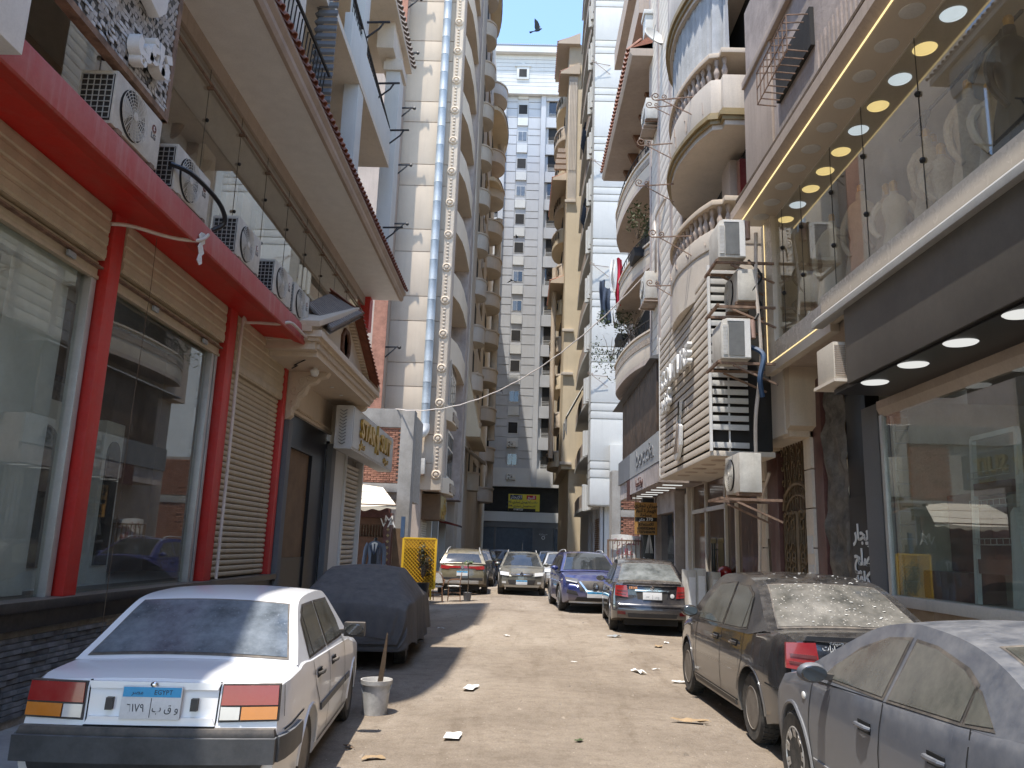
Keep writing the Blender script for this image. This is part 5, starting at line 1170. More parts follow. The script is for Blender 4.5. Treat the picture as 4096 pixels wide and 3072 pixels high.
# --- brown glass shop door under the slats
GD = thing('glass_shopfront', 'brown reflective glass shop front with bell shaped gown outlines under the slatted sign', 'shop front', (4.68,18.3,0))
b = B(); b.box(4.66,4.69,15.5,21.5,.1,3.5); b.build('brown_glass', mat('brown_glass', (.10,.05,.03), .12, .3, 3, bump=.0, grain=0, streak=.6, stcol=(.35,.25,.18)), GD)
for y in (15.55,17.2,18.1,20.0,21.55): b = B(); b.box(4.60,4.67,y-.05,y+.05,.0,3.55); b.build('frame_bar', m_cream, GD, bevel=.008)
b = B(); b.box(4.60,4.67,18.1,21.5,2.72,2.82); b.box(4.60,4.67,15.5,21.6,3.45,3.6); b.box(4.55,4.7,15.5,21.6,.0,.14); b.build('frame_bar', m_cream, GD)
b = B()
for cy in (18.7,19.4):
    for k in range(5):
        b.tube([(4.655,cy-.33+.14*k-.10*(k-2)*.0,.6),(4.655,cy-.20+.10*k,1.75),(4.655,cy-.15+.08*k,1.95)], .012, 4)
        b.tube([(4.655,cy-.2+.1*k+.05*cos(pi*j/8),1.95+.12*sin(pi*j/8)) for j in range(9)], .012, 4)
b.build('gown_outline', m_goldd, GD, True)
b = B()
for y in (18.95,19.15): b.tube([(4.56,y,1.15),(4.56,y,1.95)], .02, 8); b.bar((4.56,y,1.3),(4.66,y,1.3),.02); b.bar((4.56,y,1.8),(4.66,y,1.8),.02)
b.build('pull_handle', m_black, GD, True)
b = B(); b.ball((4.5,17.8,1.32),.16,12,8,(1,1.3,.9)); b.ball((4.5,18.0,1.1),.1,10,6); tag(b.build('red_bag', m_lampr, None, True), 'shiny red bag hanging at the brown glass shop front', 'bag')
for k, (y, z1) in enumerate(((21.6,3.45),(21.85,3.3),(22.1,3.3))): b = B(); b.box(4.5+.03*k,4.75,y,y+.16,.1,z1); b.build('fluted_pier', m_cream, GD, bevel=.02)
sk = None
for k, (x, y, h, rz, lb) in enumerate(((3.62,17.3,.95,.1,'leftmost of three tall pale air conditioner panels leaning together in the shop doorway'),(3.86,17.35,.98,-.05,'middle one of three tall pale air conditioner panels leaning together in the shop doorway'),(4.12,17.3,.92,.15,'rightmost of three tall pale air conditioner panels leaning together in the shop doorway'))):
    t = thing('stored_unit', lb, 'cabinet', (x,y,.06), rz, 'old panels in the shop doorway'); b = B(); b.box(-.10,.10,-.2,.2,.0,h+.35); b.build('casing', m_acw, t, local=True, bevel=.02); b = B(); b.box(-.07,.07,-.212,-.2,.1,h+.2); b.build('face_panel', m_whitep, t, local=True, bevel=.004)
# --- R3: dark sign, screens, balconies with plants
R3 = thing('apartment_block', 'tan apartment block with planted curved balconies and tiled eave above a dark shop sign', 'building', (4.2,27,0))
b = B(); b.box(4.15,9,22.5,31.2,6.9,23); b.box(4.6,9,26.5,31,-.1,7); b.build('main_wall', m_tan, R3)
for k in range(7):
    b = B(); b.box(3.50,3.56,20.55+1.0*k,21.53+1.0*k,4.78,6.75); b.build('brown_screen', mat('brown_screen', (.11,.07,.045), .5, .3, 3, bump=.05, dust=.3) if k == 0 else bpy.data.materials['brown_screen'], R3, bevel=.004)
b = B(); b.prism([(3.30,6.72),(3.34,6.78),(4.2,7.05),(4.2,6.72)], 'y', 20.4, 29.0); b.build('screen_canopy', m_dgrey, R3)
DS = thing('fascia_sign', 'long dark grey and silver shop sign box with a pinkish lit underside', 'sign', (3.9,24,3.5))
b = B(); b.box(3.56,4.6,20.3,28.6,3.45,4.74); b.build('sign_box', m_pinkish, DS)
b = B(); b.box(3.50,3.56,25.6,28.7,3.98,4.78); b.box(3.56,4.0,28.6,28.7,3.95,4.78); b.build('dark_panel', m_dgrey, DS)
b = B(); b.box(3.49,3.56,20.25,25.6,3.98,4.76); b.build('silver_panel', m_alu, DS)
b = B(); b.box(3.50,3.56,20.3,25.6,3.46,3.96); b.build('lower_panel', m_pinkish, DS); b = B(); b.box(3.50,3.56,25.6,26.4,3.3,3.96); b.build('maroon_panel', m_maroon, DS)
text('boccia', .75, .02, m_dgrey, 'lettering', DS, DS.matrix_basis.inverted() @ facing((3.48,22.6,4.4),(-1,0,0)), sx=1.7); text(ar('بوتشيا'), .4, .02, m_maroon, 'lettering', DS, DS.matrix_basis.inverted() @ facing((3.49,23.6,3.72),(-1,0,0)), sx=1.4)
for k in range(7): b = B(); b.box(3.75,4.25,21.0+.95*k,21.14+.95*k,3.435,3.45); b.build('strip_light', m_soft, DS)
b = B(); b.box(4.5,4.55,22.4,25.7,0,3.3); b.build('glass_door', m_agl, R3); b = B(); b.box(4.3,4.6,22.35,22.5,0,3.4); b.box(4.3,4.6,25.6,25.8,0,3.4); b.box(4.35,4.6,22.4,25.7,2.85,3.45); b.build('door_surround', m_pinkish, R3)
lp = thing('pillar', 'black shop pillar with a thin white logo below the dark sign', 'pillar', (4.2,25.9,0)); b = B(); b.box(3.95,4.35,25.85,26.25,0,3.4); b.build('pillar_body', m_black, lp, bevel=.01)
b = B()
for k in range(4): b.bar((4.15-.03*k-.03,25.84,1.65),(4.15,25.84,2.35-.0*k),.012); b.bar((4.15+.03*k+.03,25.84,1.65),(4.15,25.84,2.35),.012)
b.build('logo', m_whitep, lp); text('Prince', .16, .01, m_whitep, 'lettering', lp, lp.matrix_basis.inverted() @ facing((4.15,25.84,1.45),(0,-1,0)))
PL3 = [(4.2,23.0),(3.78,23.0)]+[tuple(p[:2]) for p in spline([(3.78,23.0,0),(3.48,24.2,0),(3.32,25.6,0),(3.28,27.0,0),(3.32,28.2,0),(3.6,29.4,0)], 20)]+[(4.2,29.4)]
m_orn = mat('stucco_ornament', (.46,.38,.3), .9, .5, 22, col2=(.15,.11,.08), bump=1.0, bscale=40)
for z, h in ((7.25,.95),(10.25,.75),(13.15,.9)):
    b = B(); b.prism(PL3, 'z', z, z+.14); b.build('balcony_slab', m_tan, R3)
    b = B(); b.prism(off(PL3,.0), 'z', z+.14, z+h); b.build('balcony_panel', m_beige, R3, bevel=.012)
    b = B(); b.prism([(x-.02 if x < 4.1 else x, y) for x, y in PL3], 'z', z+h*.62, z+h*.84); b.build('ornament_band', m_orn, R3)
    b = B(); b.prism([(x-.05 if x < 4.1 else x, y-.03) for x, y in PL3], 'z', z+h, z+h+.06); b.build('balcony_rail', m_beige, R3)
    q = B()
    for (x, y) in PL3[2:-1]:
        q.bar((x+.04,y,z+h+.06),(x+.04,y,z+h+.42),.02)
    q.tube([(x+.04,y,z+h+.42) for x, y in PL3[2:-1]], .02, 5); q.build('iron_railing', m_blackm, R3)
    b = B(); b.box(4.10,4.16,23.6,28.8,z+1.0,z+2.6); b.build('recess_shade', m_dark, R3)  # dark sheet along the balcony back, shade put into its colour
b = B(); b.prism([(3.05,16.75),(2.98,16.85),(2.98,17.0),(4.2,17.35),(4.2,16.75)], 'y', 22.0, 30.6); b.build('eave_soffit', m_tan, R3); clay_row(R3, 22.0, 30.6, 2.96, 17.0, 3.4, 17.4, m_clay, .24)
b = B(); b.prism([(3.0,17.0),(4.2,17.9),(4.2,17.0)], 'y', 22, 30.6); b.build('eave_bed', m_clay, R3)
for k in range(6): b = B(); b.prism([(4.15,16.75),(4.15,16.2),(3.9,16.4),(3.75,16.75)], 'y', 22.6+1.4*k, 22.8+1.4*k); b.build('eave_corbel', m_wood, R3)
for z in (19.0,21.5): b = B(); b.box(3.4,4.2,23,30,z,z+.9); b.build('balcony_panel', m_tan, R3)
b = B(); b.box(3.45,3.75,22.0,22.5,17.6,18.2); b.box(3.4,3.8,21.95,22.55,18.2,18.35); b.build('eave_block', m_white, R3, bevel=.02)
# laundry and plants
m_redc = mat('red_cloth', (.50,.02,.05), .9, .1, 6, bump=.3)
def cloth(name, label, x0, x1, y, z0, z1, m, ph):
    b = B(); b.grid(lambda u, v: (lerp(x0,x1,u)+.03*sin(v*6+ph), y+.05*sin(u*9+ph)*(.3+v)+.03*sin(v*8+ph), lerp(z1,z0,v)+.04*sin(u*5+ph)), 10, 16); return tag(b.build(name, m, None, True, fix=False), label, 'laundry', 'laundry on the planted balcony')
cloth('hanging_garment', 'bright red garment on the line of the planted balcony', 3.18,3.36,26.9,10.25,11.95,m_redc,0); cloth('hanging_garment', 'white garment hanging next to the red one on the balcony line', 3.02,3.2,27.6,10.95,12.2,m_paper,1.3); cloth('hanging_garment', 'navy patterned garment hanging lowest on the balcony line', 2.85,3.12,28.2,9.9,11.3,m_navy,2.2); cloth('hanging_garment', 'dark blue garment behind the patterned one on the balcony line', 2.78,3.0,28.9,10.2,11.8,m_navy,3.7)
def leaves(b, c, r, n, rs_, size=.06, sc=(1,1,1), hang=0):
    for i in range(n):
        d = Vector((rs_.gauss(0,1),rs_.gauss(0,1),rs_.gauss(0,1))).normalized()*r*rs_.random()**.45
        p = Vector(c)+Vector((d.x*sc[0],d.y*sc[1],d.z*sc[2]-hang*rs_.random()**2)); a = Vector((rs_.uniform(-1,1),rs_.uniform(-1,1),rs_.uniform(-.6,.6))).normalized(); e = a.cross(Vector((rs_.random()-.5,rs_.random()-.5,1))).normalized(); s = size*rs_.uniform(.6,1.3)
        k = len(b.v); b.v += [tuple(p-a*s),tuple(p+e*s*.4),tuple(p+a*s),tuple(p-e*s*.4)]; b.f.append((k,k+1,k+2,k+3))
def shrub(name, label, c, r, n, mm, sc, hang, size=.07, stems=6, cat='plant', grp=None, pot=None):
    t = thing(name, label, cat, c, 0, grp); rs_ = random.Random(int(c[1]*10+n)); b = B()
    for k in range(7): leaves(b, Vector(c)+Vector((rs_.uniform(-1,1)*r*sc[0],rs_.uniform(-1,1)*r*sc[1],rs_.uniform(-.4,1)*r*sc[2])), r*.55, n//7, rs_, size, sc, hang)
    b.build('foliage', mm, t, fix=False); b = B()
    for k in range(stems):
        d = Vector((rs_.uniform(-1,1)*r*sc[0],rs_.uniform(-1,1)*r*sc[1],rs_.uniform(.3,1.1)*r*sc[2])); b.tube([Vector(c)+Vector((0,0,-r*.6*sc[2])), Vector(c)+d*.6, Vector(c)+d], [.012,.009,.004], 4)
    b.build('stems', m_bark, t)
    return t
shrub('balcony_plant', 'leafy plant on the upper planted balcony corner', (3.45,23.6,11.75), .55, 330, m_leaf, (.8,1.1,1.2), .5, grp='balcony plants'); shrub('balcony_plant', 'small bush hanging over the rail beside the laundry', (3.25,28.1,10.0), .55, 420, m_leaf, (.8,1.1,.9), .3, grp='balcony plants'); shrub('balcony_plant', 'straggling creeper trailing from the lowest planted balcony', (3.2,28.8,9.0), .8, 420, m_leaf, (.7,1.3,.9), .9, grp='balcony plants'); shrub('balcony_plant', 'sparse twiggy plant standing on the lowest planted balcony', (3.6,26.2,9.1), .6, 150, m_leafd, (.8,1.4,1.1), .1, stems=14, grp='balcony plants')
for y, z in ((26.2,8.3),(24.0,11.05),(28.0,9.35)): b = B(); b.prism([(3.3,z),(3.7,z),(3.66,z-.28),(3.34,z-.28)], 'y', y-.5, y+.5); tag(b.build('planter_box', m_blackm, None), {26.2:'black planter box under the sparse twiggy plant',24.0:'black planter box on the upper planted balcony',28.0:'black planter box under the small bush by the laundry'}[y], 'planter')
# orange notice, barrier with banner
OS = thing('hanging_notice', 'orange notice board in Arabic advertising premises to let, hung by the dark sign', 'sign', (3.8,25,3.2))
m_or = mat('orange_board', (.46,.24,.06), .6, .08, 2, bump=.02, dust=.2)
b = B(); b.box(3.56,4.26,24.98,25.01,2.21,3.20); b.build('board', m_or, OS)
b = B(); b.box(3.57,4.25,24.973,24.98,2.62,2.74); b.build('dark_band', m_dark, OS)
for body, z, s, mm in ((ar('ميزان تجاري'),3.10,.15,m_dark),(ar('للإيجار 3 أدوار'),2.94,.12,m_dark),(ar('مساحة'),2.81,.13,m_dark),(ar('370 متر'),2.68,.14,m_whitep),(ar('للاستعلام'),2.53,.13,m_dark),('01020323454',2.40,.10,m_dark),('01272455678',2.29,.10,m_dark)): text(body, s, .006, mm, 'lettering', OS, OS.matrix_basis.inverted() @ facing((3.91,24.968,z),(0,-1,0)), bold=.004)
b = B(); b.bar((3.6,25,3.2),(3.6,25,3.5),.02); b.bar((4.2,25,3.2),(4.2,25,3.5),.02); b.build('hanger', m_blackm, OS)
BA = thing('barrier', 'rusty steel barrier rail standing behind the blue crossover', 'barrier', (3.7,26.4,0))
b = B(); b.bar((2.9,26.4,2.03),(4.5,26.4,2.03),.05); b.bar((2.9,26.4,.5),(4.5,26.4,.5),.04)
for x in (2.9,4.5): b.bar((x,26.4,0),(x,26.4,2.05),.06)
b.build('barrier_frame', m_rust, BA)
for k in range(10): b = B(); b.bar((3.05+.15*k,26.4,.5),(3.05+.15*k,26.4,2.03),.025); b.build('bar', m_rust, BA)
BN = thing('banner', 'white cloth banner with pink handwritten Arabic hung behind the barrier', 'banner', (3.5,26.5,1.3))
b = B(); b.grid(lambda u, v: (lerp(3.0,4.05,u), 26.48+.03*sin(u*7+2*v), lerp(2.2,.9,v)+.03*sin(u*5)), 14, 10); b.build('cloth', m_paper, BN, True, fix=False)
m_pink = mat('pink_paint', (.60,.10,.16), .7, .3, 5, bump=0)
for body, x, z in ((ar('الستارة'),3.5,1.98),(ar('عالية'),3.45,1.66),(ar('تجهيزات'),3.5,1.3)): text(body, .30, .004, m_pink, 'lettering', BN, BN.matrix_basis.inverted() @ facing((x,26.43,z),(0,-1,0)))
# ================================================================ FAR BUILDINGS
# --- beige tower on the left with the silver duct
L2 = thing('apartment_tower', 'tall beige apartment tower with grooved end wall, silver duct and a moulded string of rosettes', 'building', (-5,34,0))
b = B(); b.box(-9,-3.52,34.03,35.2,3.95,46); b.box(-9,-4.35,35.2,52,0,46); b.box(-9,-4.3,34.1,35.2,0,3.95); b.build('main_wall', m_tan, L2)
z = 3.97; gl_ = [5.1,6.35,7.4,8.46,9.53,11.45,12.6,14.72,15.8]
while gl_[-1] < 45: gl_ += [gl_[-1]+2.15, gl_[-1]+3.22]
for g0, g1 in zip([3.97]+gl_, gl_):
    b = B(); b.box(-7.5,-3.86,34.0,34.03,g0+.018,g1-.018); b.build('wall_panel', m_beige, L2, bevel=.008)
b = B(); b.box(-3.86,-3.44,33.93,34.4,3.97,46); b.build('corner_string', m_beige, L2, bevel=.01)
ro = None; beads = B(); zr_ = 4.62
k = 0
while zr_ < 44:
    M4 = Matrix.Translation((-3.66,33.93,zr_))
    if ro is None:
        q = B(); q.lathe([(.02,-.10),(.07,-.09),(.09,-.03),(.12,-.02),(.15,-.07),(.19,-.06),(.22,0)], (0,0,0), 'y', 14); ro = q.build('rosette', m_beige, L2, True, angle=60); Mr = ro.matrix_basis.copy(); ro.matrix_basis = Mr @ M4
    else: place(ro, L2, Mr @ M4)
    zb_ = zr_+.33
    while zb_ < zr_+1.30: beads.ball((-3.66,33.93,zb_), .07, 8, 4, (1,.8,.9)); zb_ += .165
    zr_ += 1.56
beads.build('bead_string', m_beige, L2, True, kind='stuff')
DU = thing('vent_duct', 'tall silver sheet-metal duct climbing the grooved end wall', 'duct', (-4.25,33.7,6.6))
prev = None; z = 6.7; sgm = None
while z < 44:
    M4 = Matrix.Translation((-4.22,33.68,z))
    if sgm is None:
        q = B(); q.lathe([(.19,0),(.196,.012),(.196,.03),(.19,.042),(.19,.93),(.191,.935)], n=20); sgm = q.build('duct_section', m_metal, DU, True); Mg = sgm.matrix_basis.copy(); sgm.matrix_basis = Mg @ M4
    else: place(sgm, DU, Mg @ M4)
    z += .935
b = B(); b.tube(spline([(-4.22,33.68,6.75),(-4.22,33.66,6.5),(-4.35,33.6,6.35),(-4.62,33.55,6.4),(-4.75,33.52,6.45)], 12), .21, 14); b.build('duct_elbow', m_whitep, DU, True)
b = B(); b.tube([(-4.55,33.8,6.3),(-4.6,33.8,5.2)], .09, 10); b.build('duct_drop', m_whitep, DU, True)
ac_unit('outdoor_unit', 'white outdoor unit at the foot of the silver duct', (-4.42,33.72,4.55), 0, .6, .72, .36, False)
cs = thing('shop_sign', 'orange-brown shop sign with dark Arabic letters at the foot of the beige tower', 'sign', (-3.7,35.8,3)); b = B(); b.box(-4.3,-3.5,34.7,37.2,2.75,3.85); b.build('sign_box', m_board, cs); b = B(); b.box(-3.5,-3.46,34.75,37.15,2.8,3.8); b.build('sign_face', m_goldd, cs)
text(ar('مقهى'), 1.0, .02, m_gold, 'lettering', cs, cs.matrix_basis.inverted() @ facing((-3.44,36,3.35),(1,0,0)), bold=.02)
sl_ = None
for k in range(26):
    M4 = Matrix.Translation((0,0,.05+.1*k))
    if sl_ is None: b = B(); b.prism([(-4.34,0),(-4.29,.02),(-4.29,.08),(-4.34,.1)], 'y', 34.9, 36.9); sl_ = b.build('shutter_slat', m_shut2, L2); M0 = sl_.matrix_basis.copy(); sl_.matrix_basis = M0 @ M4
    else: place(sl_, L2, M0 @ M4)
for x1, y0 in ((-4.1,37.2),(-4.0,39.2),(-3.9,42.0)): b = B(); b.box(-4.4,x1,y0,y0+.32,0,3.9); b.build('ground_pier', m_white, L2)
b = B(); b.box(-4.34,-4.3,37.5,39.2,.2,3); b.build('shop_opening', m_dark, L2)
b = B(); b.prism([(-4.3,3.0),(-3.1,2.7),(-3.1,2.6),(-4.3,2.85)], 'y', 40, 43); tag(b.build('red_awning', m_lampd, None), 'small dark red awning at the foot of the beige tower', 'awning')
for (z0, arch_) in ((4.3,1),(7.6,0)):    # glazed bay beside the corner
    b = B(); b.prism([(36.1,-3.52),(36.1,-3.30),(36.8,-3.12),(38.6,-3.12),(39.2,-3.3),(39.2,-3.52)][0:0] or [(-4.4,35.3),(-3.52,35.3),(-3.30,36.0),(-3.2,37.4),(-3.3,39.0),(-4.4,39.4)], 'z', z0-.35, z0+.35); b.build('bay_base', m_beige, L2, bevel=.02)
    w = B(); w.box(-4.35,-3.42,36.1,38.9,z0+.35,z0+2.6); wf = w.build('bay_window', m_cream, L2)
    for k in range(3): q = B(); q.box(-3.42,-3.40,36.2+.9*k,36.95+.9*k,z0+.5,z0+1.75); q.build('pane', m_pane, wf); q = B(); q.box(-3.42,-3.40,36.2+.9*k,36.95+.9*k,z0+1.85,z0+2.45); q.build('pane', m_pane, wf)
    b = B(); b.box(-3.32,-3.20,36.3,39,z0-.25,z0+.15); b.build('bay_panel', m_orn, L2)
# storeys of the street side: deep balconies between piers
for k in range(11):
    z = 10.3+3.2*k
    b = B(); b.prism([(-4.35,36.0),(-3.50,36.0),(-3.30,37.2),(-3.22,38.8),(-3.22,41.6),(-4.35,41.6)], 'z', z-.18, z); b.build('balcony_slab', m_beige, L2)
    b = B(); b.prism([(-3.52,36.0),(-3.50,36.0),(-3.30,37.2),(-3.22,38.8),(-3.22,41.6),(-3.34,41.6),(-3.34,38.8),(-3.42,37.3)], 'z', z, z+.95); b.build('balcony_parapet', m_beige, L2)
    b = B(); b.box(-4.36,-4.33,36.6,40.8,z+.1,z+2.3); b.build('recess_shade', m_dark, L2)  # dark sheet standing for the shade of the deep recess
b = B(); b.box(-4.35,-3.24,41.6,43.6,4.0,46); b.build('street_pier', m_pinkish, L2)
b = B(); b.box(-3.54,-3.50,34.5,35.9,4.2,46); b.build('corner_return', m_tan, L2)
# --- ornate cream block beyond it
L3 = thing('apartment_block', 'ornate cream apartment block with rounded corner balconies and tiled canopies beyond the beige tower', 'building', (-4,58,0))
b = B(); b.box(-9,-3.35,46,66,0,44); b.box(-9,-3.35,66,71,0,34); b.box(-9,-3.35,71,73.8,0,28); b.box(-9,-3.6,43.7,46,0,40); b.build('main_wall', m_cream, L3)  # stepped far end added to cast the slanting shadow on the grey tower
b = B(); b.box(-9,-4.0,43.7,46,40,44); b.build('attic', m_cream, L3)
for k in range(12):
    z = 5.2+3.15*k
    for cy, r in ((50.0,.7),(63.0,1.15)):
        b = B(); pl = [(-3.36,cy-r*1.5)]+[(-3.36+r*sin(pi*j/12), cy-r*1.5*cos(pi*j/12)) for j in range(1,12)]+[(-3.36,cy+r*1.5)]
        b.prism(pl, 'z', z-.15, z+.85); b.build('round_balcony', m_cream, L3, bevel=.02)
        b = B(); b.prism([(-3.36+(x+3.36)*1.06, cy+(y-cy)*1.05) for x, y in pl], 'z', z+.85, z+.97); b.build('balcony_rail', m_beige, L3)
        b = B(); b.box(-3.4,-3.33,cy-r*.9,cy+r*.9,z+.9,z+2.5); b.build('window', m_dark, L3)
    b = B(); b.box(-3.40,-3.32,54.5,57.5,z+.5,z+2.1); w = b.build('window', m_pane, L3); b = B(); b.box(-3.36,-3.26,54.3,57.7,z+2.1,z+2.25); b.build('lintel', m_beige, w)
for (y0, y1, z0, dx) in ((58.5,67,36.5,1.35),(60,66,31.0,1.1),(46.2,56,41.0,.9)):
    pl = [(-3.4,y0)]+[(-3.4+dx*sin(pi*j/14)**.6, lerp(y0,y1,.5-.5*cos(pi*j/14))) for j in range(1,14)]+[(-3.4,y1)]
    b = B(); b.prism(pl, 'z', z0, z0+.35); b.build('canopy_soffit', m_yellow, L3)
    b = B(); n = len(pl); b.v = [(x+.06,y,z0+.35) for x, y in pl]+[(-3.4,(y0+y1)/2,z0+1.8)]; b.f = [(i,i+1,n) for i in range(n-1)]; b.build('tiled_canopy', m_clay, L3, fix=False)
b = B()
for z0, z1 in ((6,9.5),(10.2,29.5),(34,36.5)): b.lathe([(.34,z0),(.30,z0+.4),(.28,z1-.4),(.36,z1-.1),(.36,z1)], (-2.62,64.5,0), n=14)
b.build('round_column', m_cream, L3, True)
b = B(); b.box(-3.4,-2.5,46.3,54,8.0,8.5); b.prism([(-3.4,8.5),(-2.6,8.5),(-3.4,12.0)][::1], 'y', 46.3, 54); b.build('pediment_hood', m_yellow, L3)
tt_ = thing('ragged_awning', 'ragged beige cloth awning hanging from the ornate block', 'awning', (-3,47,6)); b = B(); b.grid(lambda u, v: (-3.4+1.3*u, 46+2.5*v, 7.4-.9*u-.1*sin(v*9)), 6, 8); b.grid(lambda u, v: (-2.1, 46+2.5*v, 6.5-1.2*u*(.7+.3*sin(v*17))), 6, 14); b.build('cloth', m_cream, tt_, fix=False)
# --- tower closing the street
TW = thing('apartment_tower', 'grey apartment tower with a white louvred top closing the end of the lane', 'building', (0,75,0))
b = B(); b.box(-9,9,75.9,92,0,48.2); b.box(-9,9,75.2,76,7.3,48.2); b.build('main_wall', m_grey, TW)
b = B(); b.box(-6,7,74.9,92,48.2,52.6); b.build('top_storey', m_white, TW); b = B(); b.box(-6.3,7.3,74.3,92,52.6,53.3); b.build('roof_slab', m_lgrey, TW); b = B(); b.box(-6.1,7.1,74.55,75,47.9,48.35); b.build('cornice', m_lgrey, TW)
for k in range(9): b = B(); b.box(-6,7,74.84,74.9,48.55+.44*k,48.95+.44*k); b.build('cladding_board', m_white, TW)
b = B(); b.box(-6.31,7.31,74.28,92,53.3,53.42); b.build('roof_edge', m_dgrey, TW); b = B()
for k in range(40): b.bar((-4.5+.2*k,74.6,53.4),(-4.5+.2*k,74.6,53.75),.02)
b.tube([(-4.5,74.6,53.75),(3.5,74.6,53.75)], .02, 4); b.build('roof_railing', m_lgrey, TW)
b = B(); b.box(-1.75,-.45,74.72,74.84,49.7,51.2); w = b.build('top_window', m_white, TW, bevel=.03); b = B(); b.box(-1.5,-.7,74.70,74.73,49.95,50.85); b.build('pane', m_dark, w); b = B(); b.prism([(-1.95,51.15),(-.25,51.15),(-.4,51.35),(-.85,51.4),(-1.1,51.65),(-1.35,51.4),(-1.8,51.35)], 'y', 74.66, 74.84); b.build('window_hood', m_white, w)
b = B(); b.box(-3.2,-2.68,74.85,75.3,7.3,48); b.box(.92,1.42,74.85,75.3,7.3,48); b.build('pier', m_grey, TW)
# stacked wall panels either side of the windows, window bays, balconies
for k in range(13):
    z = 8.9+3.05*k
    for x0, x1 in ((-2.66,-1.55),(-.38,.90)):
        for a, c in ((.05,1.0),(1.05,1.75),(1.8,3.05)): b = B(); b.box(x0,x1,75.12,75.2,z+a,z+c-.035); b.build('wall_panel', m_grey, TW)
    b = B(); b.box(-1.5,-.42,75.04,75.2,z+2.12,z+2.98); b.build('window_box', m_white, TW)
    b = B(); b.box(-1.5,-.42,75.14,75.2,z,z+.35); b.build('apron', m_grey, TW)
    b = B(); b.box(-1.46,-.46,75.12,75.2,z+.32,z+1.5); w = b.build('window', m_lgrey, TW)
    op = k in (0,2,5,6,9,11)
    if op:
        for j in (0,1): q = B(); q.box(-1.40+.45*j+.02,-.97+.45*j,75.10,75.13,z+.42,z+1.43); q.build('pane', m_panel if j == 0 or k > 8 else m_pane, w)
    else: q = B(); q.box(-1.40,-.52,75.10,75.13,z+.40,z+1.45); q.build('pane', m_dark, w)
    b = B(); b.box(1.45,6,74.95,75.2,z+1.9,z+3.05); b.box(2.9,6,75.0,75.2,z,z+1.9); b.build('bay_wall', m_grey, TW)
    b = B(); b.box(1.75,2.85,75.18,75.24,z-.1,z+1.9); w = b.build('bay_window', m_dark if k % 3 else m_pane, TW); q = B()
    for j in range(4): q.bar((1.75,75.1,z+.05+.14*j),(2.85,75.1,z+.05+.14*j),.035)
    q.build('window_rail', m_lgrey, w)
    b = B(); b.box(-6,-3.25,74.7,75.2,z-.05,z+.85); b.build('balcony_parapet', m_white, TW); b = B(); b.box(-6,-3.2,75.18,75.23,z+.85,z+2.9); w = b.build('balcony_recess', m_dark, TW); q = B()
    for j in range(4): q.bar((-6,74.8,z+.9+.12*j),(-3.25,74.8,z+.9+.12*j),.03)
    q.build('balcony_railing', m_grey, w)
b = B(); b.box(-9,9,74.9,76,2.3+1.7,4.9); b.box(-9,9,74.9,76,7.25,9.0); b.build('parapet_band', m_lgrey, TW)
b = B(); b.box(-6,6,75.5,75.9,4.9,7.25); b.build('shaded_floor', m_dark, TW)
b = B(); b.box(-9,9,75.0,76,3.45,4.0); b.build('shop_beam', m_dgrey, TW)
for j, (x0, x1, mm) in enumerate(((-7,-4.2,m_shutblue),(-4.0,-2.4,m_shutblue),(-2.2,1.2,m_shutblue),(3.2,5.5,m_shutblue))):
    b = B(); b.box(x0,x1,75.15,75.2,-.1,3.45); o = b.build('shop_shutter', mm, TW)
    for k in range(20): q = B(); q.box(x0+.05,x1-.05,75.10,75.15,.1+.165*k,.23+.165*k); q.build('slat', mm, o)
b = B(); b.box(1.25,3.15,75.05,75.2,-.1,3.45); b.build('dark_entrance', m_dgrey, TW)
for x0, x1 in ((-2.4,-2.2),(1.2,1.3)): b = B(); b.box(x0,x1,74.9,75.2,-.1,3.45); b.build('shop_pier', m_dgrey, TW)
ph = thing('notice', 'small dark notice with white Arabic writing on the far entrance', 'notice', (2.2,75,2.8)); b = B(); b.box(1.9,2.5,75.0,75.04,2.3,3.1); b.build('board', m_dgrey, ph); text(ar('صيدلية'), .26, .01, m_whitep, 'lettering', ph, ph.matrix_basis.inverted() @ facing((2.2,74.99,2.92),(0,-1,0))); b = B(); b.tube([(2.2+.14*cos(2*pi*k/14),74.99,2.6+.14*sin(2*pi*k/14)) for k in range(14)], .025, 4, closed=True); b.build('emblem', m_whitep, ph)
TS = thing('banner_sign', 'yellow for-sale and for-rent banner with blue and red headings on the far tower', 'sign', (.3,74.8,5))
m_yb = mat('yellow_banner', (.72,.60,.06), .6, .05, 2, bump=.02)
b = B(); b.box(-1.15,1.78,74.83,74.87,5.0,6.55); b.build('cloth', m_yb, TS); b = B(); b.box(-1.0,.15,74.81,74.83,6.05,6.48); b.build('blue_heading', m_navy, TS); b = B(); b.box(.55,1.45,74.81,74.83,6.08,6.46); b.build('red_heading', m_redc, TS); b = B(); b.box(-1.14,1.4,74.81,74.83,5.0,5.22); b.build('dark_footer', m_dark, TS)
for body, x, z, s, mm in ((ar('للإيجار'),-.42,6.28,.42,m_whitep),(ar('للبيع'),1.0,6.28,.38,m_whitep),(ar('محل تجاري 95م'),-.35,5.82,.30,m_navy),(ar('محل تجاري 194م'),-.35,5.45,.30,m_navy),(ar('مكتب إداري'),1.0,5.82,.24,m_navy),(ar('للاستعلام'),1.0,5.45,.22,m_navy),('01087220',-.2,5.11,.22,m_whitep)): text(body, s, .01, mm, 'lettering', TS, TS.matrix_basis.inverted() @ facing((x,74.80,z),(0,-1,0)), bold=.004)
for x, z, lb in ((-1.05,11.2,'small outdoor unit under a lower window of the far tower'),(-1.0,8.1,'lowest outdoor unit on the far tower below the other')): ac_unit('outdoor_unit', lb, (x,74.85,z-.3), 0, .9, .62, .3, False)
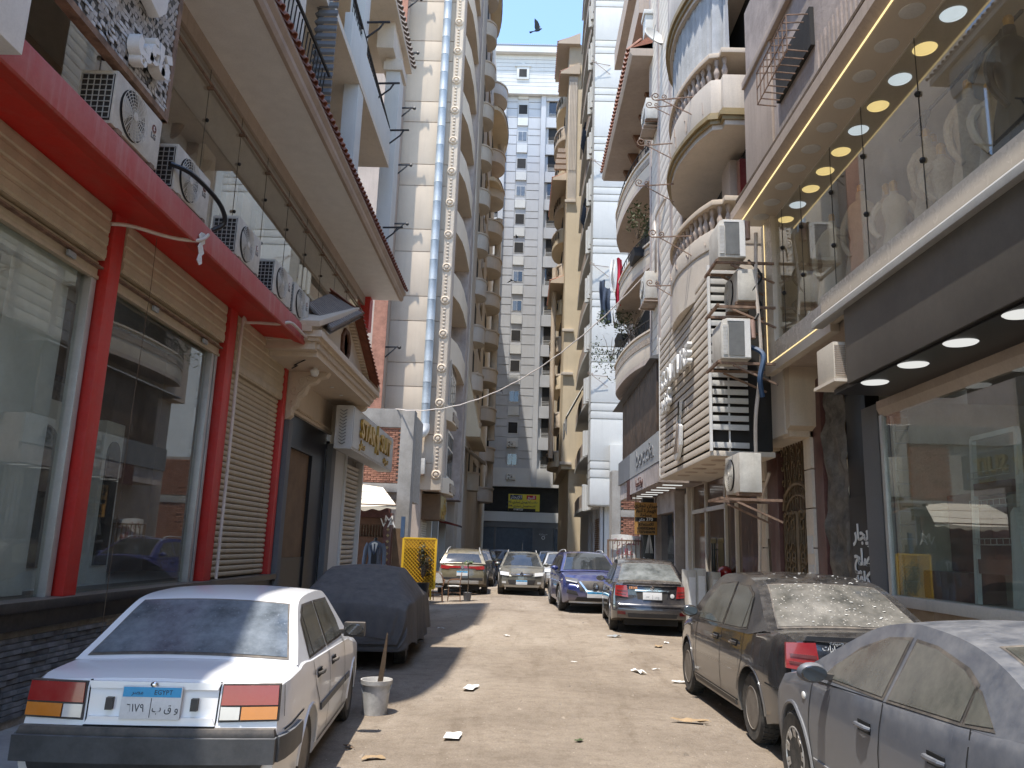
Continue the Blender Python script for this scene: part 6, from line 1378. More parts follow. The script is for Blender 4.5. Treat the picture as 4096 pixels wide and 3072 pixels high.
# --- white block and yellow block on the right
R4 = thing('apartment_tower', 'tall white apartment tower with triple grooves at each floor beyond the planted balconies', 'building', (4,45,0))
b = B(); b.box(3.50,9,40.04,41.5,3.85,47); b.box(4.6,9,41.5,56.5,0,47); b.box(4.2,9,40.6,56,0,3.85); b.build('main_wall', m_white, R4)
gz_ = [3.87,5.24,5.68,6.09]
for k in range(14): gz_ += [8.25+2.98*k, 8.66+2.98*k, 9.08+2.98*k]
for g0, g1 in zip(gz_, gz_[1:]):
    b = B(); b.box(3.45,7.5,39.99,40.04,g0+.03,g1-.03); b.build('wall_panel', m_white, R4, bevel=.008)
    b = B(); b.box(3.45,3.50,40.04,41.4,g0+.03,g1-.03); b.build('return_panel', m_white, R4)
b = B(); b.box(4.42,5.4,39.7,40.0,5.4,6.9); b.build('white_hatch', m_white, R4, bevel=.01)
for k in range(14):
    z = 3.95+2.98*k
    b = B(); b.prism([(4.6,42.3),(3.75,42.3),(3.60,44),(3.50,47),(3.50,50),(3.7,55.5),(4.6,55.5)], 'z', z-.1, z+.08); b.build('balcony_slab', m_white, R4)
    b = B(); b.prism([(3.80,44),(3.66,44),(3.53,47),(3.53,50),(3.73,55.5),(3.85,55.5),(3.66,50),(3.66,47)], 'z', z+.08, z+.85); b.build('balcony_parapet', m_tan, R4)
    for j in range(3): b = B(); b.cyl((3.62-.06*j,42.4+.75*j,z-.2),(3.62-.06*j,42.4+.75*j,z+1.05+.1*j),.15,10); b.build('balcony_fin', m_white, R4, True)
    b = B(); b.box(4.5,4.62,43,54.5,z+.1,z+2.5); b.build('recess_shade', m_dark, R4)  # recess shade given by a long dark-coloured sheet
    b = B(); b.box(3.5,3.75,41.5,41.9,z+.1,z+1.9); b.build('louvre_panel', m_grey, R4)
for k in (2,4,6,8,10):
    hook('drying_arm', 'thin iron drying arm on the white tower, number %s storey up' % {2:'third',4:'fifth',6:'seventh',8:'ninth',10:'eleventh'}[k], (4.3,39.95,4.5+2.98*k), (-1,-.2,.03), 1.0)
sl_ = None
for k in range(30):
    M4 = Matrix.Translation((0,0,.05+.11*k))
    if sl_ is None: b = B(); b.prism([(40.62,0),(40.57,.02),(40.57,.08),(40.62,.1)][::1] and [(4.3,0),(4.14,.02),(4.14,.08),(4.3,.1)], 'y', 41.2, 44.5); sl_ = b.build('shutter_slat', m_shutb, R4); M0 = sl_.matrix_basis.copy(); sl_.matrix_basis = M0 @ M4
    else: place(sl_, R4, M0 @ M4)
for y0, y1 in ((40.6,41.2),(44.5,45.0),(47.5,48.0)): b = B(); b.box(4.05,4.25,y0,y1,0,3.85); b.build('ground_pier', m_grey, R4)
sh_ = thing('torn_awning', 'torn white cloth awning on the street side of the white tower', 'awning', (3,49,9.5)); b = B(); b.grid(lambda u, v: (3.6-1.0*u, 47+4*v, 11.4-1.9*u+.1*sin(v*9)), 8, 8); b.grid(lambda u, v: (2.62+.05*sin(v*13), 47+4*v, 9.5-1.1*u*(.5+.5*abs(sin(v*11)))), 6, 20); b.build('cloth', m_white, sh_, fix=False)
for y, z, lb, mm in ((43.5,22.0,'dark clothes drying on a middle balcony of the white tower',m_navy),(44.5,27.5,'dark garments drying on a high balcony of the white tower',m_navy)):
    b = B(); b.grid(lambda u, v: (3.25+.1*sin(v*9), y+2.2*u, z-1.3*v*(.6+.4*sin(u*13)**2)), 16, 8); tag(b.build('laundry', mm, None, fix=False), lb, 'laundry')
BR = thing('brick_building', 'unfinished red brick front with concrete pillar beside the white tower', 'building', (5,35.5,0))
b = B(); b.box(4.05,9,35.5,36.5,0,5.2); b.build('backing_wall', m_mortar, BR); b = B(); b.box(4.05,4.42,35.38,35.5,0,5.15); b.box(4.42,8,35.40,35.5,3.15,3.45); b.build('concrete_frame', m_conc, BR, bevel=.012)
br = None; n = 0; rest = B()
for r in range(60):
    z = .1+.083*r
    if 3.1 < z < 3.45: continue
    for c_ in range(12):
        x = 4.55+.225*c_+(r%2)*.112
        if n < 290 and z > 1.9 and x < 5.9:
            M4 = Matrix.Translation((x,35.47+random.uniform(-.012,.012),z))
            if br is None: q = B(); q.box(-.104,.104,-.04,.04,0,.07); br = q.build('brick', m_brick, BR); Mq = br.matrix_basis.copy(); br.matrix_basis = Mq @ M4
            else: place(br, BR, Mq @ M4)
            n += 1
        elif z > 1.0: rest.box(x-.104,x+.104,35.43,35.51,z,z+.07)
rest.build('brickwork', m_brick, BR, kind='stuff')
R5 = thing('apartment_tower', 'narrow yellow apartment tower with rounded tiled balconies at the far right', 'building', (3,60,0))
b = B(); b.box(2.85,9,57.0,72,7.3,41.5); b.box(3.4,9,57.3,72,0,7.3); b.build('main_wall', m_yellow, R5)
b = B(); b.box(2.88,3.55,56.92,57.0,28,38.6); b.build('fluted_panel', m_cream, R5, bevel=.02)
for k in range(5): b = B(); b.box(2.95+.12*k,3.0+.12*k,56.86,56.92,30.5,38.3); b.build('flute', m_cream, R5)
for z in (7.6,14.2,17.5,27.8): b = B(); b.box(2.7,3.55,56.8,57.0,z,z+.22); b.build('string_course', m_cream, R5, bevel=.02)
for k in range(11):
    z = 8.0+3.05*k; r = .72 if k%3 else .85; cy = 63.5
    pl = [(2.86,cy-2.6)]+[(2.86-r*sin(pi*j/12), cy-2.6*cos(pi*j/12)) for j in range(1,12)]+[(2.86,cy+2.6)]
    b = B(); b.prism(pl, 'z', z-.15, z+.15); b.prism([(2.86-(2.86-x)*.9,y) for x,y in pl], 'z', z+.15, z+.95); b.build('round_balcony', m_beige if k%2 else m_yellow, R5, bevel=.02)
    b = B(); b.prism([(2.86-(2.86-x)*1.06,y) for x,y in pl], 'z', z+.95, z+1.08); b.build('balcony_rail', m_cream, R5)
    for j in range(6): x, y = pl[2+j]; b = B(); b.box(x-.03,x+.02,y-.1,y+.1,z+.3,z+.8); b.build('balcony_slot', m_dark, R5)
    b = B(); b.box(2.80,2.87,cy-1.5,cy+1.5,z+1.1,z+2.5); b.build('window', m_dark, R5)
b = B(); b.cyl((2.2,61.2,8.5),(2.2,61.2,24),.2,12); b.build('round_column', m_beige, R5, True)
for (z, y0, y1, dx) in ((38.7,56.7,60,.75),(41.3,56.6,62,1.0),(30.2,58,66,1.15),(22.0,59,66,1.1)):
    b = B(); b.prism([(2.9-dx,z),(2.95-dx,z+.18),(3.7,z+1.0),(3.7,z)], 'y', y0, y1); b.build('canopy', m_beige, R5)
    clay_row(R5, y0, y1, 2.92-dx, z+.22, 3.3, z+.75, m_clay, .28)
for k in range(4): b = B(); b.box(1.9+.1*k,2.9,58.5+.5*k,58.8+.5*k,31.4+.75*k,31.75+.75*k); b.build('pergola_beam', m_tan, R5)
# --- rows behind the camera, whose rooflines shade the lane
for nm, x0, x1, y0, y1, h, lb in (('apartment_block',4.9,12,-22,.9,15,'plain cream block continuing the right row behind the viewpoint'),):
    t = thing(nm, lb, 'building', ((x0+x1)/2,y0,0)); b = B(); b.box(x0,x1,y0,y1,-.1,h); b.build('main_wall', m_beige, t)
    xx = x1 if x0 < 0 else x0
    for k in range(6):
        for j in range(3): b = B(); b.box(xx-.04,xx+.04,y0+1+3.6*k,y0+2.6+3.6*k,1.2+3.2*j,2.9+3.2*j); b.build('window', m_pane, t)
# --- white old saloon, left foreground
PW = paint('white_car_paint', (.80,.80,.80), .05, .02, .3, coat=.5, dcol=(.55,.5,.43))
corolla = dict(L=4.12, w=.815, R=.285, sr=.96, sf=3.39, tw=.17, paint=PW, glass_r=autoglass('hazed_car_glass', .62, base=(.03,.04,.05), spots=.35, dcol=(.42,.47,.52)), glass_s=m_aglm, rim=m_rimst,
  deck=[(0,.90),(.1,.925),(.7,.955),(1.0,.93),(2.9,.88),(3.1,.87),(3.9,.77),(4.1,.70)], drop=[(0,.035),(.6,.045),(.8,.02),(2.9,.02),(3.1,.05),(4.1,.06)],
  low=[(0,.36),(.3,.27),(.6,.2),(3.5,.2),(3.9,.25),(4.1,.33)], plan=[(0,.935),(.06,.965),(.25,.99),(.8,1),(3.3,1),(3.9,.96),(4.1,.9)],
  rear=[(.25,.16),(.36,.06),(.42,.03),(.62,.03),(.66,.05),(.9,.075),(1.0,.1)], front=[(.3,.1),(.45,.03),(.6,.05),(.75,.1)], bulr=.035,
  arch=[(.60,.94),(.82,1.07),(1.10,1.25),(1.30,1.325),(1.7,1.352),(2.2,1.35),(2.42,1.315),(2.62,1.20),(2.86,1.03),(3.05,.89)],
  zb=.93, wb=.93, wr=.72, crown=.03, rwin=[(.035,-.90),(.035,.90),(.262,.88),(.262,-.88)], fwin=[(.97,-.9),(.97,.9),(.73,.86),(.73,-.86)],
  swin=[[(1.02,.945),(1.16,.945),(1.16,1.215),(1.10,1.175)],[(1.19,.945),(1.74,.945),(1.72,1.275),(1.32,1.275),(1.19,1.225)],[(1.82,.945),(2.60,.94),(2.56,1.08),(2.38,1.262),(1.79,1.275)]],
  seams=[[(1.78,.30),(1.79,.90)],[(2.66,.30),(2.66,.90)],[(1.36,.52),(1.14,.72),(1.08,.90)],[(.1,.62),(.66,.64)],[(1.4,.27),(2.95,.27)],[(.07,.70),(.10,.88)]],
  handles=[(1.30,.79),(2.00,.79)], handle_mat=m_trim, mould=[(1.36,2.65,.50,.05,m_bump),(2.69,2.98,.50,.05,m_bump),(.12,.55,.50,.05,m_bump)], mirror=(2.62,.93), mirmat=m_trim, boxmirror=1,
  rear_bits=[('tail_lamp', m_trim, [(.405,.675),(.765,.685),(.76,.90),(.41,.895)], .012, 1),
    ('tail_lamp_red', m_lampr, [(.415,.775),(.757,.78),(.752,.892),(.42,.888)], .024, 1),
    ('reversing_lamp', m_lampw, [(.415,.69),(.53,.692),(.53,.765),(.415,.765)], .022, 1), ('indicator', m_lampa, [(.54,.692),(.757,.697),(.757,.77),(.54,.766)], .022, 1),
    ('boot_recess', PW, [(-.39,.655),(.39,.655),(.37,.70),(-.37,.70)], .022), ('boot_lip', PW, [(-.385,.86),(.385,.86),(.40,.90),(-.40,.90)], .016),
    ('plate_lamp', m_trim, [(.235,.74),(.275,.74),(.275,.81),(.235,.81)], .035, 1),
    ('rear_bumper', m_bump, [(-.775,.455),(.775,.455),(.775,.60),(-.775,.60)], .085), ('bumper_strip', m_trim, [(-.765,.60),(.765,.60),(.755,.645),(-.755,.645)], .055),
    ('boot_shut_line', m_gap, [(.385,.655),(.392,.655),(.398,.905),(.391,.905)], .004, 1), ('boot_lower_line', m_gap, [(-.39,.645),(.39,.645),(.39,.653),(-.39,.653)], .027),
    ('rear_valance', m_bump, [(-.66,.34),(.66,.34),(.70,.45),(-.70,.45)], .03)])
t, F = car('parked_saloon', 'old white saloon with a faded black rear bumper, nearest on the left', 'car', (-2.38,7.18,-.075), .075, corolla)
for sd in (-1, 1):   # bumper ends wrapping round the corners
    F['patch']('bumper_corner', m_bump, lambda s, z, off: F['Sf'](s, z, sd, off), [(-.02,.455),(.52,.455),(.52,.60),(-.02,.60)], .03, 6, 2)
plate(t, F['Rf'](-.0, .785, .03), (0,-1,.12), .36, .19, '٦١٧٩', 'ب ق و')
b = B(); b.ball(F['Rf'](0,.885,.03), .022, 10, 6, (1,.5,1)); b.build('boot_lock', m_chrome, t, True, local=True)
# --- charcoal saloon with dusty glass, right (rear three-quarter)
PK = paint('black_car_paint', (.010,.011,.014), .22, .40, .2, coat=1.0, dcol=(.34,.305,.26))
logan = dict(L=4.35, w=.866, R=.31, sr=.88, sf=3.515, tw=.19, paint=PK, glass_r=m_agld, glass_s=m_aglm, rim=m_rimst, gap=.07,
  deck=[(0,1.01),(.08,1.055),(.6,1.06),(1.0,.99),(3.0,.93),(3.3,.95),(4.0,.85),(4.33,.68)], drop=[(0,.05),(.6,.06),(.9,.03),(3.0,.03),(3.3,.07),(4.3,.08)],
  low=[(0,.33),(.3,.28),(.6,.22),(3.7,.2),(4.1,.22),(4.33,.3)], plan=[(0,.86),(.08,.92),(.25,.97),(.8,1),(3.3,1),(4.0,.94),(4.33,.8)],
  rear=[(.25,.13),(.34,.03),(.5,0),(.60,.02),(.68,.09),(.98,.11),(1.06,.10)], front=[(.3,.1),(.45,.02),(.6,.05),(.75,.14),(.9,.3)], bulr=.09, bulf=.16,
  arch=[(.50,1.03),(.78,1.17),(1.12,1.36),(1.40,1.455),(1.8,1.50),(2.2,1.505),(2.6,1.46),(2.95,1.28),(3.25,1.07),(3.42,.96)],
  zb=1.0, wb=.93, wr=.70, crown=.035, rwin=[(.035,-.86),(.035,.86),(.265,.83),(.265,-.83)], fwin=[(.965,-.9),(.965,.9),(.68,.86),(.68,-.86)],
  swin=[[(1.10,1.02),(1.22,1.0),(1.22,1.30),(1.20,1.31)],[(1.25,1.0),(1.86,.98),(1.83,1.40),(1.48,1.39),(1.25,1.31)],[(1.93,.98),(2.98,.96),(2.86,1.15),(2.52,1.37),(1.92,1.41)]],
  seams=[[(1.92,.30),(1.93,.95)],[(2.98,.32),(3.02,.93)],[(1.32,.40),(1.14,.72),(1.16,.98)],[(.05,.58),(.46,.60)],[(1.3,.30),(3.1,.30)]],
  handles=[(1.42,.84),(2.12,.83)], mirror=(2.95,.98), mirmat=PK, mould=[(1.36,3.05,.245,.05,m_trim)],
  rear_bits=[('tail_lamp', m_lampr, [(.50,.75),(.775,.78),(.765,.985),(.53,.995)], .016, 1), ('lamp_bar', m_lampd, [(.53,.86),(.74,.875),(.74,.90),(.53,.89)], .022, 1), ('lamp_bar', m_lampd, [(.55,.80),(.75,.82),(.75,.84),(.55,.82)], .022, 1),
    ('boot_strip', m_chrome, [(-.36,.885),(.36,.885),(.36,.912),(-.36,.912)], .02), ('plate_recess', m_trim, [(-.30,.70),(.30,.70),(.34,.88),(-.34,.88)], .006),
    ('boot_shut_line', m_gap, [(-.5,.665),(.5,.665),(.5,.675),(-.5,.675)], .006), ('bumper_insert', m_trim, [(-.5,.35),(.5,.35),(.52,.44),(-.52,.44)], .012),
    ('reflector', m_lampd, [(.56,.40),(.73,.41),(.73,.475),(.56,.47)], .014, 1), ('bumper_crease', PK, [(-.70,.575),(.70,.575),(.70,.62),(-.70,.62)], .014), ('boot_spoiler', PK, [(-.62,1.01),(.62,1.01),(.60,1.05),(-.60,1.05)], .02)],
  front_bits=[('grille', m_trim, [(-.4,.5),(.4,.5),(.4,.62),(-.4,.62)], .01)])
t, F = car('parked_saloon', 'dusty black saloon with bird droppings on its rear window, second from the right front', 'car', (3.05,9.24,.0), .02, logan)
def badge(t, F, body, y, z, size, m=m_whitep):
    text(body, size, .004, m, 'lettering', t, facing(F['Rf'](y, z, .012), (-.12,-1,.05)))
badge(t, F, ar('صيانة'), -.36, 1.0, .05); badge(t, F, ar('للسيارات'), -.37, .955, .06); badge(t, F, '19144', -.36, .915, .05); badge(t, F, 'RENAULT', -.36, .865, .036); badge(t, F, 'EIM', -.40, .79, .075)
b = B()
for i in range(80):
    k = random.random(); tt = .03+.24*random.random(); c = random.uniform(-.85,.85)
    q = F['G'](tt, c, .011) if k < .6 else F['G'](.27+.2*random.random(), c, .004)
    r = random.uniform(.004,.016); b.ball(q, r, 6, 4, (1,1.2,.25))
b.build('bird_droppings', m_paper, t, True, local=True, kind='stuff')
# --- second saloon of the same make further up
lg2 = dict(logan, glass_r=autoglass('hazed_rear_glass', .55, base=(.03,.035,.035), dcol=(.5,.52,.5)), paint=paint('dark_grey_car_paint', (.018,.019,.025), .22, .30, .2, coat=1.0))
lg2['rear_bits'] = [tuple(lg2['paint'] if x is PK else x for x in f) for f in logan['rear_bits']]
t, F = car('parked_saloon', 'clean dark saloon with bright red tail lamps facing away beside the blue crossover', 'car', (2.94,19.42,.0), -.05, lg2)
plate(t, F['Rf'](0,.79,.03), (0,-1,.1), .40, .15, '٨٧٢', 'ف ج', False)
o = B().lathe([(.002,0),(.03,.006),(.055,0)], (0,0,0), 'z', 4).build('boot_emblem', m_chrome, t, local=True); o.matrix_basis = facing(F['Rf'](0,.955,.02), (0,-1,.1)) @ Matrix.Diagonal((.8,1.3,1,1))
text('LOGAN', .07, .004, m_chrome, 'lettering', t, facing(F['Rf'](0,.905,.028), (0,-1,.05)), bold=.002)
text('19144', .07, .004, m_lampa, 'lettering', t, facing(F['Rf'](-.40,.945,.02), (-.1,-1,.05)), bold=.004)
o = B().lathe([(.002,.004),(.045,0)], n=14).build('round_sticker', m_plate, t, local=True); o.matrix_basis = facing(F['Rf'](.42,.80,.012), (.1,-1,.05))
# --- dusty blue-grey saloon, nearest on the right
PM = paint('blue_grey_car_paint', (.062,.07,.088), .55, .62, .4, metal=.1, coat=.3, dcol=(.31,.30,.285))
mazda = dict(L=4.49, w=.878, R=.325, sr=.93, sf=3.57, tw=.205, paint=PM, glass_r=m_aglm, glass_s=m_aglm, rim=m_rimal, spokes=9, gap=.06, lipr=.016,
  deck=[(0,1.04),(.1,1.09),(.5,1.10),(1.0,1.05),(3.05,.97),(3.3,.99),(4.0,.88),(4.4,.70)], drop=[(0,.06),(.5,.09),(.9,.05),(3.0,.04),(3.3,.10),(4.3,.10)],
  low=[(0,.33),(.3,.27),(.6,.2),(3.8,.19),(4.2,.2),(4.46,.28)], plan=[(0,.84),(.08,.91),(.3,.97),(.9,1),(3.4,1),(4.1,.93),(4.46,.76)],
  fz=[(.15,.93),(.3,.975),(.5,.995),(.66,1),(.8,.985),(.95,.95),(1.1,.89)],
  rear=[(.25,.13),(.34,.03),(.5,0),(.62,.02),(.7,.06),(1.0,.1),(1.1,.12)], front=[(.3,.1),(.45,.02),(.6,.05),(.75,.16),(.9,.3)], bulr=.1, bulf=.18,
  arch=[(.42,1.07),(.75,1.17),(1.15,1.305),(1.5,1.38),(1.9,1.415),(2.2,1.415),(2.56,1.355),(2.89,1.22),(3.22,1.06),(3.44,.965)],
  zb=1.0, wb=.925, wr=.66, crown=.04, rwin=[(.05,-.86),(.05,.86),(.29,.82),(.29,-.82)], fwin=[(.965,-.9),(.965,.9),(.66,.85),(.66,-.85)],
  swin=[[(1.02,1.055),(1.24,1.03),(1.26,1.18),(1.20,1.165)],[(1.28,1.03),(2.02,1.0),(2.0,1.325),(1.75,1.315),(1.42,1.25),(1.28,1.19)],[(2.10,1.0),(2.99,.985),(2.88,1.08),(2.64,1.20),(2.38,1.30),(2.09,1.33)]],
  seams=[[(2.06,.30),(2.07,.97)],[(3.16,.32),(3.20,.60),(3.17,.96)],[(1.33,.44),(1.14,.72),(1.17,1.02)],[(1.36,.30),(3.2,.30)]],
  handles=[(1.42,.815),(2.26,.80)], handle_mat=PM, mirror=(2.86,.97), mirmat=PM, mould=[(1.4,2.03,.40,.012,PM),(2.1,3.14,.40,.012,PM)],
  rear_bits=[('tail_lamp', m_lampr, [(.5,.78),(.78,.82),(.76,1.0),(.52,1.0)], .016, 1), ('rear_bumper_insert', m_trim, [(-.5,.33),(.5,.33),(.5,.42),(-.5,.42)], .012)])
t, F = car('parked_saloon', 'blue-grey saloon under a coat of dust, nearest on the right', 'car', (2.99,5.12,-.08), .0, mazda)
b = B(); q = F['Sf'](3.30,.80,-1,.004); b.ball(q, .028, 10, 6, (.4,1.3,1)); b.build('side_repeater', m_lampw, t, True, local=True)
b = B()
for cx, cy in ((-.25,.16),(-.12,.17),(-.30,.20),(.05,.15),(-.02,.22)):      # paw prints in the dust of the rear window
    for dx, dy in ((0,0),(.03,.008),(-.03,.008),(.012,.014),(-.012,.014)): b.ball(F['G'](cy+dy*1.4+.02, cx+dx, .0085), .012, 6, 4, (1,1,.1))
b.build('paw_prints', m_trim, t, True, local=True, kind='stuff')
b = B(); b.tube([F['G'](.31,-.2,0), F['G'](.31,-.2,0)+Vector((0,.02,.06))], .012, 6); b.build('aerial_base', m_trim, t, True, local=True)
# --- crossovers
def suv(**k):
    d = dict(L=4.38, w=.915, R=.345, sr=.86, sf=3.50, tw=.22, glass_r=m_aglc, glass_s=m_agl, rim=m_rimal, spokes=5, gap=.07, lipr=.03, lipmat=m_trim,
      deck=[(0,1.06),(.1,1.10),(.6,1.12),(1.0,1.10),(3.0,1.05),(3.25,1.08),(4.0,.98),(4.36,.80)], drop=[(0,.04),(.9,.04),(3.0,.04),(3.3,.10),(4.3,.10)],
      low=[(0,.4),(.3,.33),(.6,.25),(3.7,.24),(4.1,.25),(4.36,.33)], plan=[(0,.86),(.08,.92),(.3,.98),(.9,1),(3.4,1),(4.0,.94),(4.36,.80)],
      rear=[(.3,.12),(.42,.02),(.6,0),(.75,.03),(.85,.08),(1.1,.12)], front=[(.3,.12),(.4,.03),(.55,.02),(.7,.03),(.85,.10),(1.0,.3)], bulr=.10, bulf=.16,
      arch=[(.16,1.10),(.30,1.28),(.50,1.47),(.75,1.555),(1.3,1.60),(2.0,1.60),(2.4,1.55),(2.75,1.41),(3.1,1.20),(3.32,1.07)], zb=1.08, wb=.92, wr=.68, crown=.035,
      rwin=[(.03,-.83),(.03,.83),(.19,.80),(.19,-.80)], fwin=[(.96,-.9),(.96,.9),(.66,.86),(.66,-.86)],
      swin=[[(.62,1.15),(.95,1.12),(.98,1.42),(.75,1.42)],[(1.05,1.10),(1.85,1.09),(1.83,1.50),(1.08,1.49)],[(1.93,1.09),(2.92,1.08),(2.75,1.25),(2.40,1.46),(1.92,1.50)]],
      seams=[[(1.9,.35),(1.9,1.05)],[(2.95,.38),(3.0,1.04)]], handles=[(1.2,.93),(2.1,.92)], mirror=(2.9,1.10))
    d.update(k); return d
PB = paint('blue_car_paint', (.012,.028,.15), .2, .40, .25, metal=.25, coat=1.0)
t, F = car('parked_crossover', 'blue crossover facing the camera with a chrome grille beside the dark saloon', 'car', (1.98,24.62,.0), pi+.06, suv(paint=PB,
  front_bits=[('grille', m_trim, [(-.42,.58),(.42,.58),(.50,.86),(-.50,.86)], .012), ('grille_surround', m_chrome, [(-.46,.84),(-.40,.84),(-.22,.60),(-.28,.60)], .03), ('grille_surround', m_chrome, [(.46,.84),(.40,.84),(.22,.60),(.28,.60)], .03), ('grille_surround', m_chrome, [(-.28,.57),(.28,.57),(.24,.61),(-.24,.61)], .03),
    ('headlamp', m_lampk, [(.50,.80),(.80,.86),(.80,.95),(.46,.90)], .02, 1), ('headlamp_strip', m_lampw, [(.50,.80),(.78,.85),(.78,.875),(.50,.825)], .03, 1),
    ('fog_lamp_recess', m_trim, [(.46,.46),(.78,.52),(.76,.62),(.52,.58)], .012, 1), ('lower_intake', m_trim, [(-.55,.33),(.55,.33),(.50,.43),(-.50,.43)], .012), ('bumper_skid', m_alu, [(-.70,.265),(.70,.265),(.70,.315),(-.70,.315)], .03)]))
o = B().lathe([(.002,.006),(.05,.01),(.055,0),(.075,0),(.08,.012),(.085,0)], n=18).build('grille_emblem', m_chrome, t, True, local=True); o.matrix_basis = facing(F['Ff'](0,.74,.03), (0,1,.1))
plate(t, F['Ff'](-.02,.50,.03), (0,1,.0), .52, .16)
def rails(t, F, m=m_alu):
    for sd in (-1, 1):
        b = B(); b.tube([F['G'](.2+.42*i/10, sd*.9, .02+.045*min(1, 2.5*sin(pi*i/10))) for i in range(11)], .018, 6); b.build('roof_rail', m, t, True, local=True)
rails(t, F)
PG = paint('grey_green_car_paint', (.10,.105,.09), .35, .45, .25, metal=.3, coat=1.0)
t, F = car('driving_crossover', 'grey crossover with lit-looking headlamps coming down the middle of the lane', 'car', (.12,31.25,.0), pi, suv(paint=PG, L=4.08, w=.875, sf=3.22, plan=[(0,.86),(.08,.92),(.3,.98),(.9,1),(3.1,1),(3.7,.94),(4.06,.82)],
  deck=[(0,1.0),(.6,1.02),(2.8,.98),(3.0,1.0),(3.7,.93),(4.06,.78)], drop=[(0,.04),(2.8,.04),(3.0,.09),(4.0,.10)], low=[(0,.4),(.3,.33),(.6,.26),(3.4,.25),(3.8,.26),(4.06,.33)],
  arch=[(.16,1.02),(.30,1.2),(.5,1.38),(.75,1.47),(1.3,1.51),(1.9,1.50),(2.25,1.44),(2.6,1.28),(2.9,1.08),(3.05,.98)], zb=1.0, swin=[[(.62,1.07),(.95,1.05),(.95,1.33),(.75,1.33)],[(1.05,1.04),(1.75,1.03),(1.73,1.41),(1.06,1.40)],[(1.82,1.03),(2.70,1.01),(2.5,1.2),(2.25,1.35),(1.81,1.41)]],
  seams=[[(1.78,.35),(1.78,.98)]], handles=[(1.2,.9),(2.0,.9)], mirror=(2.65,1.02),
  front_bits=[('grille', m_trim, [(-.36,.70),(.36,.70),(.42,.80),(-.42,.80)], .012), ('grille_bar', m_chrome, [(-.38,.745),(.38,.745),(.39,.765),(-.39,.765)], .025), ('headlamp', m_lampw, [(.46,.69),(.77,.72),(.79,.84),(.46,.81)], .025, 1),
    ('lower_intake', m_trim, [(-.45,.40),(.45,.40),(.50,.56),(-.50,.56)], .012), ('fog_lamp', m_lampw, [(.56,.42),(.70,.43),(.70,.50),(.56,.49)], .016, 1), ('bumper_skid', m_alu, [(-.62,.30),(.62,.30),(.64,.38),(-.64,.38)], .022)]))
o = B().lathe([(.002,0),(.04,.006),(.085,0)], (0,0,0), 'z', 4).build('grille_emblem', m_chrome, t, local=True); o.matrix_basis = facing(F['Ff'](0,.755,.03), (0,1,.1)) @ Matrix.Diagonal((.8,1.2,1,1))
plate(t, F['Ff'](0,.475,.03), (0,1,0), .40, .16); rails(t, F)
b = B(); b.tube([F['G'](.62,.0,0), F['G'](.62,.0,0)+Vector((0,-.12,.34))], .006, 5); b.build('aerial', m_trim, t, local=True)
PO = paint('olive_car_paint', (.115,.10,.055), .35, .5, .25, metal=.3, coat=1.0)
t, F = car('parked_crossover', 'olive crossover seen from behind with a red light bar across its tailgate', 'car', (-2.1,31.6,-.05), .03, suv(paint=PO,
  rear_bits=[('light_bar', m_lampr, [(-.72,.94),(.72,.94),(.72,1.02),(-.72,1.02)], .016), ('tail_lamp', m_lampr, [(.48,.90),(.80,.92),(.78,1.04),(.50,1.02)], .024, 1), ('bumper_skid', m_alu, [(-.60,.40),(.60,.40),(.60,.52),(-.60,.52)], .03), ('rear_bumper', m_trim, [(-.74,.52),(.74,.52),(.74,.62),(-.74,.62)], .016)]))
plate(t, F['Rf'](0,.76,.03), (0,-1,.1), .40, .17, '', ''); rails(t, F)
o = B().lathe([(.002,0),(.04,.006),(.07,0)], (0,0,0), 'z', 4).build('tailgate_emblem', m_chrome, t, local=True); o.matrix_basis = facing(F['Rf'](0,.985,.03), (0,-1,.1))
# --- cars further up the lane
t, F = car('parked_crossover', 'black car parked just beyond the olive crossover on the left', 'car', (-2.0,37.6,-.05), .0, suv(paint=PK))
t, F = car('parked_saloon', 'second dark saloon in the queue beyond the olive crossover', 'car', (-1.95,43.4,-.05), .02, dict(logan, paint=PK, glass_r=m_agl))
t, F = car('parked_saloon', 'pale blue saloon far up the lane standing crosswise before the shutters', 'car', (-1.0,50.5,-.02), -.55, dict(logan, paint=paint('pale_blue_car_paint', (.28,.36,.46), .3, .4), glass_r=m_agl))
t, F = car('parked_saloon', 'white saloon far up the lane behind the grey crossover', 'car', (1.75,44.0,.0), pi, dict(logan, paint=paint('second_white_car_paint', (.72,.72,.71), .2, .3), glass_r=m_agl, front_bits=[('headlamp', m_lampw, [(.45,.68),(.78,.70),(.78,.82),(.45,.78)], .02, 1), ('grille', m_trim, [(-.38,.55),(.38,.55),(.4,.7),(-.4,.7)], .012)]))
t, F = car('parked_saloon', 'silver saloon parked far up on the right behind the blue crossover', 'car', (1.9,37.0,.0), pi, dict(logan, paint=paint('silver_car_paint', (.42,.43,.43), .3, .4, metal=.4), glass_r=m_agl, front_bits=[('headlamp', m_lampw, [(.45,.68),(.78,.70),(.78,.82),(.45,.78)], .02, 1), ('grille', m_trim, [(-.38,.55),(.38,.55),(.4,.7),(-.4,.7)], .012)]))

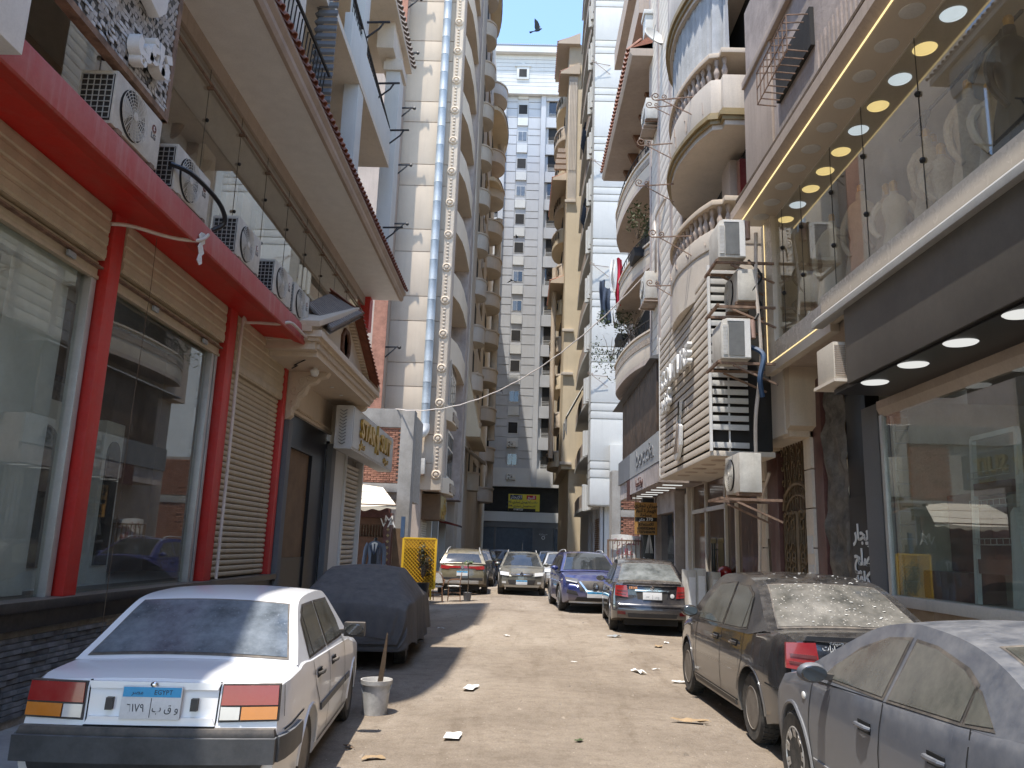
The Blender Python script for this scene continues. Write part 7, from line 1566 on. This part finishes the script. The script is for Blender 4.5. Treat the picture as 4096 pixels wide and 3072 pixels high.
# --- car under a dark dust cover, left
cv = thing('covered_car', 'parked car hidden under a dark grey fitted dust cover behind the white saloon', 'car', (-2.5,13.75,-.075), .04)
m_cover = mat('dark_cover_cloth', (.098,.09,.086), .95, .12, 2, bump=.25, bscale=220, dust=.9, dustcol=(.15,.135,.12))
def cover(u, v):
    """u along from tail to nose, v across from hem over the roof to hem"""
    L = 4.25; s = u*L; c = 2*v-1
    zt = itp([(0,.50),(.10,.92),(.30,1.04),(.75,1.18),(1.25,1.39),(1.6,1.43),(2.3,1.42),(2.7,1.30),(3.2,1.02),(3.9,.86),(4.12,.72),(4.25,.30)], s)
    hwid = .90*itp([(0,.82),(.12,.93),(.4,1.0),(3.6,1.0),(4.05,.9),(4.25,.75)], s)
    roofw = lerp(.62, .80, max(0, min(1, (1.36-zt)/.4)))
    a = abs(c); sg = 1 if c > 0 else -1
    hem = .28+.06*sin(s*2.3)+.05*sin(5*s)
    if a < .42: x = a/.42*hwid*roofw; z = zt-.05*(a/.42)**2
    else:
        t = (a-.42)/.58; zs = min(zt-.05, 1.0)
        if t < .35: k = t/.35; x = lerp(hwid*roofw, hwid*.98, k); z = lerp(zt-.05, min(.93, zt-.09), k**1.2)
        else: k = (t-.35)/.65; x = hwid*(.98+.05*k); z = lerp(min(.93, zt-.09), hem, k)
    d = max(0, (1.0-z)/.7)
    fold = (.028*sin(s*9.5+2*sin(s*3))+.018*sin(s*23+1.5*sin(s*2)))*d
    endf = (.03*sin(c*22+sin(c*9))+.015*sin(c*47))*d
    y = s-L/2
    if s < .15: y -= endf
    if s > L-.3: y += endf
    return (sg*(x+fold if x > .3 else x), y + (.0 if z > .5 else -.0), z)
b = B(); b.grid(cover, 130, 110); b.f.append(tuple(range(111))); b.build('cover', m_cover, cv, True, local=True, fix=True, angle=180)
tt, r = make_wheel(.29, .18, None); tm = rm = None
for sx, sy in ((-.68,-1.22),(.70,-1.22),(-.68,1.22),(.70,1.22)):
    h = bpy.data.objects.new('wheel', None); COL.objects.link(h); h.parent = cv
    h.matrix_basis = Matrix.Translation((sx,sy,.29)) @ Matrix.Rotation(0 if sx < 0 else pi, 4, 'Z')
    if tm is None: tm = tt.build('tyre', m_rubber, h, True, local=True); rm = r.build('rim', m_rimst, h, True, local=True)
    else: place(tm, h, Matrix.Identity(4)); place(rm, h, Matrix.Identity(4))
# ================================================================ SMALL THINGS
YP = thing('lattice_screen', 'bright yellow lattice screen in a yellow frame', 'screen', (-3.1,25.5,0))
m_yl = mat('yellow_paint', (.72,.42,.012), .45, .06, 4, bump=.03, dust=.15)
x0, x1, z0, z1, y = -3.66, -2.63, .35, 1.87, 25.5
b = B()
for a, c in (((x0,y,z0),(x1,y,z0)),((x0,y,z1),(x1,y,z1)),((x0,y,z0),(x0,y,z1)),((x1,y,z0),(x1,y,z1))): b.bar(a, c, .075, .06)
b.bar((x0+.1,y,0),(x0+.1,y,z0),.05); b.bar((x1-.1,y,0),(x1-.1,y,z0),.05); b.build('frame', m_yl, YP, bevel=.006)
w_, h_ = x1-x0-.08, z1-z0-.08; cx, cz = (x0+x1)/2, (z0+z1)/2
for sg in (-1,1):
    for k in range(-14,15):
        c = k*.115; pts = []        # line u*sg - v = c inside the frame
        lo, hi = -h_/2, h_/2
        v0, v1 = max(lo, -w_/2*1-c if sg > 0 else -w_/2-c), min(hi, w_/2-c)
        if v1-v0 < .05: continue
        b = B(); b.bar((cx+sg*(v0+c),y+.012*sg,cz+v0),(cx+sg*(v1+c),y+.012*sg,cz+v1),.03,.018); b.build('lattice_slat', m_yl, YP)
b = B(); b.box(x0,x1,y+.12,y+.13,z0,z1); b.build('backing', mat('ochre_backing', (.40,.22,.02), .7, .1, 3), YP)
t = shrub('potted_shrub', 'scraggly dry shrub in a dark tub before the yellow lattice screen', (-2.95,25.1,.98), .42, 420, m_leafd, (.75,.75,1.25), .1, .055, 18)
b = B(); b.lathe([(.15,-.02),(.20,.45),(.22,.62),(.19,.62)], (-2.95,25.1,-.08), n=18); tub = b.build('tub', m_black, t, True)
t = thing('potted_sapling', 'thin bare sapling in a small grey pot behind the bistro chairs', 'plant', (-1.62,26.2,0)); b = B(); b.tube(spline([(-1.62,26.2,.1),(-1.60,26.2,.6),(-1.63,26.2,1.15)], 8), .014, 6); b.build('stem', m_bark, t, True); b = B(); b.lathe([(.10,-.05),(.14,.2),(.155,.23),(.13,.22)], (-1.62,26.2,0), n=16); b.build('pot', m_dgrey, t, True); b = B(); leaves(b, (-1.62,26.2,1.15), .16, 26, random.Random(4), .09, (1.3,1.3,.6)); b.build('foliage', m_leaf, t, fix=False); b = B(); b.bar((-1.62,26.2,.2),(-1.3,26.15,.2),.02); b.build('side_stub', m_bark, t)
def chair(label, loc, rz, first=None):
    t = thing('bistro_chair', label, 'chair', loc, rz, 'bistro chairs outside the suit shop')
    m_f = bpy.data.materials.get('rattan_frame') or mat('rattan_frame', (.20,.10,.05), .6, .2, 12, bump=.1); m_w = bpy.data.materials.get('woven_seat') or mat('woven_seat', (.55,.53,.48), .7, .2, 60, bump=.4, bscale=150)
    for sx in (-1,1):
        for sy in (-1,1): b = B(); b.tube([(sx*.23,sy*.2,0),(sx*.2,sy*.18,.44)], .016, 6); b.build('leg', m_f, t, True, local=True)
    b = B(); b.lathe([(.002,.44),(.22,.44),(.235,.455),(.22,.475),(.002,.478)], n=20); b.build('seat', m_w, t, True, local=True)
    b = B(); b.tube([(.25*cos(pi*k/14)*1.0,.19-.02+.05*sin(pi*k/14),.46+.44*sin(pi*k/14)**.7) for k in range(15)], .018, 6); bf = b.build('back_frame', m_f, t, True, local=True)
    b = B(); b.grid(lambda u, v: (.24*(2*u-1)*(1-.25*v*v), .18+.04*v-.03*(1-(2*u-1)**2), .56+.32*v), 8, 6); b.build('back_panel', m_w, t, True, local=True, fix=False)
    b = B()
    for sx in (-1,1): b.tube(spline([(sx*.24,.18,.66),(sx*.29,0,.67),(sx*.25,-.2,.62),(sx*.22,-.2,.45)], 8), .014, 5)
    for z in (.15,.26): b.tube([(-.22,-.19,z),(.22,-.19,z),(.22,.19,z),(-.22,.19,z)], .010, 5, closed=True)
    b.build('arm_and_stretcher', m_f, t, True, local=True)
    return t
chair('pale woven bistro chair facing the lane, beside the dark shrub tub', (-2.62,25.9,-.06), .15); chair('bistro chair turned sideways behind the pale one', (-2.05,26.3,-.05), -1.5); chair('bistro chair half hidden behind the covered car', (-3.0,26.3,-.06), 1.2)
# bucket with mortar and a board standing in it
BK = thing('bucket', 'white paint bucket caked with mortar standing by the front wheel of the white saloon', 'bucket', (-1.47,8.85,gz(-1.47,8.85)))
m_bk = mat('scuffed_white_plastic', (.60,.59,.56), .5, .2, 8, bump=.05, dust=.5, streak=.5, stcol=(.28,.25,.22))
b = B(); b.lathe([(.125,0),(.15,.30),(.165,.30),(.17,.345),(.158,.345),(.15,.32),(.118,.02)], n=28); b.build('pail', m_bk, BK, True, local=True)
b = B(); b.lathe([(.002,.28),(.10,.27),(.146,.26)], n=20); b.build('mortar', m_conc, BK, True, local=True); b = B(); b.tube([(.165*cos(pi*k/10),-.165*sin(pi*k/10)*.55,.31-.165*sin(pi*k/10)*.9) for k in range(11)], .004, 4); b.build('wire_handle', m_metal, BK, True, local=True)
b = B(); b.prism([(-.035,.05),(.025,.05),(.03,.40),(.012,.70),(.0,.72),(-.015,.45)], 'y', -.012, .012); o = b.build('board_stick', m_bark, None); o.matrix_basis = Matrix.Translation((-1.45,8.85,gz(-1.47,8.85)+.12)) @ Matrix.Rotation(.1,4,'Y') @ Matrix.Rotation(.12,4,'X'); tag(o, 'splintered stick standing upright in the white bucket', 'stick')
# litter
rs = random.Random(11)
def scrap(label, x, y, s, m, asp=.6, nm='paper_scrap', hgt=.12):
    b = B(); z = gz(x,y); n = 6; r = rs.random()*3
    a1, a2, a3 = rs.random()*6, rs.random()*6, rs.random()*6
    b.grid(lambda u, v: (x+s*((2*u-1)*cos(r)-(2*v-1)*asp*sin(r))*(1-.25*sin(a1+v*5)), y+s*((2*u-1)*sin(r)+(2*v-1)*asp*cos(r))*(1-.2*sin(a2+u*6)), z+.012+s*hgt*(1+sin(u*7+a3)*sin(v*6+a1))), n, n)
    return tag(b.build(nm, m, None, True, fix=False), label, 'litter', 'litter on the dirt lane')
m_brown = mat('brown_card', (.36,.25,.14), .9, .1, 9)
for i, (x, y, s, lb, mm) in enumerate(((-.55,10.2,.14,'flat white paper plate lying at the edge of the big shadow',m_paper),(-.57,7.75,.14,'crumpled white scrap in the near middle of the lane',m_paper),(1.75,11.9,.16,'white rag lying near the front wheel of the black saloon',m_paper),(2.05,12.2,.06,'tiny white scrap beside the white rag',m_paper),(1.80,8.6,.17,'long dusty rag by the sill of the near black saloon',m_brown),(2.15,7.0,.09,'white card near the rear wheel of the near black saloon',m_paper),
     (1.95,16.4,.14,'shiny crushed packet behind the clean dark saloon',m_metal),(2.6,15.2,.10,'small brown card behind the clean dark saloon',m_brown),(2.85,15.8,.08,'white scrap behind the clean dark saloon',m_paper),(2.2,11.2,.09,'pale scrap on the earth mound by the front wheel',m_paper),(.6,7.7,.05,'small green wrapper in the lane',m_leaf),(-.2,16.2,.07,'white scrap in the middle distance of the lane',m_paper),(-1.6,17.4,.08,'thin white strip near the covered car',m_paper),(.9,12.9,.045,'little pale stone in the damp hollow',m_paper),(-1.15,7.0,.08,'pale flattened scrap at the left of the lane',m_brown),(1.5,6.2,.06,'pale chip low in the lane',m_paper),(2.3,7.9,.05,'small yellowed scrap by the black saloon',m_brown),(-1.42,7.35,.07,'dark twig near the white saloon wheel',m_bark),(.1,5.4,.05,'pinkish scrap at the very bottom of the picture',m_paper))):
    scrap(lb, x, y, s, mm, .25 if 'rag' in lb or 'strip' in lb or 'twig' in lb else .55)
# wire across the lane
P = [Vector((-4.6,28.0,6.42)), Vector((4.2,22.4,10.6))]; b = B()
b.tube([P[0].lerp(P[1],k/40)+Vector((0,0,-1.5*(1-(2*k/40-1)**2)+.012*sin(k*2.1))) for k in range(41)], .018, 5); tag(b.build('overhead_wire', m_pvc, None, True), 'pale twisted wire sagging across the lane between the two rows', 'wire')
# birds
def bird(label, c, s, yaw, up, tiltx=0):
    t = thing('bird', label, 'bird', c, yaw, 'birds over the lane'); m_bd = bpy.data.materials.get('bird_feathers') or mat('bird_feathers', (.05,.06,.07), .8, .3, 20, bump=.1)
    b = B(); n = 8
    pr = [(-.20,.002,.015),(-.12,.035,.02),(-.05,.05,.05),(.04,.06,.06),(.10,.045,.05),(.13,.03,.034),(.165,.034,.034),(.19,.02,.02),(.215,.004,.004)]
    for y, rx, rz in pr:
        for k in range(n): b.v.append((s*rx*cos(2*pi*k/n), s*y, s*rz*sin(2*pi*k/n)+(s*.015 if y > .12 else 0)))
    b.f = [(i*n+k,i*n+(k+1)%n,(i+1)*n+(k+1)%n,(i+1)*n+k) for i in range(len(pr)-1) for k in range(n)]+[tuple(range(n))[::-1],tuple(range((len(pr)-1)*n,len(pr)*n))]
    k0 = len(b.v); b.v += [(-.02*s,-.15*s,0),(.02*s,-.15*s,0),(.075*s,-.34*s,-.005*s),(0,-.36*s,0),(-.075*s,-.34*s,-.005*s)]; b.f.append((k0,k0+1,k0+2,k0+3,k0+4))
    b.build('body', m_bd, t, True, local=True)
    for sd in (-1,1):
        q = B(); ol = [(0.03,.09),(.18,.13),(.32,.09),(.46,-.02),(.36,-.05),(.24,-.07),(.12,-.10),(.03,-.09)]
        for zz in (.006,-.006):
            for u, v in ol: q.v.append((sd*s*u*cos(up), s*v, s*(u*sin(up)+zz+.03)))
        m_ = len(ol); q.f = [tuple(range(m_)), tuple(range(m_,2*m_))[::-1]]+[(i,(i+1)%m_,m_+(i+1)%m_,m_+i) for i in range(m_)]; q.build('wing', m_bd, t, local=True)
    t.matrix_basis = Matrix.Translation(c) @ Matrix.Rotation(yaw,4,'Z') @ Matrix.Rotation(tiltx,4,'X')
    return t
bird('dark pigeon flying in the strip of blue sky', (.11,30,23.3), 1.0, -1.9, 1.05, .1); bird('swallow-like bird gliding before the grey tower, wings drooped', (-.98,48,18.3), .8, -.3, -.45); bird('tiny bird just left of a pale tower window', (-.75,48,21.2), .5, 1.0, .9); bird('little bird perched on the sagging wire', (-.75,25.6,6.77), .32, .4, -1.2)
